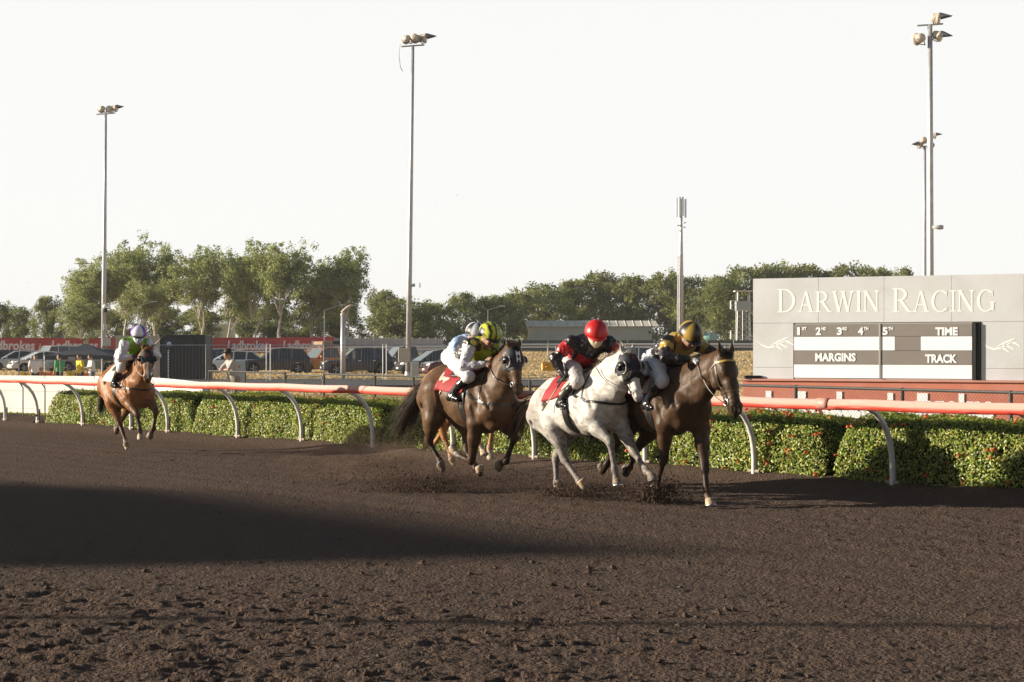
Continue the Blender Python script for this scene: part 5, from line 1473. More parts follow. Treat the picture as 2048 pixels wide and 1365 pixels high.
def make_horse(name, label, J, coat, leg, mane, O, tail_dir, seed=1, tack=None, rot=None):
    rnd = random.Random(seed)
    root = thing(name, label, "horse")
    horse_frame(root, O, rot)
    zw, zc = J['zw'], J['zc']
    L = J.get('len', 1.0)
    def T(x, y, z):
        x = x * (L if x < 0 else 1.0)
        return arr((x, y, zw + z + (zc - zw) * np.clip(-x / 0.68, -0.25, 1.35)))
    c = arr(coat); cl = arr(leg); cm = lerp(coat, leg, 0.5)
    dark = arr(J.get('muzzle', lerp(coat, (0.02, 0.015, 0.012), 0.7)))
    fl = Flesh()
    # trunk
    fl.cap(T(.20, 0, -.37), T(-.18, 0, -.37), .265, .33, c, k=.08, ky=1.14)
    fl.cap(T(-.18, 0, -.37), T(-.48, 0, -.32), .33, .275, c, k=.08, ky=1.12)
    fl.cap(T(-.48, 0, -.32), T(-.72, 0, -.29), .275, .26, c, k=.08, ky=1.05)
    fl.cap(T(.12, 0, -.10), T(-.12, 0, -.085), .085, .075, c, k=.10)
    fl.cap(T(-.12, 0, -.13), T(-.48, 0, -.115), .11, .12, c, k=.10)
    fl.cap(T(-.48, 0, -.12), T(-.66, 0, -.12), .12, .135, c, k=.08)
    fl.cap(T(-.66, 0, -.13), T(-.92, 0, -.21), .135, .075, c, k=.07)
    for s in (1, -1):
        pre = 'L' if s > 0 else 'R'
        fl.cap(T(-.64, s*.12, -.26), T(-.80, s*.125, -.40), .185, .165, c, k=.06)
        fl.cap(T(-.84, s*.085, -.28), T(-.86, s*.10, -.46), .115, .10, c, k=.05)
        # shoulder
        fl.cap(T(.02, s*.10, -.13), T(.33, s*.145, -.42), .085, .115, c, k=.05)
        fl.cap(T(-.02, s*.165, -.26), T(.08, s*.185, -.44), .10, .12, c, k=.045)
        # foreleg
        E, K, Ft, H = [arr(J[pre + q]) for q in ('Fe', 'Fk', 'Ff', 'Fh')]
        fl.cap(T(.33, s*.145, -.42), E, .12, .098, c, k=.05)
        fl.cap(T(.06, s*.18, -.42), E, .125, .10, c, k=.05)
        fl.cap(E, lerp(E, K, .45), .098, .078, c, k=.04)
        fl.cap(lerp(E, K, .4), K, .078, .046, cm, k=.03)
        fd = K - E; fd = fd/np.linalg.norm(fd)
        fl.cap(K - fd*.03, K + (Ft-K)*.10, .049, .046, cl, k=.025)
        bk = arr((-1, 0, 0)); cd = (Ft-K)/np.linalg.norm(Ft-K); bk = bk - cd*(bk@cd); bk /= max(np.linalg.norm(bk), .2)
        fl.cap(K, Ft, .033, .029, cl, k=.02)
        fl.cap(K + bk*.018 + cd*.04, Ft + bk*.018, .021, .022, cl, k=.018)
        fl.cap(Ft - cd*.015, Ft + cd*.01 + bk*.006, .040, .040, cl, k=.02)
        fl.cap(Ft, H, .034, .040, J.get(pre+'Fsock', cl), k=.02)
        # hindleg
        S, Hk, Ft, H = [arr(J[pre + q]) for q in ('Hs', 'Hk', 'Hf', 'Hh')]
        hip = T(-.66, s*.13, -.32)
        fl.cap(hip, S, .195, .125, c, k=.06)
        fl.cap(T(-.84, s*.10, -.42), lerp(S, Hk, .35) + arr((-.05, 0, 0)), .13, .085, c, k=.06)
        fl.cap(S, lerp(S, Hk, .5), .125, .075, c, k=.04)
        fl.cap(lerp(S, Hk, .45), Hk, .075, .048, cm, k=.03)
        gd = (Hk-S)/np.linalg.norm(Hk-S); cd = (Ft-Hk)/np.linalg.norm(Ft-Hk)
        ph = -(cd - gd*(cd@gd)); ph = ph/max(np.linalg.norm(ph), .35)    # point of hock: opposite the bend
        fl.cap(Hk + ph*.035 - gd*.03, Hk + cd*.03, .036, .044, cl, k=.025)
        fl.cap(lerp(S, Hk, .45) + ph*.05, Hk + ph*.045 - gd*.01, .035, .024, cm, k=.03)
        bk = ph - cd*(ph@cd); bk /= max(np.linalg.norm(bk), .3)
        fl.cap(Hk, Ft, .037, .031, cl, k=.02)
        fl.cap(Hk + bk*.025 + cd*.05, Ft + bk*.018, .023, .023, cl, k=.018)
        fl.cap(Ft - cd*.015, Ft + cd*.01 + bk*.006, .042, .042, cl, k=.02)
        fl.cap(Ft, H, .035, .041, J.get(pre+'Hsock', cl), k=.02)
    # furrows between the muscles
    for s in (1, -1):
        pre = 'L' if s > 0 else 'R'; E = arr(J[pre+'Fe'])
        fl.cap(T(.16, s*.20, -.12), T(.40, s*.235, -.40), .012, .02, c, k=.045, sub=True)
        fl.cap(T(-.10, s*.285, -.26), lerp(T(-.10, s*.27, -.4), E, .6) + arr((-.06, s*.04, 0)), .02, .02, c, k=.05, sub=True)
        fl.cap(T(.14, s*.30, -.40), E + arr((.10, s*.10, .05)), .012, .014, c, k=.04, sub=True)
        fl.cap(T(-.50, s*.24, -.30), T(-.46, s*.20, -.62), .02, .03, c, k=.06, sub=True)
        fl.cap(T(-.80, s*.255, -.22), T(-.78, s*.245, -.52), .008, .014, c, k=.04, sub=True)
        fl.cap(T(.40, s*.11, -.28), T(.42, s*.02, -.60), .012, .02, c, k=.05, sub=True)
    # breast
    for s in (1, -1): fl.cap(T(.36, s*.085, -.38), T(.30, s*.09, -.58), .135, .11, c, k=.05)
    fl.cap(T(.30, 0, -.50), T(.05, 0, -.58), .15, .16, c, k=.06)
    # neck and head
    H0, M0 = arr(J['poll']), arr(J['muz'])
    hd = (M0 - H0); hl = np.linalg.norm(hd); hd /= hl
    fx = arr(J.get('face', (1, 0, 0)))              # way the forehead looks
    hu = fx - hd*(fx@hd); hu /= np.linalg.norm(hu)
    hw = np.cross(hu, hd); hw /= np.linalg.norm(hw)   # lateral
    q = hl / 0.585
    def Hd(u, v, w): return H0 + (hd*u + hu*v + hw*w)*q
    nb = T(.17, 0, -.24); side = np.cross(hd, arr((0, 0, 1)))
    nk = Hd(.02, -.08, 0); tl = Hd(.13, -.17, 0); cr = Hd(-.015, -.03, 0)
    mid = lerp(nb, nk, .5)
    fl.cap(nb, nk, .205, .095, c, k=.07, ky=1.22)
    fl.cap(T(.33, 0, -.40), lerp(T(.33, 0, -.40), tl, .55), .18, .118, c, k=.07, ky=1.1)
    fl.cap(lerp(T(.33, 0, -.40), tl, .5), tl, .122, .085, c, k=.06, ky=1.1)
    cm1 = lerp(T(.04, 0, -.10), cr, .5) + arr((0, 0, .02))
    fl.cap(T(.04, 0, -.10), cm1, .09, .075, c, k=.07, ky=1.2)
    fl.cap(cm1, cr, .075, .06, c, k=.06, ky=1.1)
    for s in (1, -1):   # muscle bands along the neck
        sd = arr((0, s*.075, 0))
        fl.cap(T(.26, s*.10, -.30), lerp(tl, nk, .4) + sd*.6, .07, .055, c, k=.05)
    kh = 1.0
    # head
    fl.cap(Hd(.04, -.055, 0), Hd(.15, -.045, 0), .100*q, .106*q, c, k=.05)
    fl.cap(Hd(.10, -.03, 0), Hd(.32, -.025, 0), .086*q, .068*q, c, k=.04)
    fl.cap(Hd(.30, -.028, 0), Hd(.50, -.030, 0), .068*q, .056*q, lerp(c, dark, .25), k=.03)
    for s in (1, -1):
        fl.cap(Hd(.13, -.14, s*.045), Hd(.24, -.135, s*.048), .082*q, .074*q, c, k=.035)     # cheeks
        fl.cap(Hd(.14, .002, s*.070), Hd(.19, .0, s*.072), .032*q, .028*q, c, k=.025)        # brow
        fl.cap(Hd(.22, -.055, s*.058), Hd(.36, -.045, s*.045), .020*q, .014*q, c, k=.02)     # facial crest
        fl.cap(Hd(.525, -.012, s*.042), Hd(.56, -.022, s*.044), .035*q, .030*q, dark, k=.02) # nostril wing
        # ears
        eb, et = Hd(.005, .005, s*.062), Hd(-.135, .015 + J.get('earfwd', .02), s*.085)
        em = lerp(eb, et, .4) + hw*s*.008
        fl.cap(eb, em, .031*q, .031*q, c, k=.02, ky=1.5, yax=hu)
        fl.cap(em, et, .031*q, .006, cm, k=.012, ky=1.6, yax=hu)
        fl.cap(lerp(eb, et, .2) + hu*.035, lerp(eb, et, .75) + hu*.024, .016, .008, c, k=.006, sub=True)
    fl.cap(Hd(.24, -.135, 0), Hd(.50, -.10, 0), .055*q, .036*q, lerp(c, dark, .4), k=.03)
    fl.cap(Hd(.52, -.04, 0), Hd(.57, -.045, 0), .056*q, .046*q, dark, k=.03)
    fl.cap(Hd(.565, -.05, 0), Hd(.585, -.06, 0), .045*q, .038*q, dark, k=.02)
    fl.cap(Hd(.52, -.105, 0), Hd(.555, -.10, 0), .034*q, .028*q, dark, k=.012)
    for s in (1, -1):
        fl.cap(Hd(.545, .004, s*.070), Hd(.575, -.010, s*.060), .021*q, .017*q, dark, k=.008, sub=True)
    def colfn(V, C):
        n = noise3(V[:, :3]*arr((1, 1, 1)), 5.0, 2, seed*3.1)
        C = C * (1 + 0.10*n)[:, None]
        if 'blaze' in J:
            r = V - H0; u = r@hd/q; v = r@hu/q; w = r@hw/q
            for (u0, u1, wid) in J['blaze']:
                m = smooth01((wid - np.abs(w + .006*n))/.012)*smooth01((u-u0)/.03)*smooth01((u1-u)/.03)*smooth01((v+.075)/.02)
                C = C*(1-m)[:, None] + arr((.72, .66, .58))*m[:, None]
        for (p0, rr, cc) in J.get('spots', []):
            m = smooth01((rr - np.linalg.norm(V-arr(p0), axis=1) + .03*n)/.05)
            C = C*(1-m)[:, None] + arr(cc)*m[:, None]
        if 'zfade' in J:      # dappled greys: darker legs, plus shade of a neighbouring horse painted on the quarters
            (z0, z1, cc) = J['zfade']
            m = smooth01((z1 - V[:, 2] + .12*n)/(z1-z0))*.75
            mb_ = smooth01((-.35 - V[:, 0] + .1*n)/.4)*smooth01((1.3-V[:, 2])/.3)*.5
            m = np.maximum(m, mb_)
            C = C*(1-m)[:, None] + arr(cc)*m[:, None]
        sp_ = noise3(V, 38.0, 2, seed*7.7)          # flecks of thrown dirt on legs, belly and chest
        m = smooth01((sp_ - .34)/.08)*smooth01((1.15 - V[:, 2])/.5)*.7
        C = C*(1-m)[:, None] + arr((.055, .036, .026))*m[:, None]
        return np.clip(C, .004, .9)
    def muscle(V):
        return .005*noise3(V*arr((1, 1, .8)), 7.0, 2, seed*1.7) + .0042*(.3 - np.abs(noise3(V*arr((1.0, 1.0, .55)), 13.0, 2, seed*2.3)))*smooth01((V[:, 2]-.55)/.3)
    body = link("body", fl.mesh("horse_body", J.get('h', .0125), colfn=colfn, dispfn=muscle), M_COAT, root)
    me = body.data
    bvh = BVHTree.FromPolygons([v.co.copy() for v in me.vertices], [tuple(p.vertices) for p in me.polygons])
    # hooves
    for pre in ('LF', 'RF', 'LH', 'RH'):
        H = arr(J[pre+'h']); Ft = arr(J[pre+'f'])
        ax = H - Ft; ax /= np.linalg.norm(ax)
        sole = arr(J.get(pre+'s', lerp(ax, (0, 0, -1), .25))); sole /= np.linalg.norm(sole)
        sx = np.cross(sole, arr((0, 1, 0))); sx /= np.linalg.norm(sx); sx = -sx if sx[0]*1 + 0 < 0 and abs(sole[2]) > .3 else sx
        sy = np.cross(sole, sx)
        mb = MB(); n = 16; prof = [(.036, -.012, 0.0), (.045, .0, .004), (.057, .052, .016), (.061, .068, .022), (.054, .070, .022)]
        V = []; top = H - ax*.012
        for (rr, d, fwd) in prof:
            for k in range(n):
                t = 2*math.pi*k/n
                V.append(top + sole*d + sx*(fwd + rr*math.cos(t)*1.08) + sy*rr*math.sin(t)*.95)
        Fs = [(i*n+k, i*n+(k+1) % n, (i+1)*n+(k+1) % n, (i+1)*n+k) for i in range(4) for k in range(n)]
        Fs += [tuple(reversed(range(n))), tuple(4*n+k for k in range(n))]
        ho = mb.add(V, Fs).build("hoof", M_HOOFP if pre in J.get('pale', ()) else M_HOOF, root, smooth=True)
        sh = MB()
        for i in range(14):
            t = -2.35 + 4.7*i/13
            sh.v.append(0); sh.v.pop()
        pts = [top + sole*.074 + sx*(.022 + .053*math.cos(-2.35+4.7*i/13)*1.08) + sy*.053*math.sin(-2.35+4.7*i/13)*.95 for i in range(14)]
        sh.tube(pts, .007, 5).build("horseshoe", M_STEEL, ho)
    # eyes
    for s in (1, -1):
        mb = MB(); c0 = Hd(.185, -.022, s*.088)
        mb.lathe([(.002, -.02), (.012, -.016), (.02, -.004), (.02, .006), (.012, .017), (.002, .02)], 10, c0).build("eye", M_EYE, root, smooth=True)
    # mane
    st, cs = [], []
    cr0 = T(.02, 0, -.02)
    for i in range(J.get('mane_n', 420)):
        t = rnd.random()
        base = lerp(lerp(cr0, cm1 + arr((0, 0, .07)), min(1, 2*t)), cr + hu*0 - hd*.05, max(0, 2*t-1)) + arr((rnd.gauss(0, .01), rnd.gauss(0, .012), 0))
        qv, nn, _, _ = bvh.find_nearest(Vector(base)); base = arr(qv)
        ln = J.get('mane_len', .16)*rnd.uniform(.6, 1.25)
        d1 = arr((-.75+rnd.gauss(0, .15), J.get('mane_side', .5)+rnd.gauss(0, .3), .35+rnd.gauss(0, .15)))
        d2 = arr((-.9+rnd.gauss(0, .2), J.get('mane_side', .5)*1.4+rnd.gauss(0, .3), -.45+rnd.gauss(0, .25)))
        p = [base, base + d1*ln*.4, base + d1*ln*.55 + d2*ln*.4, base + d1*ln*.6 + d2*ln*.85]
        sd = np.cross(d1, arr((rnd.random()-.5, rnd.random()-.5, 1))); sd /= np.linalg.norm(sd)
        st.append((p, rnd.uniform(.006, .013), sd)); cs.append(arr(mane)*rnd.uniform(.55, 1.5))
    for i in range(70):    # forelock
        base = Hd(.0, .02, rnd.gauss(0, .02))
        ln = rnd.uniform(.06, .13)
        p = [base, base + (hu*.5 - hd*.2 + hw*rnd.gauss(0, .2))*ln*.5, base + (hu*.5 + hd*.5 + hw*rnd.gauss(0, .3))*ln]
        st.append((p, .008, hw)); cs.append(arr(mane)*rnd.uniform(.6, 1.4))
    ribbons("mane", st, M_HAIR, root, cs)
    # tail
    st, cs = [], []
    dock = T(-.93, 0, -.20)
    td = [arr(v) for v in tail_dir]
    for i in range(J.get('tail_n', 900)):
        o = arr((rnd.gauss(0, .018), rnd.gauss(0, .022), rnd.gauss(0, .02)))
        sp = arr((rnd.gauss(0, 1), rnd.gauss(0, 1), rnd.gauss(0, 1)))
        ln = rnd.uniform(.55, 1.08); t0 = rnd.random()*.35
        pts = []
        for k in range(7):
            t = t0 + (1-t0)*k/6*ln
            # quadratic bezier through the tail guide
            a_, b_, c_, d_ = dock, dock+td[0], dock+td[1], dock+td[2]
            u = 1-t
            g = a_*u**3 + b_*3*u*u*t + c_*3*u*t*t + d_*t**3
            pts.append(g + o*(1-t) + sp*J.get('tail_spread', .085)*t**1.3*(1.15-.45*t))
        dv = pts[-1]-pts[0]; sd = np.cross(dv, sp); sd /= max(np.linalg.norm(sd), 1e-6)
        st.append((pts, rnd.uniform(.006, .014), sd)); cs.append(lerp(J.get('tail_top', mane), J.get('tail_end', mane), rnd.random()**1.5)*rnd.uniform(.5, 1.4))
    ribbons("tail", st, M_HAIR, root, cs)
    return dict(root=root, bvh=bvh, T=T, Hd=Hd, fl=fl, hd=hd, hu=hu, hw=hw, q=q, J=J, H0=H0)

def radial_patch(name, Hs, x0, x1, phi0, phi1, m, nx=14, nphi=20, off=.012, thick=.006, parent=None, edge=None, wav=0.0):
    """A sheet that lies round the barrel: x range, angle range from the spine (negative = right side)."""
    bvh, T = Hs['bvh'], Hs['T']
    V, n1 = [], nx+1
    for j in range(nphi+1):
        ph = phi0 + (phi1-phi0)*j/nphi
        for i in range(n1):
            x = x0 + (x1-x0)*i/nx
            if edge: x = edge(x, ph)
            c0 = Vector(T(x, 0, -.33)); d = Vector((0, math.sin(ph), math.cos(ph)))
            hit, nn, _, _ = bvh.ray_cast(c0 + d*1.0, -d)
            if hit is None: hit = c0 + d*.3
            # neighbours that jump (leg, stirrup gap) are held to a sane radius
            rad = min((hit - c0).dot(d), .36)
            w = wav*math.sin(x*31+ph*5)*math.sin(ph*9+x*13)
            V.append(c0 + d*(rad + off + w))
    for _ in range(2):
        W = list(V)
        for j in range(1, nphi):
            for i in range(n1):
                V[j*n1+i] = (W[(j-1)*n1+i] + W[j*n1+i]*2 + W[(j+1)*n1+i])*.25
    Q = [(j*n1+i, j*n1+i+1, (j+1)*n1+i+1, (j+1)*n1+i) for j in range(nphi) for i in range(nx)]
    o = MB().add(V, Q).build(name, m, parent or Hs['root'], smooth=True)
    so = o.modifiers.new("thickness", 'SOLIDIFY'); so.thickness = thick; so.offset = 1
    return o

def sheet_text(txt, size, m, parent, place, name="lettering", bold=.0, xs=1.0):
    """Flat lettering: place(u, v) maps the text plane (centred) to a point on the surface."""
    cu = bpy.data.curves.new("t", 'FONT'); cu.body = txt; cu.size = size; cu.align_x = 'CENTER'; cu.align_y = 'CENTER'
    cu.offset = bold; cu.resolution_u = 3
    ob = bpy.data.objects.new("t", cu); COL.objects.link(ob)
    bpy.context.view_layer.update()
    me = bpy.data.meshes.new_from_object(ob.evaluated_get(bpy.context.evaluated_depsgraph_get()))
    bpy.data.objects.remove(ob); bpy.data.curves.remove(cu)
    for v in me.vertices: v.co = place(v.co.x*xs, v.co.y)
    me.name = name; me.materials.clear()
    return link(name, me, m, parent)

def bridle(Hs, m=None, brow=None, nose=True, rein_to=None, rein_m=None, noseband_m=None, hands=None):
    m = m or M_LEATH; Hd, bvh, root = Hs['Hd'], Hs['bvh'], Hs['root']
    for s in (1, -1):
        strap("cheek_strap", [Hd(.03, -.06, s*.12), Hd(.15, -.07, s*.13), Hd(.30, -.08, s*.12), Hd(.45, -.085, s*.09)], .018, m, root, bvh, off=.003)
        mb = MB(); c0 = Hd(.46, -.085, s*.058); mb2 = [c0 + (Hs['hd']*math.cos(t) + Hs['hu']*math.sin(t))*.035 for t in np.linspace(0, 2*math.pi, 13)]
        mb.tube(mb2, .006, 6).build("bit_ring", M_STEEL, root, smooth=True)
    strap("throat_strap", [Hd(.04, -.02, .13), Hd(.12, -.16, .13), Hd(.15, -.24, 0), Hd(.12, -.16, -.13), Hd(.04, -.02, -.13)], .014, m, root, bvh, off=.003)
    strap("brow_band", [Hd(.06, -.06, .13), Hd(.075, .0, .10), Hd(.08, .08, 0), Hd(.075, .0, -.10), Hd(.06, -.06, -.13)], .022, brow or m, root, bvh, off=.004)
    if nose:
        strap("nose_band", [Hd(.36, -.16, .03), Hd(.36, -.08, .10), Hd(.375, .0, .07), Hd(.38, .06, 0), Hd(.375, .0, -.07), Hd(.36, -.08, -.10), Hd(.36, -.16, -.03)], .02, noseband_m or m, root, bvh, off=.003)
        strap("drop_band", [Hd(.46, -.13, .05), Hd(.44, -.05, .09), Hd(.40, .05, .02), Hd(.44, -.05, -.09), Hd(.46, -.13, -.05)], .014, noseband_m or m, root, bvh, off=.003)
    if hands:
        for s, hnd in ((1, hands[0]), (-1, hands[1])):
            a = Hd(.47, -.10, s*.062); b = arr(hnd)
            pts = []
            for i in range(13):
                t = i/12; p = lerp(a, b, t) + arr((0, s*.05*math.sin(math.pi*t), -.05*math.sin(math.pi*t)))
                qv, nn, _, dist = bvh.find_nearest(Vector(p))
                if (Vector(p)-qv).dot(nn) < .012: p = arr(qv + nn*.012)
                pts.append(p)
            MB().tube(pts, .0085, 5, flat=.5).build("rein", rein_m or m, root)

def hood(Hs, umax=.34, m=None, cups=True, rim=None, letters=None, emblem=False):
    m = m or M_HOOD; H0, hd, hu, hw, q, Hd = Hs['H0'], Hs['hd'], Hs['hu'], Hs['hw'], Hs['q'], Hs['Hd']
    hf = Flesh()
    hf.p = [p for p in Hs['fl'].p if not p[8] and np.linalg.norm((p[0]+p[1])/2 - Hd(.14, -.05, 0)) < .24*q
            and ((p[0]-H0)@hd)/q > -.01 and ((p[1]-H0)@hd)/q > .08]
    def clip(X):
        r = X - H0; u = r@hd/q; v = r@hu/q
        return np.maximum(np.maximum(u - (umax + .9*np.minimum(v+.02, 0)*.35), -.02 - u), -.19 - v)
    o = link("hood", hf.mesh("hood", .009, infl=.010, clip=clip, relax=2), m, Hs['root'])
    bvh = BVHTree.FromPolygons([v.co.copy() for v in o.data.vertices], [tuple(p.vertices) for p in o.data.polygons])
    if cups:
        for s in (1, -1):
            c0 = Hd(.185, -.025, s*.098)
            # cup: open towards the nose, standing out from the cheek
            A = hw*s; B = hd; Cc = hu
            mb = MB(); V = []; n = 14
            prof = [(.066, .0), (.068, .018), (.064, .040), (.050, .056), (.028, .066), (.008, .069)]
            for (rr, z) in prof:
                for k in range(n):
                    t = 2*math.pi*k/n
                    V.append(c0 + B*(-.005 - .012*z/.07 + rr*math.cos(t)*.95) + Cc*rr*math.sin(t) + A*z)
            Fs = []
            for i in range(len(prof)-1):
                for k in range(n):
                    mid = (k+.5)/n*2*math.pi
                    if math.cos(mid) > .25 and i < 4: continue      # front opening, so the horse can see ahead
                    Fs.append((i*n+k, i*n+(k+1) % n, (i+1)*n+(k+1) % n, (i+1)*n+k))
            cu = mb.add(V, Fs).build("blinker_cup", M_CUP, o, smooth=True)
            so = cu.modifiers.new("thickness", 'SOLIDIFY'); so.thickness = .005
            rimp = [c0 + B*(-.005 + .069*math.cos(t)*.95) + Cc*.069*math.sin(t) + A*.004 for t in np.linspace(0, 2*math.pi, 20)]
            MB().tube(rimp, .007, 5).build("cup_rim", rim or M_CUPRIM, o, smooth=True)
    if letters:
        for (txt, u0, w0, size, mm) in letters:
            def place(a, b, u0=u0, w0=w0):
                p = Vector(Hd(u0 - b/q, .02, w0 - a/q*J_SIGN)); d = Vector(hu)
                hit, nn, _, _ = bvh.ray_cast(p + d*.3, -d)
                return (hit if hit else p) + d*.004
            J_SIGN = 1
            sheet_text(txt, size, mm, o, place, bold=.002)
    return o

def saddle_set(Hs, cloth, pad=M_PAD, under=None, marks=None, number=None, breast=True):
    root, T, bvh = Hs['root'], Hs['T'], Hs['bvh']
    ed = lambda x, ph: x - .05*max(0, abs(ph)-.7)
    c = radial_patch("saddle_cloth", Hs, -.50, -.05, -1.36, 1.36, cloth, nx=14, nphi=34, off=.012, edge=ed, wav=.003)
    if under: radial_patch("under_cloth", Hs, -.10, .03, -1.62, 1.62, under, nx=5, nphi=34, off=.008, edge=ed)
    radial_patch("saddle_pad", Hs, -.12, -.02, -1.3, 1.3, pad, nx=6, nphi=30, off=.024, edge=ed, thick=.012)
    radial_patch("saddle", Hs, -.34, -.08, -.70, .70, M_LEATH, nx=10, nphi=22, off=.030, thick=.02)
    radial_patch("girth", Hs, -.10, -.02, -3.1, -.9, M_LEATH, nx=3, nphi=24, off=.012)
    radial_patch("girth", Hs, -.10, -.02, .9, 3.1, M_LEATH, nx=3, nphi=24, off=.012)
    if breast:
        for s in (1, -1):
            strap("breast_strap", [T(-.06, s*.25, -.20), T(.12, s*.33, -.26), T(.30, s*.32, -.33), T(.44, s*.2, -.36), T(.55, 0, -.38)], .03, M_LEATH, root, bvh, off=.004)
            strap("neck_strap", [T(.20, s*.32, -.30), T(.18, s*.24, -.16), T(.14, s*.1, 0.05), T(.13, 0, .06)], .016, M_LEATH, root, bvh, off=.004)
    for (x0, x1, p0, p1, mm) in (marks or []):
        radial_patch("cloth_mark", Hs, x0, x1, p0, p1, mm, nx=4, nphi=5, off=.0205, thick=.002)
    if number:       # big pale numeral on the near side of the cloth
        for sgn in (-1,):
            def place(a, b):
                ph = -(1.16 - b/.30); x = -.435 + a
                c0 = Vector(T(x, 0, -.33)); d = Vector((0, math.sin(ph), math.cos(ph)))
                hit, nn, _, _ = bvh.ray_cast(c0 + d*1.0, -d)
                return (hit if hit else c0 + d*.3) + d*.024
            sheet_text(number, .30, M_CLOTHPALE, c, place, bold=.012, xs=.9)
    return c
# ------------------------------------------------------------------ people
SKIN = (0.42, 0.24, 0.155)
M_SKIN = mat("skin_and_gloves", (0, 0, 0), rough=0.5, attr=True, spec=0.4, var=0.08, vscale=20)
M_SILK = mat("silk_jacket", (0, 0, 0), rough=0.34, attr=True, spec=0.5, var=0.06, vscale=14, bump=0.5, bscale=26, bdist=0.012)
M_COTTON = mat("cotton_cloth", (0, 0, 0), rough=0.75, attr=True, var=0.08, vscale=14, bump=0.35, bscale=16, bdist=0.012)
M_BREECH = mat("white_breeches", (0, 0, 0), rough=0.62, attr=True, var=0.06, vscale=10, bump=0.3, bscale=18, bdist=0.01, dirt=(0.28, 0.2, 0.15), dscale=9, damt=0.35)
M_BOOT = mat("boot_leather", (0.012, 0.011, 0.011), rough=0.22, spec=0.6, var=0.3, vscale=20)
M_GOGGLE = mat("goggle_lens", (0.012, 0.012, 0.014), rough=0.12, spec=0.8)
M_CAP = mat("cap_silk", (0, 0, 0), rough=0.38, attr=True, bump=0.25, bscale=26, bdist=0.006)
M_WHIP = mat("whip_shaft", (0.5, 0.42, 0.33), rough=0.5)
M_WHIPK = mat("whip_grip", (0.03, 0.028, 0.026), rough=0.6)

def unit(v): v = arr(v); return v/np.linalg.norm(v)

def add_hand(fl, wrist, d, palm_n, col, s, curl=1.0, sc=1.0):
    """Palm, four curled fingers and a thumb from the side of the palm. d = way the hand points, palm_n = way the palm faces."""
    d = unit(d); n = arr(palm_n) - d*(arr(palm_n)@d); n = unit(n); w = np.cross(d, n)*s
    wr = arr(wrist)
    fl.cap(wr - d*.02, wr + d*.03*sc, .026*sc, .028*sc, col, k=.02)
    for i in (-1, 1):
        fl.cap(wr + d*.02*sc + w*i*.012*sc, wr + d*.065*sc + w*i*.022*sc, .022*sc, .019*sc, col, k=.018)
    for i, ln in enumerate((.9, 1.0, .95, .78)):
        o = w*(.033 - .022*i)*sc
        a = wr + d*.078*sc + o
        b = a + (d*math.cos(.5*curl) + n*math.sin(.5*curl))*.034*ln*sc
        c = b + (d*math.cos(1.7*curl) + n*math.sin(1.7*curl))*.027*ln*sc
        e = c + (d*math.cos(2.6*curl) + n*math.sin(2.6*curl))*.020*ln*sc
        fl.cap(a - d*.02, b, .0105*sc, .0098*sc, col, k=.006)
        fl.cap(b, c, .0098*sc, .0092*sc, col, k=.005)
        fl.cap(c, e, .0092*sc, .0082*sc, col, k=.005)
    a = wr + d*.025*sc + w*.028*sc
    b = a + (d*.6 + w*.6 + n*.5)*.036*sc; c = b + (d*.75 - w*.25 + n*.6)*.030*sc
    fl.cap(a, b, .014*sc, .012*sc, col, k=.012); fl.cap(b, c, .012*sc, .0095*sc, col, k=.006)

def add_head(fl, c, f, up, skin, mask=None, hair=None):
    """c = middle of the skull; f = way the face looks; up = crown."""
    f = unit(f); up = unit(arr(up) - f*(arr(up)@f)); w = np.cross(up, f)
    low = mask if mask is not None else skin
    fl.cap(c - f*.025 + up*.02, c + f*.02 + up*.02, .088, .082, hair if hair is not None else skin, k=.04)
    fl.cap(c + f*.045 + up*.0, c + f*.052 - up*.07, .058, .050, low, k=.03)
    fl.cap(c + f*.055 - up*.095, c + f*.06 - up*.10, .034, .03, low, k=.025)                        # chin
    fl.cap(c + f*.098 - up*.005, c + f*.112 - up*.042, .011, .017, low, k=.012)                     # nose
    for s in (1, -1):
        fl.cap(c + f*.06 - up*.075 + w*s*.035, c - f*.0 - up*.05 + w*s*.062, .026, .028, low, k=.02)  # jaw
        fl.cap(c + f*.082 - up*.028 + w*s*.036, c + f*.078 - up*.035 + w*s*.04, .022, .02, low, k=.015) # cheek
        fl.cap(c + f*.088 + up*.018 + w*s*.015, c + f*.08 + up*.02 + w*s*.045, .013, .011, skin, k=.012)  # brow
        fl.cap(c + f*.102 - up*.006 + w*s*.034, c + f*.102 - up*.006 + w*s*.036, .010, .010, skin, k=.008, sub=True)
        fl.cap(c - f*.012 + up*.008 + w*s*.085, c - f*.02 - up*.03 + w*s*.083, .016, .011, skin, k=.01)   # ear
    mouth = lerp(low, (0.3, 0.09, 0.07), .6) if mask is None else low
    fl.cap(c + f*.098 - up*.066 - w*.014, c + f*.098 - up*.066 + w*.014, .0085, .0085, mouth, k=.006)
    fl.cap(c + f*.096 - up*.078 - w*.012, c + f*.096 - up*.078 + w*.012, .0085, .0085, mouth, k=.006)
    fl.cap(c - f*.02 - up*.05, c - f*.035 - up*.14, .058, .056, skin, k=.04)

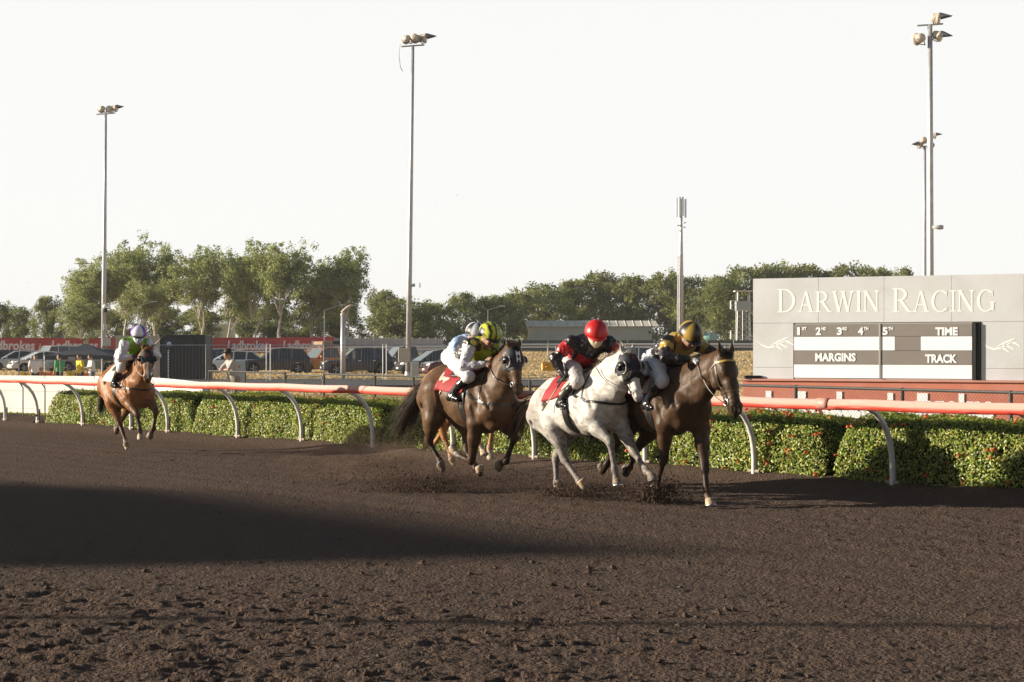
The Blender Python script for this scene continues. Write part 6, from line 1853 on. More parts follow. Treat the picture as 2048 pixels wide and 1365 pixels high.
def make_rider(label, P, frame, silk, cap, skin=SKIN, glove=None, mask=None, breech=(.72, .70, .70), silkcol=None, capcol=None, group=None, h=.0095, peak=(0.02, 0.02, 0.02), legtext=None):
    root = thing("person", label, "person", group=group)
    horse_frame(root, *frame)
    g = {k: arr(v) for k, v in P.items() if k not in ('f',)}
    f = unit(P['f']); up = unit(P.get('up', (0, 0, 1)))
    skin = arr(skin); gl = arr(glove if glove is not None else skin)
    pel, che, nek, hc = g['pel'], g['che'], g['nek'], g['head']
    spine = unit(che - pel)
    # --- skin: the whole figure, one surface
    fl = Flesh()
    fl.cap(pel, lerp(pel, che, .5), .125, .115, skin, k=.06, ky=.9)
    fl.cap(lerp(pel, che, .5), che, .115, .12, skin, k=.06, ky=.85)
    fl.cap(che, nek, .09, .052, skin, k=.05)
    for s, pre in ((1, 'L'), (-1, 'R')):
        sh, el, ha, kn, an = g[pre+'sh'], g[pre+'el'], g[pre+'ha'], g[pre+'kn'], g[pre+'an']
        fl.cap(che, sh, .09, .062, skin, k=.05)
        fl.cap(sh, el, .05, .037, skin, k=.03)
        wr = ha - unit(ha-el)*.06
        fl.cap(el, lerp(el, wr, .35), .037, .036, skin, k=.03); fl.cap(lerp(el, wr, .3), wr, .036, .024, skin, k=.025)
        add_hand(fl, wr, ha-el, P.get(pre+'palm', (-.3, -s*.2, -1)), gl, s)
        hip = pel + arr((.02, s*.095, -.02))
        fl.cap(hip, kn, .095, .055, skin, k=.05)
        fl.cap(kn, lerp(kn, an, .3), .052, .050, skin, k=.03); fl.cap(lerp(kn, an, .3), an, .05, .034, skin, k=.03)
        ft = g.get(pre+'toe', an + arr((.16, s*.02, -.05)))
        fl.cap(an + arr((-.03, 0, -.03)), ft, .034, .028, skin, k=.03)
    add_head(fl, hc, f, up, skin, mask)
    link("body", fl.mesh("rider_body", .0085, relax=1), M_SKIN, root)
    # --- jacket
    jk = Flesh(); sc = arr(silk['body']); sl = arr(silk['sleeve']); sl2 = arr(silk.get('sleeve2', silk['sleeve'])); sy = arr(silk.get('yoke', silk['body']))
    low = lerp(pel, che, .12)
    jk.cap(low, lerp(pel, che, .55), .142, .150, sc, k=.06, ky=.92)
    jk.cap(lerp(pel, che, .55), che, .150, .145, sc, k=.06, ky=.88)
    jk.cap(che, lerp(che, nek, .75), .115, .075, sy, k=.05)
    bel = lerp(pel, che, .45) + arr((.02, 0, -.05))
    jk.cap(bel, lerp(pel, che, .85) + arr((.04, 0, -.05)), .11, .10, arr(silk.get('front', silk['body'])), k=.05)
    for s, pre in ((1, 'L'), (-1, 'R')):
        sh, el, ha = g[pre+'sh'], g[pre+'el'], g[pre+'ha']
        wr = ha - unit(ha-el)*.065
        jk.cap(che, sh, .11, .085, sc, k=.05)
        jk.cap(sh, lerp(sh, el, .5), .083, .070, sl, k=.03)
        jk.cap(lerp(sh, el, .5), el, .070, .060, sl2, k=.025)
        jk.cap(el, lerp(el, wr, .5), .060, .052, arr(silk.get('fore', sl2)), k=.025)
        jk.cap(lerp(el, wr, .5), wr, .052, .036, arr(silk.get('fore', sl2)), k=.02)
    seed = sum(map(ord, label)) % 97
    def wr_(V):
        n1 = noise3(V*arr((1, 1, .7)), 9.0, 3, seed); n2 = noise3(V*arr((.6, 1, 1.2)), 17.0, 2, seed+5)
        return .010*n1 + .016*(.35 - np.abs(n2))
    def cf(V, C):
        return silkcol(V, C, g) if silkcol else C
    link("jacket", jk.mesh("jacket", h, soft=.006, colfn=cf, dispfn=wr_), M_SILK, root)
    # --- breeches
    br = Flesh(); bc = arr(breech)
    br.cap(pel - spine*.02, lerp(pel, che, .22), .138, .136, bc, k=.05, ky=.88)
    for s, pre in ((1, 'L'), (-1, 'R')):
        kn, an = g[pre+'kn'], g[pre+'an']; hip = pel + arr((.0, s*.085, -.015))
        br.cap(hip, lerp(hip, kn, .5), .112, .096, bc, k=.05)
        br.cap(lerp(hip, kn, .5), kn, .096, .070, bc, k=.04)
        br.cap(kn, lerp(kn, an, .30), .070, .056, bc, k=.03)
    def wb(V): return .006*noise3(V, 10.0, 3, seed+9) + .008*(.3 - np.abs(noise3(V*arr((1, 1, .8)), 16.0, 2, seed+3)))
    bo = link("breeches", br.mesh("breeches", h, dispfn=wb), M_BREECH, root)
    bv = BVHTree.FromPolygons([v.co.copy() for v in bo.data.vertices], [tuple(p.vertices) for p in bo.data.polygons])
    if legtext:      # a line of small dark characters down the thigh, too small to read
        hip = pel + arr((0, -.085, -.015)); kn = g['Rkn']; rl = random.Random(seed)
        ax = Vector(unit(kn - hip)); out = Vector((.1, -1, .25)).normalized(); vv = ax.cross(out).normalized(); a = .10
        for _ in range(7):
            l = rl.uniform(.016, .026); V = []
            for (p, q) in ((0, 0), (l, 0), (l, .026), (0, .026)):
                p_ = Vector(hip) + ax*(a+p) + vv*(q-.013)
                hit, n, _a, _b = bv.ray_cast(p_ + out*.4, -out); V.append((hit if hit else p_) + out*.004)
            MB().add(V, [(0, 1, 2, 3)]).build("leg_lettering", M_LEATH, bo); a += l + .010
    # --- boots with stirrups
    for s, pre in ((1, 'L'), (-1, 'R')):
        kn, an = g[pre+'kn'], g[pre+'an']; bt = Flesh(); b0 = (0.02, .02, .02)
        toe = g.get(pre+'toe', an + arr((.16, s*.02, -.05)))
        top = lerp(kn, an, .22)
        bt.cap(top, lerp(kn, an, .45), .062, .060, b0, k=.02); bt.cap(lerp(kn, an, .45), an, .060, .044, b0, k=.02)
        dv = unit(toe - an - arr((-.03, 0, -.03)))
        bt.cap(an + arr((-.035, 0, -.04)), lerp(an, toe, .5) + arr((0, 0, -.012)), .042, .038, b0, k=.03)
        bt.cap(lerp(an, toe, .5) + arr((0, 0, -.012)), toe, .038, .03, b0, k=.02)
        bo_ = link("boot", bt.mesh("boot", .009), M_BOOT, root)
        mid = lerp(an, toe, .62) + arr((0, 0, -.01))
        irn = MB(); a0 = mid + arr((0, 0, -.045))
        pts = [a0 + arr((0, .055, 0)), mid + arr((0, .058, .02)), mid + arr((-.01, .03, .095)), mid + arr((-.01, -.03, .095)), mid + arr((0, -.058, .02)), a0 + arr((0, -.055, 0)), a0 + arr((0, .055, 0))]
        irn.tube(pts, .006, 5).build("stirrup", M_STEEL, bo_)
    # --- cap over the skull helmet, peak, goggles
    w = np.cross(up, f)
    n, rings = 24, 9
    V, C = [], []
    ch = hc + up*.035 - f*.01
    for i in range(rings+1):
        t = i/rings*math.pi*.56
        for k in range(n):
            a = 2*math.pi*k/n
            p = ch + up*.128*math.cos(t) + (f*math.cos(a)*.142 + w*math.sin(a)*.122)*math.sin(t)
            V.append(p); C.append(capcol(a, t) if capcol else arr(cap))
    Q = [(i*n+k, i*n+(k+1) % n, (i+1)*n+(k+1) % n, (i+1)*n+k) for i in range(rings) for k in range(n)]
    me = mesh_np("helmet", np.array(V), np.array(Q), smooth=True, cols=np.array(C))
    hel = link("helmet", me, M_CAP, root)
    so = hel.modifiers.new("thickness", 'SOLIDIFY'); so.thickness = .014
    rim = [ch + up*.128*math.cos(math.pi*.55) + (f*math.cos(a)*.143 + w*math.sin(a)*.123)*math.sin(math.pi*.55) for a in np.linspace(0, 2*math.pi, 25)]
    MB().tube(rim, .008, 6).build("helmet_band", mat_flat(peak), hel, smooth=True)
    pk = MB(); V2 = []
    for j in range(4):
        for k in range(11):
            a = -1.05 + 2.1*k/10; rr = 1 + .42*j/3*math.cos(a*.9)
            V2.append(ch - up*(.018 + .022*j/3) + (f*math.cos(a)*.142*rr + w*math.sin(a)*.122*(1+.02*j)))
    pk.add(V2, [(j*11+k, j*11+k+1, (j+1)*11+k+1, (j+1)*11+k) for j in range(3) for k in range(10)])
    po = pk.build("peak", mat_flat(peak), hel, smooth=True); so = po.modifiers.new("thickness", 'SOLIDIFY'); so.thickness = .006
    gg = MB(); V3 = []
    for j in range(5):
        for k in range(13):
            a = -1.15 + 2.3*k/12
            zz = -.028 + .056*j/4
            rr = .104 + .012*math.cos(math.pi*(j-2)/4)
            V3.append(hc + up*(zz + .002 + (.010*math.exp(-(a/.18)**2) if j == 0 else 0)) + f*(math.cos(a)*rr*1.02 + .012) + w*math.sin(a)*rr*.86)
    gg.add(V3, [(j*13+k, j*13+k+1, (j+1)*13+k+1, (j+1)*13+k) for j in range(4) for k in range(12)])
    go = gg.build("goggles", M_GOGGLE, root, smooth=True); so = go.modifiers.new("thickness", 'SOLIDIFY'); so.thickness = .012
    return root, g

def whip(label, frame, hand, tip, w=.007):
    a, b = arr(hand), arr(tip)
    root = thing("riding_whip", label, "whip"); horse_frame(root, *frame)
    d = unit(b-a)
    MB().tube([a - d*.10, a + d*.12], .011, 8).build("grip", M_WHIPK, root, smooth=True)
    MB().tube([a + d*.12, lerp(a, b, .75)], [.008, .006], 6).build("shaft", M_WHIP, root, smooth=True)
    MB().tube([lerp(a, b, .75), b], [.013, .015], 6, flat=.35).build("flap", M_WHIP, root)
    return root
# ------------------------------------------------------------------ the field: five horses, five riders
def pack(d, **kw): d = dict(d); d.update(kw); return d

# --- dark bay with the lead, gold browband
FR3 = ((1.788, 20.615), 30.0)
h3 = make_horse("horse", "dark brown racehorse with gold browband, rightmost and in front", dict(
    zw=1.50, zc=1.44, len=1.08, poll=(.95, .03, 1.665), muz=(1.18, .03, 1.065), face=(1, .08, 0), earfwd=.03,
    LFe=(.28, .18, .87), LFk=(.43, .13, .42), LFf=(.53, .09, .16), LFh=(.58, .08, .085), LFs=(.25, 0, -1),
    RFe=(.13, -.19, .90), RFk=(.05, -.15, .50), RFf=(-.11, -.12, .26), RFh=(-.20, -.11, .18), RFs=(-.75, 0, -.66),
    LHs=(-.56, .19, .86), LHk=(-.88, .13, .59), LHf=(-1.06, .13, .34), LHh=(-1.13, .13, .27), LHs_=0,
    RHs=(-.62, -.19, .86), RHk=(-.97, -.13, .60), RHf=(-1.16, -.13, .37), RHh=(-1.23, -.13, .30),
    pale=('LF',), LFsock=(.12, .08, .05), blaze=[(.55, .60, .012)], mane_side=.25, mane_n=380, mane_len=.12,
    spots=[((.36, -.11, 1.06), .035, (.6, .58, .55))]),
    (.066, .036, .018), (.026, .015, .009), (.035, .024, .017), FR3[0], [(-.20, 0, .0), (-.45, 0, -.15), (-.62, 0, -.5)], seed=3, rot=30.0)
bridle(h3, M_LEATHB, brow=M_GOLD, hands=((.58, .05, 1.61), (.59, -.07, 1.585)))
saddle_set(h3, M_CLOTHRED, under=M_BLUE, breast=False)

def silk3(V, C, g):      # black body, gold yoke and gold bands on the upper sleeves
    k, y = arr((.018, .015, .016)), arr((.46, .31, .075))
    out = np.tile(k, (len(V), 1))
    ax = unit(g['nek']-g['pel']); t = (V-g['pel'])@ax
    m = (t > .44) & (np.abs(V[:, 1]) < .15)
    for pre in ('L', 'R'):
        d = unit(g[pre+'el']-g[pre+'sh']); s = (V-g[pre+'sh'])@d; r = np.linalg.norm(V-g[pre+'sh']-s[:, None]*d, axis=1)
        band = (s > .05) & (s < .15) & (r < .11) & (np.abs(V[:, 1]) > .16)
        out[band] = y
        m = m & ~((s > -.03) & (r < .11) & (np.abs(V[:, 1]) > .13))
    out[m] = y
    return out
def cap3(a, t):
    return arr((.42, .27, .055)) if int((a + math.pi/8*1) // (math.pi/4)) % 2 else arr((.02, .016, .016))
make_rider("jockey in black and gold silks with white gloves, crouched on the leading dark horse", dict(
    pel=(-.28, 0, 1.62), che=(.12, 0, 1.77), nek=(.26, 0, 1.83), head=(.36, -.01, 1.865), f=(.85, -.12, -.52), up=(.5, 0, .85),
    Lsh=(.20, .18, 1.79), Rsh=(.18, -.19, 1.79), Rel=(.34, -.33, 1.63), Rha=(.58, -.07, 1.605), Lel=(.38, .31, 1.66), Lha=(.57, .05, 1.635),
    Rkn=(.17, -.25, 1.38), Ran=(-.10, -.29, 1.13), Lkn=(.18, .25, 1.40), Lan=(-.10, .29, 1.14)), FR3,
    dict(body=(.02, .02, .02), sleeve=(.5, .4, .1)), (.5, .4, .1), skin=(.30, .16, .10), glove=(.72, .74, .78), silkcol=silk3, capcol=cap3, breech=(.56, .58, .64), legtext=True)

# --- grey
FR4 = ((.890, 21.109), 31.0)
h4 = make_horse("horse", "grey racehorse with black hood and sheepskin noseband, second from right", dict(
    zw=1.47, zc=1.375, len=1.10, poll=(.77, .0, 1.68), muz=(1.03, -.03, 1.21), face=(1, -.14, 0), earfwd=.0,
    RFe=(.26, -.19, .92), RFk=(.65, -.16, .70), RFf=(.71, -.14, .40), RFh=(.74, -.14, .29), RFs=(.15, 0, -1),
    LFe=(.34, .17, .90), LFk=(.68, .14, .58), LFf=(.95, .12, .39), LFh=(1.04, .12, .345), LFs=(.35, 0, -.95),
    RHs=(-.46, -.19, .84), RHk=(-.31, -.14, .45), RHf=(-.03, -.12, .22), RHh=(.06, -.12, .165), RHs_=0,
    LHs=(-.62, .19, .84), LHk=(-.95, .14, .43), LHf=(-.87, .10, .15), LHh=(-.83, .10, .065),
    pale=('RH',), RHsock=(.40, .27, .15), LFsock=(.36, .28, .2), RFsock=(.13, .10, .08), LHsock=(.05, .045, .045),
    blaze=[(.30, .60, .06)], muzzle=(.42, .38, .36), zfade=(.5, 1.05, (.17, .15, .135)),
    mane_side=.35, mane_n=480, mane_len=.13, tail_top=(.06, .056, .052), tail_end=(.26, .18, .11), tail_n=1000, tail_spread=.10),
    (.53, .50, .455), (.24, .21, .18), (.36, .29, .21), FR4[0], [(-.20, 0, .03), (-.46, -.02, -.10), (-.60, -.02, -.48)], seed=4, rot=31.0)
hd4 = hood(h4, .27, letters=[("R", .10, .0, .055, M_TEXTR)])
bridle(h4, M_LEATH, nose=False, hands=((.38, .08, 1.55), (.34, -.14, 1.52)))
saddle_set(h4, M_CLOTHRED)
# sheepskin roll over the nose
fr = Flesh()
for i in range(10):
    a0, a1 = -1.75 + 3.5*i/10, -1.75 + 3.5*(i+1)/10
    pt = lambda a: h4['Hd'](.335 - .03*math.cos(a), -.055 + .085*math.cos(a), .090*math.sin(a))
    fr.cap(pt(a0), pt(a1), .037, .037, (.03, .026, .02), k=.03)
link("sheepskin_noseband", fr.mesh("noseband", .008, dispfn=lambda V: .012*noise3(V, 45.0, 2)), M_FLEECE, h4['root'])

def silk4(V, C, g):      # black with red breast, red patches on the sleeves
    k, r = arr((.018, .014, .016)), arr((.42, .018, .02))
    out = np.tile(k, (len(V), 1))
    n = noise3(V, 16.0, 3, 2.0)
    fx = unit(g['che']-g['pel']); t = (V-g['pel'])@fx; fr_ = (V - (g['pel']+t[:, None]*fx))@arr((.5, -.1, -.85))
    out[(fr_ > .03 - .02*n) & (t > .08) & (t < .30) & (np.abs(V[:, 1]) < .15)] = r
    for pre in ('L', 'R'):
        d = unit(g[pre+'el']-g[pre+'sh']); s = (V-g[pre+'sh'])@d
        out[(s > .05 + .03*n) & (s < .17 + .04*n) & (np.abs(V[:, 1]) > .17)] = r*1.15
    return out
J4, g4 = make_rider("jockey with red cap and black and red silks on the grey horse", dict(
    pel=(-.30, 0, 1.60), che=(-.01, 0, 1.775), nek=(.10, -.01, 1.84), head=(.16, -.02, 1.885), f=(.86, -.42, -.36), up=(.3, -.1, .95),
    Rsh=(-.07, -.20, 1.80), Rel=(-.18, -.36, 1.63), Rha=(-.08, -.32, 1.43), Lsh=(.11, .19, 1.79), Lel=(.20, .29, 1.62), Lha=(.38, .09, 1.55),
    Rkn=(.13, -.25, 1.37), Ran=(-.17, -.29, 1.13), Lkn=(.13, .25, 1.40), Lan=(-.17, .29, 1.13), Rpalm=(.2, .9, -.2)), FR4,
    dict(body=(.02, .02, .02), sleeve=(.4, .02, .02)), (.52, .018, .016), skin=(.5, .32, .22), mask=(.50, .40, .30), glove=(.02, .02, .025), silkcol=silk4, breech=(.46, .43, .43), peak=(.55, .03, .025), legtext=True)
whip("pale whip hanging from the dark gloved hand of the red-capped jockey", FR4, (-.07, -.33, 1.38), (-.41, -.385, 1.02))

# --- dark bay in the MH hood
FR2 = ((-.342, 22.60), 40.0)
h2 = make_horse("horse", "dark brown racehorse in a black hood lettered M H", dict(
    zw=1.44, zc=1.50, len=1.16, poll=(.58, -.01, 1.745), muz=(.74, -.06, 1.225), face=(1, -.30, 0), earfwd=.0,
    RFe=(.08, -.19, .84), RFk=(-.06, -.15, .36), RFf=(-.34, -.12, .42), RFh=(-.43, -.12, .455), RFs=(-.85, 0, .5),
    LFe=(.10, .18, .86), LFk=(.41, .15, .66), LFf=(.28, .12, .37), LFh=(.18, .12, .335), LFs=(-.9, 0, -.3),
    RHs=(-.74, -.20, .86), RHk=(-.93, -.14, .56), RHf=(-.71, -.12, .32), RHh=(-.67, -.12, .23), RHs_=0,
    LHs=(-.50, .19, .84), LHk=(-.52, .14, .47), LHf=(-.28, .10, .26), LHh=(-.20, .10, .19),
    pale=('LH', 'RF'), RFsock=(.35, .30, .26), RHsock=(.09, .07, .055), mane_side=.30, mane_n=460, mane_len=.15,
    tail_end=(.075, .05, .035), tail_spread=.13, tail_n=1100),
    (.100, .055, .027), (.034, .019, .011), (.026, .018, .013), FR2[0], [(-.12, 0, -.05), (-.30, 0, -.24), (-.60, .0, -.62)], seed=2, rot=40.0)
hood(h2, .31, rim=M_CUPRIM, letters=[("M", .105, .012, .085, M_TEXTW), ("H", .180, .012, .085, M_TEXTW)])
bridle(h2, M_LEATH, nose=False, hands=((.23, .08, 1.54), (.22, -.08, 1.53)))
saddle_set(h2, M_CLOTHRED, pad=M_CLOTHRED, marks=[(-.495, -.465, -.95, -.55, M_CLOTHPALE)], number="7")

def silk2(V, C, g):      # charcoal vest, lime collar and front, white sleeves
    k, y, w = arr((.045, .038, .034)), arr((.50, .52, .03)), arr((.62, .60, .65))
    out = np.tile(k, (len(V), 1))
    ax = unit(g['nek']-g['pel']); t = (V-g['pel'])@ax
    out[(t > .53) | ((t > .44) & (np.abs(V[:, 1]) < .07))] = y
    fr_ = (V - (g['pel']+t[:, None]*ax))@arr((.5, 0, -.85))
    out[(fr_ > .10) & (t > .28)] = y
    for pre in ('L', 'R'):
        d = unit(g[pre+'el']-g[pre+'sh']); s = (V-g[pre+'sh'])@d; rr = np.linalg.norm(V-g[pre+'sh']-np.clip(s, 0, .3)[:, None]*d, axis=1)
        df = unit(g[pre+'ha']-g[pre+'el']); s2 = (V-g[pre+'el'])@df; r2 = np.linalg.norm(V-g[pre+'el']-np.clip(s2, 0, .4)[:, None]*df, axis=1)
        m = ((rr < .094) & (s > .02) | (r2 < .085)) & (np.abs(V[:, 1]) > .168)
        m |= (r2 < .08) & (s2 > .05)
        out[m] = w
    return out
def cap2(a, t):
    s = math.sin(a)*math.sin(t)
    return arr((.62, .66, .06)) if int(math.floor((s+1.1)/.24)) % 2 else arr((.02, .02, .02))
make_rider("jockey in charcoal vest, white sleeves and black and lime striped cap", dict(
    pel=(-.46, 0, 1.585), che=(-.12, 0, 1.735), nek=(.02, 0, 1.82), head=(.12, -.01, 1.885), f=(.90, -.15, -.42), up=(.4, 0, .9),
    Rsh=(-.05, -.18, 1.77), Rel=(-.04, -.29, 1.52), Rha=(.21, -.08, 1.55), Lsh=(-.02, .18, 1.77), Lel=(.0, .29, 1.53), Lha=(.23, .08, 1.56),
    Rkn=(.03, -.26, 1.40), Ran=(-.27, -.30, 1.17), Lkn=(.03, .26, 1.40), Lan=(-.27, .30, 1.17)), FR2,
    dict(body=(.05, .04, .04), sleeve=(.8, .8, .8)), (.6, .6, .1), silkcol=silk2, capcol=cap2, breech=(.60, .58, .60))

# --- chestnut half hidden behind it
FR5 = ((-.742 + .12*math.sin(R(37)), 26.81 - .12*math.cos(R(37))), None)
h5 = make_horse("horse", "chestnut racehorse almost hidden behind the dark horse in the M H hood", dict(
    zw=1.47, zc=1.44, poll=(.68, 0, 1.70), muz=(.92, 0, 1.16), h=.014,
    RFe=(.2, -.19, .90), RFk=(.42, -.14, .54), RFf=(.54, -.12, .36), RFh=(.59, -.12, .28), LFe=(.2, .18, .9), LFk=(.46, .14, .60), LFf=(.43, .12, .32), LFh=(.43, .12, .22),
    RHs=(-.42, -.19, .84), RHk=(-.34, -.14, .46), RHf=(-.19, -.12, .17), RHh=(-.14, -.12, .08), LHs=(-.52, .19, .84), LHk=(-.74, .14, .56), LHf=(-.92, .12, .36), LHh=(-1.0, .12, .3),
    pale=('RF', 'LF', 'RH'), RHsock=(.5, .35, .2), RFsock=(.5, .42, .33), LFsock=(.5, .42, .33)),
    (.32, .13, .04), (.34, .16, .06), (.12, .06, .03), FR5[0], [(-.18, 0, .0), (-.42, 0, -.15), (-.55, 0, -.5)], seed=5)
bridle(h5, M_LEATH, hands=((.35, .08, 1.55), (.35, -.08, 1.55)))
saddle_set(h5, M_CLOTHRED, breast=False)
def cap5(a, t): return arr((.75, .75, .75)) if int((a + .4) // (math.pi/4)) % 2 else arr((.03, .03, .03))
make_rider("jockey in pale blue silks and black and white cap behind the lime-capped jockey", dict(
    pel=(-.30, 0, 1.63), che=(.0, 0, 1.80), nek=(.12, 0, 1.88), head=(.24, 0, 1.94), f=(.95, 0, -.3), up=(.3, 0, .95),
    Rsh=(.06, -.18, 1.82), Rel=(.12, -.30, 1.58), Rha=(.36, -.08, 1.56), Lsh=(.08, .18, 1.82), Lel=(.14, .29, 1.58), Lha=(.36, .08, 1.56),
    Rkn=(.1, -.25, 1.42), Ran=(-.18, -.29, 1.18), Lkn=(.1, .25, 1.42), Lan=(-.18, .29, 1.18)), FR5,
    dict(body=(.38, .52, .72), sleeve=(.38, .52, .72)), (.8, .8, .8), capcol=cap5, h=.012)

# --- the bay at the back
FR1 = ((-6.350, 30.917), 33.0)
h1 = make_horse("horse", "bright bay racehorse with white blaze, trailing alone on the left", dict(
    zw=1.44, zc=1.46, len=1.05, poll=(.72, -.02, 1.71), muz=(.92, -.10, 1.225), face=(1, -.36, 0), earfwd=.0, h=.0135,
    RFe=(.24, -.19, .90), RFk=(.62, -.15, .66), RFf=(.67, -.13, .41), RFh=(.69, -.13, .32), RFs=(0, 0, -1),
    LFe=(.28, .18, .92), LFk=(.68, .15, .70), LFf=(.63, .12, .42), LFh=(.53, .12, .34), LFs=(-.8, 0, -.5),
    RHs=(-.36, -.20, .84), RHk=(-.21, -.14, .49), RHf=(.02, -.12, .20), RHh=(.09, -.12, .09), RHs_=0,
    LHs=(-.50, .19, .84), LHk=(-.75, .14, .58), LHf=(-.95, .12, .37), LHh=(-1.03, .12, .30),
    pale=('RF', 'RH'), RHsock=(.6, .48, .36), blaze=[(.16, .57, .026)], mane_side=.3, mane_n=400,
    tail_end=(.035, .025, .02), tail_spread=.07),
    (.25, .105, .036), (.06, .03, .017), (.02, .015, .012), FR1[0], [(-.14, 0, -.05), (-.34, 0, -.25), (-.46, 0, -.62)], seed=11, rot=33.0)
hood(h1, .25, rim=M_CUP, letters=[("8", .13, .0, .085, M_TEXTR)])
bridle(h1, M_LEATH, nose=False, rein_m=M_WHITESTRAP, hands=((.50, .08, 1.60), (.45, -.10, 1.59)))
saddle_set(h1, M_CLOTHWHITE, breast=True)
def silk1(V, C, g):
    gcol, w = arr((.17, .40, .025)), arr((.60, .58, .62))
    out = np.tile(gcol, (len(V), 1))
    for pre in ('L', 'R'):
        d = unit(g[pre+'el']-g[pre+'sh']); s = (V-g[pre+'sh'])@d
        df = unit(g[pre+'ha']-g[pre+'el']); s2 = (V-g[pre+'el'])@df; r2 = np.linalg.norm(V-g[pre+'el']-np.clip(s2, 0, .4)[:, None]*df, axis=1)
        out[((s > -.02) & (np.abs(V[:, 1]) > .145)) | (r2 < .09)] = w
    return out
def cap1(a, t):
    return arr((.78, .76, .82)) if int((a + math.pi/4) // (math.pi/2)) % 2 == 0 else arr((.16, .03, .34))
make_rider("jockey in lime vest, white sleeves and purple and white cap on trailing bay", dict(
    pel=(-.26, 0, 1.65), che=(.12, 0, 1.80), nek=(.25, 0, 1.88), head=(.34, -.02, 1.955), f=(.90, -.42, -.22), up=(.2, -.05, .97),
    Rsh=(.18, -.19, 1.82), Rel=(.28, -.31, 1.58), Rha=(.42, -.10, 1.62), Lsh=(.20, .19, 1.82), Lel=(.36, .30, 1.62), Lha=(.56, .10, 1.71),
    Rkn=(.18, -.26, 1.42), Ran=(-.06, -.30, 1.17), Lkn=(.18, .26, 1.42), Lan=(-.06, .30, 1.17)), FR1,
    dict(body=(.3, .5, .05), sleeve=(.8, .8, .8)), (.8, .8, .8), mask=(.55, .62, .72), glove=(.03, .03, .05), silkcol=silk1, capcol=cap1, breech=(.60, .58, .58))
whip("riding whip held up behind the ears of the trailing bay", FR1, (.58, .10, 1.74), (.86, .22, 1.97))
# ------------------------------------------------------------------ spectators
M_DENIM = mat("cloth", (0, 0, 0), rough=.8, attr=True, var=.08, vscale=10)
def spectator(label, pos, rz, P, shirt, trousers, hair=(.03, .02, .015), skin=SKIN, hat=None, longs=False, h=.016):
    """Standing figure; P gives joints in metres, x = forward, y = left, z = up."""
    root = thing("person", label, "person", pos, rz); g = {k: arr(v) for k, v in P.items()}
    sk = arr(skin); fl = Flesh()
    hip, che, nek, hc = g['hip'], g['che'], g['nek'], g['head']
    fl.cap(hip, che, .115, .12, sk, k=.06, ky=.8); fl.cap(che, nek, .09, .05, sk, k=.05)
    for s, pre in ((1, 'L'), (-1, 'R')):
        sh, el, ha = g[pre+'sh'], g[pre+'el'], g[pre+'ha']; kn, an = g[pre+'kn'], g[pre+'an']
        fl.cap(che, sh, .085, .06, sk, k=.05); fl.cap(sh, el, .048, .036, sk, k=.03); wr = ha - unit(ha-el)*.07; fl.cap(el, wr, .036, .024, sk, k=.02)
        add_hand(fl, wr, ha-el, (.1, -s*.8, -.3), sk, s, curl=.5)
        fl.cap(hip + arr((0, s*.09, 0)), kn, .08, .055, sk, k=.04); fl.cap(kn, an, .052, .035, sk, k=.03); fl.cap(an, an + arr((.14, 0, -.04)), .035, .03, sk, k=.02)
    f = unit(P.get('f', (1, 0, 0))); add_head(fl, hc, f, (0, 0, 1), sk, hair=hair)
    link("body", fl.mesh("spectator_body", .011), M_SKIN, root)
    tp_ = Flesh(); sc = arr(shirt)
    tp_.cap(lerp(hip, che, .05), che, .140, .150, sc, k=.06, ky=.82); tp_.cap(che, nek, .11, .065, sc, k=.05)
    for pre in 'LR':
        sh, el, ha = g[pre+'sh'], g[pre+'el'], g[pre+'ha']
        tp_.cap(che, sh, .11, .08, sc, k=.05); e2 = el if longs else lerp(sh, el, .7)
        tp_.cap(sh, e2, .075, .066, sc, k=.03)
        if longs: tp_.cap(el, lerp(el, ha, .7), .06, .045, sc, k=.03)
    link("shirt", tp_.mesh("shirt", h, dispfn=lambda V: .008*noise3(V, 8, 2, 3.0)), M_COTTON, root)
    tr_ = Flesh(); tc_ = arr(trousers)
    tr_.cap(hip + arr((0, 0, .05)), hip - arr((0, 0, .05)), .13, .13, tc_, k=.05, ky=.82)
    for s, pre in ((1, 'L'), (-1, 'R')): tr_.cap(hip + arr((0, s*.085, -.03)), g[pre+'kn'], .10, .07, tc_, k=.04); tr_.cap(g[pre+'kn'], lerp(g[pre+'kn'], g[pre+'an'], .95), .068, .055, tc_, k=.03)
    link("trousers", tr_.mesh("trousers", h), M_COTTON, root)
    for pre in 'LR':
        b = Flesh(); an = g[pre+'an']; b.cap(an + arr((-.02, 0, -.03)), an + arr((.15, 0, -.045)), .045, .038, (.05, .04, .035), k=.02); link("shoe", b.mesh("shoe", .014), M_COTTON, root)
    if hat:
        c0 = hc + arr((-.01, 0, .075))
        ho = MB().lathe([(.205, -.012), (.21, -.006), (.115, .006), (.112, .05), (.098, .095), (.05, .112), (.005, .108)], 20, c0).build("hat", mat("hat_felt", hat, rough=.85), root, smooth=True)
        MB().lathe([(.116, .008), (.116, .034)], 20, c0).build("hat_band", mat_flat((.02, .015, .012)), ho)
    return root
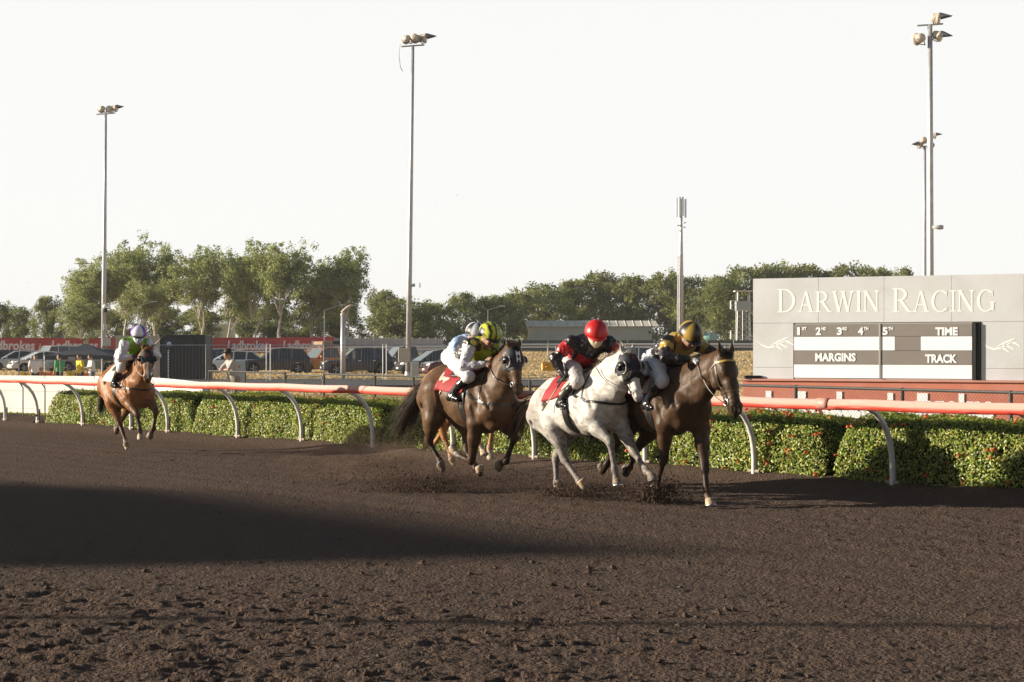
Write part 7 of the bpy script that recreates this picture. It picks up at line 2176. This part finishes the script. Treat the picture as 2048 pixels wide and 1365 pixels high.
def stand(lean=0.0, arms='down', tw=0.0):
    P = dict(hip=(0, 0, .92), che=(lean*.5, 0, 1.28), nek=(lean*.8, 0, 1.46), head=(lean+.02, 0, 1.60),
             Lsh=(lean*.6, .19, 1.38), Rsh=(lean*.6, -.19, 1.38), Lkn=(.03, .10, .49), Rkn=(.02, -.10, .49), Lan=(.0, .10, .08), Ran=(-.02, -.10, .08))
    if arms == 'down': P.update(Lel=(lean*.5+.0, .26, 1.12), Rel=(lean*.5-.02, -.26, 1.12), Lha=(lean*.5+.12, .24, .88), Rha=(lean*.5+.12, -.24, .88))
    if arms == 'fold': P.update(Lel=(lean+.12, .34, 1.16), Rel=(lean+.12, -.34, 1.16), Lha=(lean+.26, -.08, 1.13), Rha=(lean+.26, .08, 1.16))
    if arms == 'hold': P.update(Lel=(lean*.5+.05, .26, 1.14), Rel=(lean*.5+.05, -.26, 1.14), Lha=(lean+.3, .12, 1.08), Rha=(lean+.3, -.12, 1.08))
    return P
fm = f_pt(f_t(437)); back = Vector((fd.y, -fd.x, 0)); back = back if back.y > 0 else -back
pm = fm + back*.52
rz_ = math.atan2(-back.y, -back.x)
Pm = stand(.22, 'fold'); Pm['f'] = (.95, -.1, -.12)
spectator("man in a dark hat and patterned shirt leaning on the fence", (pm.x, pm.y, -.02), rz_, Pm, (.42, .36, .33), (.20, .16, .13), hat=(.035, .028, .022))
def wpos(px, Y): p = at(px, 700, Y); return (p.x, Y, float(terrain_z(Y))-.22)
spectator("man in a white shirt beside the yellow barrier at far left", wpos(70, 80), R(-60), stand(.05), (.74, .70, .70), (.05, .05, .06))
spectator("person in a green top half hidden by a fence post", wpos(119, 81), R(150), stand(.0), (.05, .35, .12), (.03, .03, .035))
spectator("person in a yellow shirt under the canopy", wpos(161, 80), R(-140), stand(.04, 'down'), (.72, .58, .03), (.04, .04, .05))
spectator("person in a white long-sleeved shirt under the canopy", wpos(184, 80.5), R(-150), stand(.05, 'hold'), (.70, .68, .68), (.12, .13, .16), longs=True)

# ------------------------------------------------------------------ standing grass
def tufts(name, label, region, n, h, w, c0, c1, seed, m):
    r = np.random.RandomState(seed); X, Y = region(r, n); n = len(X)
    Z = terrain_z(Y); a = r.uniform(0, math.pi, n); hh = h*r.uniform(.5, 1.3, n); ww = w*r.uniform(.5, 1.2, n)
    dx, dy = np.cos(a)*ww/2, np.sin(a)*ww/2; lx, ly = r.normal(0, .3, n)*hh, r.normal(0, .3, n)*hh
    V = np.stack([np.stack([X-dx, Y-dy, Z-.03], 1), np.stack([X+dx, Y+dy, Z-.03], 1), np.stack([X+dx*.5+lx, Y+dy*.5+ly, Z+hh], 1), np.stack([X-dx*.5+lx*1.2, Y-dy*.5+ly, Z+hh*.8], 1)], 1).reshape(-1, 3)
    g = r.random_sample((n, 1)); C = (arr(c0)*(1-g) + arr(c1)*g)*r.uniform(.9, 1.1, (n, 1))
    return tag(link(name, mesh_np(name, V, np.arange(4*n).reshape(n, 4), fcols=C), m), label, "grass", kind="stuff")
M_STRAW = mat_leaf("straw_blade", rough=.8, transl=.45, spec=.1)
def reg_dry(r, n):
    Y = 58 + 130*r.random_sample(n)**1.2; X = r.uniform(-.32, .34, n)*Y
    k = ~((Y > 80) & (Y < 98) & (X < 7)); return X[k], Y[k]
tufts("dry_grass", "standing dry golden grass of the infield", reg_dry, 110000, .08, .26, (.52, .39, .20), (.60, .46, .25), 3, M_STRAW)
def reg_green(r, n):
    t = r.uniform(-34, 14, n); d = -1.9 - 22*r.random_sample(n)**1.3
    P_ = np.array(RA)[None, :2] + t[:, None]*np.array(RDIR)[None, :2] + d[:, None]*np.array(RNRM)[None, :2]; return P_[:, 0], P_[:, 1]
tufts("verge_grass", "short green and straw grass of the verge behind the hedge", reg_green, 40000, .10, .10, (.22, .26, .06), (.45, .38, .14), 4, M_STRAW)

# ------------------------------------------------------------------ flying dirt
M_CLOD = mat("clod_dirt", (.075, .05, .038), rough=1.0, spec=.05, var=.3, vscale=30)
def rock(r, s):
    V = [(-1, 0, 0), (1, 0, 0), (0, -1, 0), (0, 1, 0), (0, 0, -1), (0, 0, 1)]
    V = [np.array(v)*s*r.uniform(.55, 1.25) + r.normal(size=3)*s*.18 for v in V]
    return V, [(0, 2, 5), (2, 1, 5), (1, 3, 5), (3, 0, 5), (2, 0, 4), (1, 2, 4), (3, 1, 4), (0, 3, 4)]
def spray(label, c, spread, n, size, seed, bias=(0, 0, 0), cat="dirt", flat=.25):
    r = np.random.RandomState(seed); mb = MB()
    for i in range(n):
        u_ = r.random_sample()
        p = np.array(c) + r.normal(size=3)*np.array(spread)*(.35+u_) + np.array(bias)*u_
        if p[2] < .01: p[2] = abs(p[2])*.3 + .01
        V, Fs = rock(r, size*r.random_sample()**2.2 + .0035)
        mb.add([Vector(v + p) for v in V], Fs)
    o = mb.build("flying_dirt", M_CLOD, recalc=False)
    return tag(o, label, cat, kind="stuff")
def loc3(fr, x, y, z):
    a = R(fr[1] if fr[1] is not None else HEADING)
    return (fr[0][0] + x*math.sin(a) + y*math.cos(a), fr[0][1] - x*math.cos(a) + y*math.sin(a), z)
spray("burst of dirt under the leading horse's trailing forefoot", loc3(FR3, -.26, -.10, .10), (.14, .13, .085), 2200, .018, 1, (.08, 0, .03))
spray("dirt thrown round the grey horse's planted hind foot", loc3(FR4, -.80, .10, .03), (.15, .15, .04), 1300, .017, 2, (.1, 0, .02))
spray("dirt scattering behind the grey horse's swinging hind foot", loc3(FR4, -.20, -.1, .09), (.22, .2, .06), 700, .013, 3, (.15, 0, .05))
spray("dirt hanging behind the dark horse in the M H hood", (at(880, 962, 22.4).x, 22.4, .12), (.32, .24, .12), 1700, .015, 4, (-.35, .1, -.06))
spray("cloud of fine dirt left of the dark horse in the M H hood", (at(740, 930, 24.5).x, 24.5, .22), (.7, .5, .16), 4500, .0065, 5, (.2, 0, .05))
spray("fine dirt drifting between the two middle horses", (at(1010, 950, 23).x, 23, .15), (.5, .5, .10), 1800, .006, 6)
spray("trail of fine dirt low behind the middle horses", (at(860, 960, 23).x, 23, .10), (.9, .5, .07), 5000, .006, 16, (.3, 0, 0))
spray("fine dirt low behind the leading horse", (at(1240, 985, 21.6).x, 21.6, .10), (.6, .4, .07), 3500, .006, 17)
# dust hanging behind the hooves: soft bodies of dusty air
def dust(label, c, size, dens):
    me_ = MB().lathe([(.02, -1), (.5, -.86), (.86, -.5), (1, 0), (.86, .5), (.5, .86), (.02, 1)], 16).mesh("dust", True)
    o = link("dust_cloud", me_, None); o.location = c; o.scale = size; tag(o, label, "dust", kind="stuff")
    m = bpy.data.materials.new("dusty_air"); m.use_nodes = True; nt = m.node_tree; nt.nodes.clear()
    out = nd(nt, "ShaderNodeOutputMaterial"); pv_ = nd(nt, "ShaderNodeVolumePrincipled"); pv_.inputs["Color"].default_value = (.42, .29, .21, 1)
    tc = nd(nt, "ShaderNodeTexCoord"); ln = nd(nt, "ShaderNodeVectorMath", operation='LENGTH'); nt.links.new(tc.outputs["Object"], ln.inputs[0])
    mr = nd(nt, "ShaderNodeMapRange"); mr.inputs[1].default_value = .95; mr.inputs[2].default_value = .1; mr.inputs[4].default_value = dens; mr.interpolation_type = 'SMOOTHSTEP'
    nt.links.new(ln.outputs["Value"], mr.inputs[0])
    nz = nd(nt, "ShaderNodeTexNoise"); nz.inputs["Scale"].default_value = 3.2; nz.inputs["Detail"].default_value = 4; nt.links.new(tc.outputs["Object"], nz.inputs["Vector"])
    m2_ = nd(nt, "ShaderNodeMapRange"); m2_.inputs[1].default_value = .42; m2_.inputs[2].default_value = .68; nt.links.new(nz.outputs["Fac"], m2_.inputs[0])
    ml = nd(nt, "ShaderNodeMath", operation='MULTIPLY'); nt.links.new(mr.outputs[0], ml.inputs[0]); nt.links.new(m2_.outputs[0], ml.inputs[1]); nt.links.new(ml.outputs[0], pv_.inputs["Density"])
    nt.links.new(pv_.outputs[0], out.inputs["Volume"]); me_.materials.append(m)
dust("brown dust hanging behind the dark horse in the M H hood", (at(760, 930, 24.3).x, 24.3, .30), (1.7, 1.0, .55), .75)
dust("low brown dust between the middle horses", (at(1030, 960, 23.2).x, 23.2, .22), (1.6, .8, .36), .55)
for i, (px, py, Y, s) in enumerate(((625, 908, 25, .040), (618, 935, 25, .034), (722, 933, 25, .022), (73, 832, 38, .06), (69, 843, 38, .055), (843, 987, 22, .02), (913, 391, 22, .012), (873, 408, 22, .010), (1059, 416, 22, .010), (54, 565, 33, .014))):
    r = np.random.RandomState(40+i); V, Fs = rock(r, s)
    o = MB().add([Vector(v) for v in V], Fs).build("flying_clod", M_CLOD, loc=at(px, py, Y))
    sub = o.modifiers.new("s", 'SUBSURF'); sub.levels = 1; sub.render_levels = 1
    where = ["larger dark clod in the air before the hedge, left of the M H horse", "lower dark clod in the air left of the M H horse", "small clod just left of the M H horse's hind legs", "upper clod in the air by the leftmost rail posts", "lower clod in the air by the leftmost rail posts", "small clod below the M H horse's tail",
             "speck of dirt high in the sky above the M H horse", "speck of dirt in the sky just right of the middle mast", "speck of dirt in the sky above the grey horse", "speck of dirt in the sky above the leftmost trees"][i]
    tag(o, where, "clod", "clods thrown up by the horses")
# loose clods and pebbles on the track
r = np.random.RandomState(9); mb = MB()
for i in range(5200):
    Y = 9.3*(44/9.3)**r.random_sample(); X = r.uniform(-1, 1)*(.30*Y+.6)
    if rail_d(X, Y) < .2: continue
    k = 1 if Y > 15 or X > 1.5 else 1.6
    s = (r.random_sample()**5*.018 + .004)*k
    V, Fs = rock(r, s); z = track_z(X, Y)
    mb.add([Vector((v[0]*1.2+X, v[1]*1.2+Y, v[2]*.7+z+s*.25)) for v in V], Fs)
tag(mb.build("loose_clods", M_DIRT, recalc=False), "small clods and pebbles strewn over the dirt track", "dirt", kind="stuff")

# ------------------------------------------------------------------ unseen caster left of the picture, shaped to throw the long shade
M_CASTER = mat("caster_grey", (.5, .5, .5), rough=.6); M_STANDW = mat("stand_wall", (.4, .38, .36), rough=.8)
def back(gx, gy_, d):      # walk from a shadow point on the ground towards the sun
    h_ = Vector((to_sun.x, to_sun.y, 0)).normalized(); k = math.tan(R(SUN_EL))
    return Vector((gx, gy_, 0)) + h_*d + Vector((0, 0, d*k))
caster_ = thing("shade_caster", "tall peaked shade caster left of the picture, unseen, shaped from its shadow", "shade_caster", (-68, 18, 0)); soff = -Vector(caster_.location)
edge = [gnd(0, 966), gnd(400, 985), gnd(700, 1022), gnd(1000, 1062), gnd(1200, 1085), gnd(1420, 1105), gnd(1150, 1112), gnd(700, 1126), gnd(0, 1136)]
XS = -68.0
pr = []
for e in edge:
    h_ = Vector((to_sun.x, to_sun.y, 0)).normalized(); d_ = (XS - e.x)/h_.x
    pr.append((e.y + h_.y*d_, d_*math.tan(R(SUN_EL))))
y_hi, y_lo = pr[0][0], pr[-1][0]
prof = [(y_hi+1.2, 0)] + [(pr[0][0]+1.2, pr[0][1]-.35)] + pr + [(y_lo-.05, 0)]
fn = lambda u, v, w: Vector((XS - w, u, v)) + soff
MB().prism([(y, z) for y, z in prof], 7.0, fn).build("caster_slab", M_CASTER, caster_)
# unseen stand added behind the camera to block low sky light
M_STANDC = mat("stand_concrete", (.13, .125, .12), rough=.9, var=.15, vscale=.5); M_SEAT = mat("stand_seats", (.06, .07, .10), rough=.7)
gst = thing("light_blocker", "roofed stand added unseen behind the camera to block low sky light", "light_blocker", rail_pt(2, 24))
gq = -Vector(gst.location)
for k_ in range(9):        # seating tiers
    d0 = 23 + k_*1.3; V = [rail_pt(t, d, z) + gq for z in (0, 1.2 + k_*.75) for (t, d) in ((10, d0), (78, d0), (78, d0+1.29), (10, d0+1.29))]
    MB().add(V, [(3, 2, 1, 0), (4, 5, 6, 7), (0, 1, 5, 4), (1, 2, 6, 5), (2, 3, 7, 6), (3, 0, 4, 7)]).build("tier", M_STANDC if k_ % 2 else M_SEAT, gst)
V = [rail_pt(t, d, z) + gq for z in (0, 16.0) for (t, d) in ((10, 34.8), (78, 34.8), (78, 35.3), (10, 35.3))]
MB().add(V, [(3, 2, 1, 0), (4, 5, 6, 7), (0, 1, 5, 4), (1, 2, 6, 5), (2, 3, 7, 6), (3, 0, 4, 7)]).build("back_wall", M_STANDC, gst)
V = [rail_pt(t, d, z) + gq for (zz0, zz1) in ((13.6, 15.6), (14.0, 16.0)) for (t, d, z) in ((9, 20, zz0), (79, 20, zz0), (79, 35.4, zz1), (9, 35.4, zz1))]
MB().add(V, [(3, 2, 1, 0), (4, 5, 6, 7), (0, 1, 5, 4), (1, 2, 6, 5), (2, 3, 7, 6), (3, 0, 4, 7)]).build("roof", M_STANDC, gst)
for t in range(12, 78, 9): MB().tube([rail_pt(t, 22, 0) + gq, rail_pt(t, 22, 13.8) + gq], .22, 8).build("column", M_STANDC, gst)
fp = thing("flag_pole", "thin bare pole left of the picture, seen only by its long shadow", "pole", (0, 0, 0))
e0, e1 = gnd(-60, 1228), gnd(2080, 1257)
h_ = Vector((to_sun.x, to_sun.y, 0)).normalized()
p0 = Vector((e0.x, e0.y, 0)) + h_*16; top_h = (Vector((e1.x, e1.y, 0)) + h_*((e1.x-p0.x)/(-h_.x))); 
fp.location = p0
MB().tube([(0, 0, -.2), (0, top_h.y-p0.y, ((e1.x-p0.x)/(-h_.x))*math.tan(R(SUN_EL)))], .06, 8).build("pole_tube", M_GALV, fp)
MB().lathe([(.12, 0), (.12, .05), (.05, .06)], 10).build("pole_foot", M_GALV, fp)

# ------------------------------------------------------------------ dry-season haze over the whole place
hz = MB().box(-3200, 3200, -700, 4200, -2.5, 26).build("haze", None)
tag(hz, "thin pale dust haze hanging over the racecourse", "haze", kind="stuff")
hm = bpy.data.materials.new("haze_air"); hm.use_nodes = True
hm.node_tree.nodes.clear()
ho_ = hm.node_tree.nodes.new("ShaderNodeOutputMaterial"); pv = hm.node_tree.nodes.new("ShaderNodeVolumePrincipled")
pv.inputs["Color"].default_value = (.96, .95, .93, 1); pv.inputs["Density"].default_value = .00022; pv.inputs["Anisotropy"].default_value = .0
hm.node_tree.links.new(pv.outputs[0], ho_.inputs["Volume"])
hz.data.materials.append(hm)
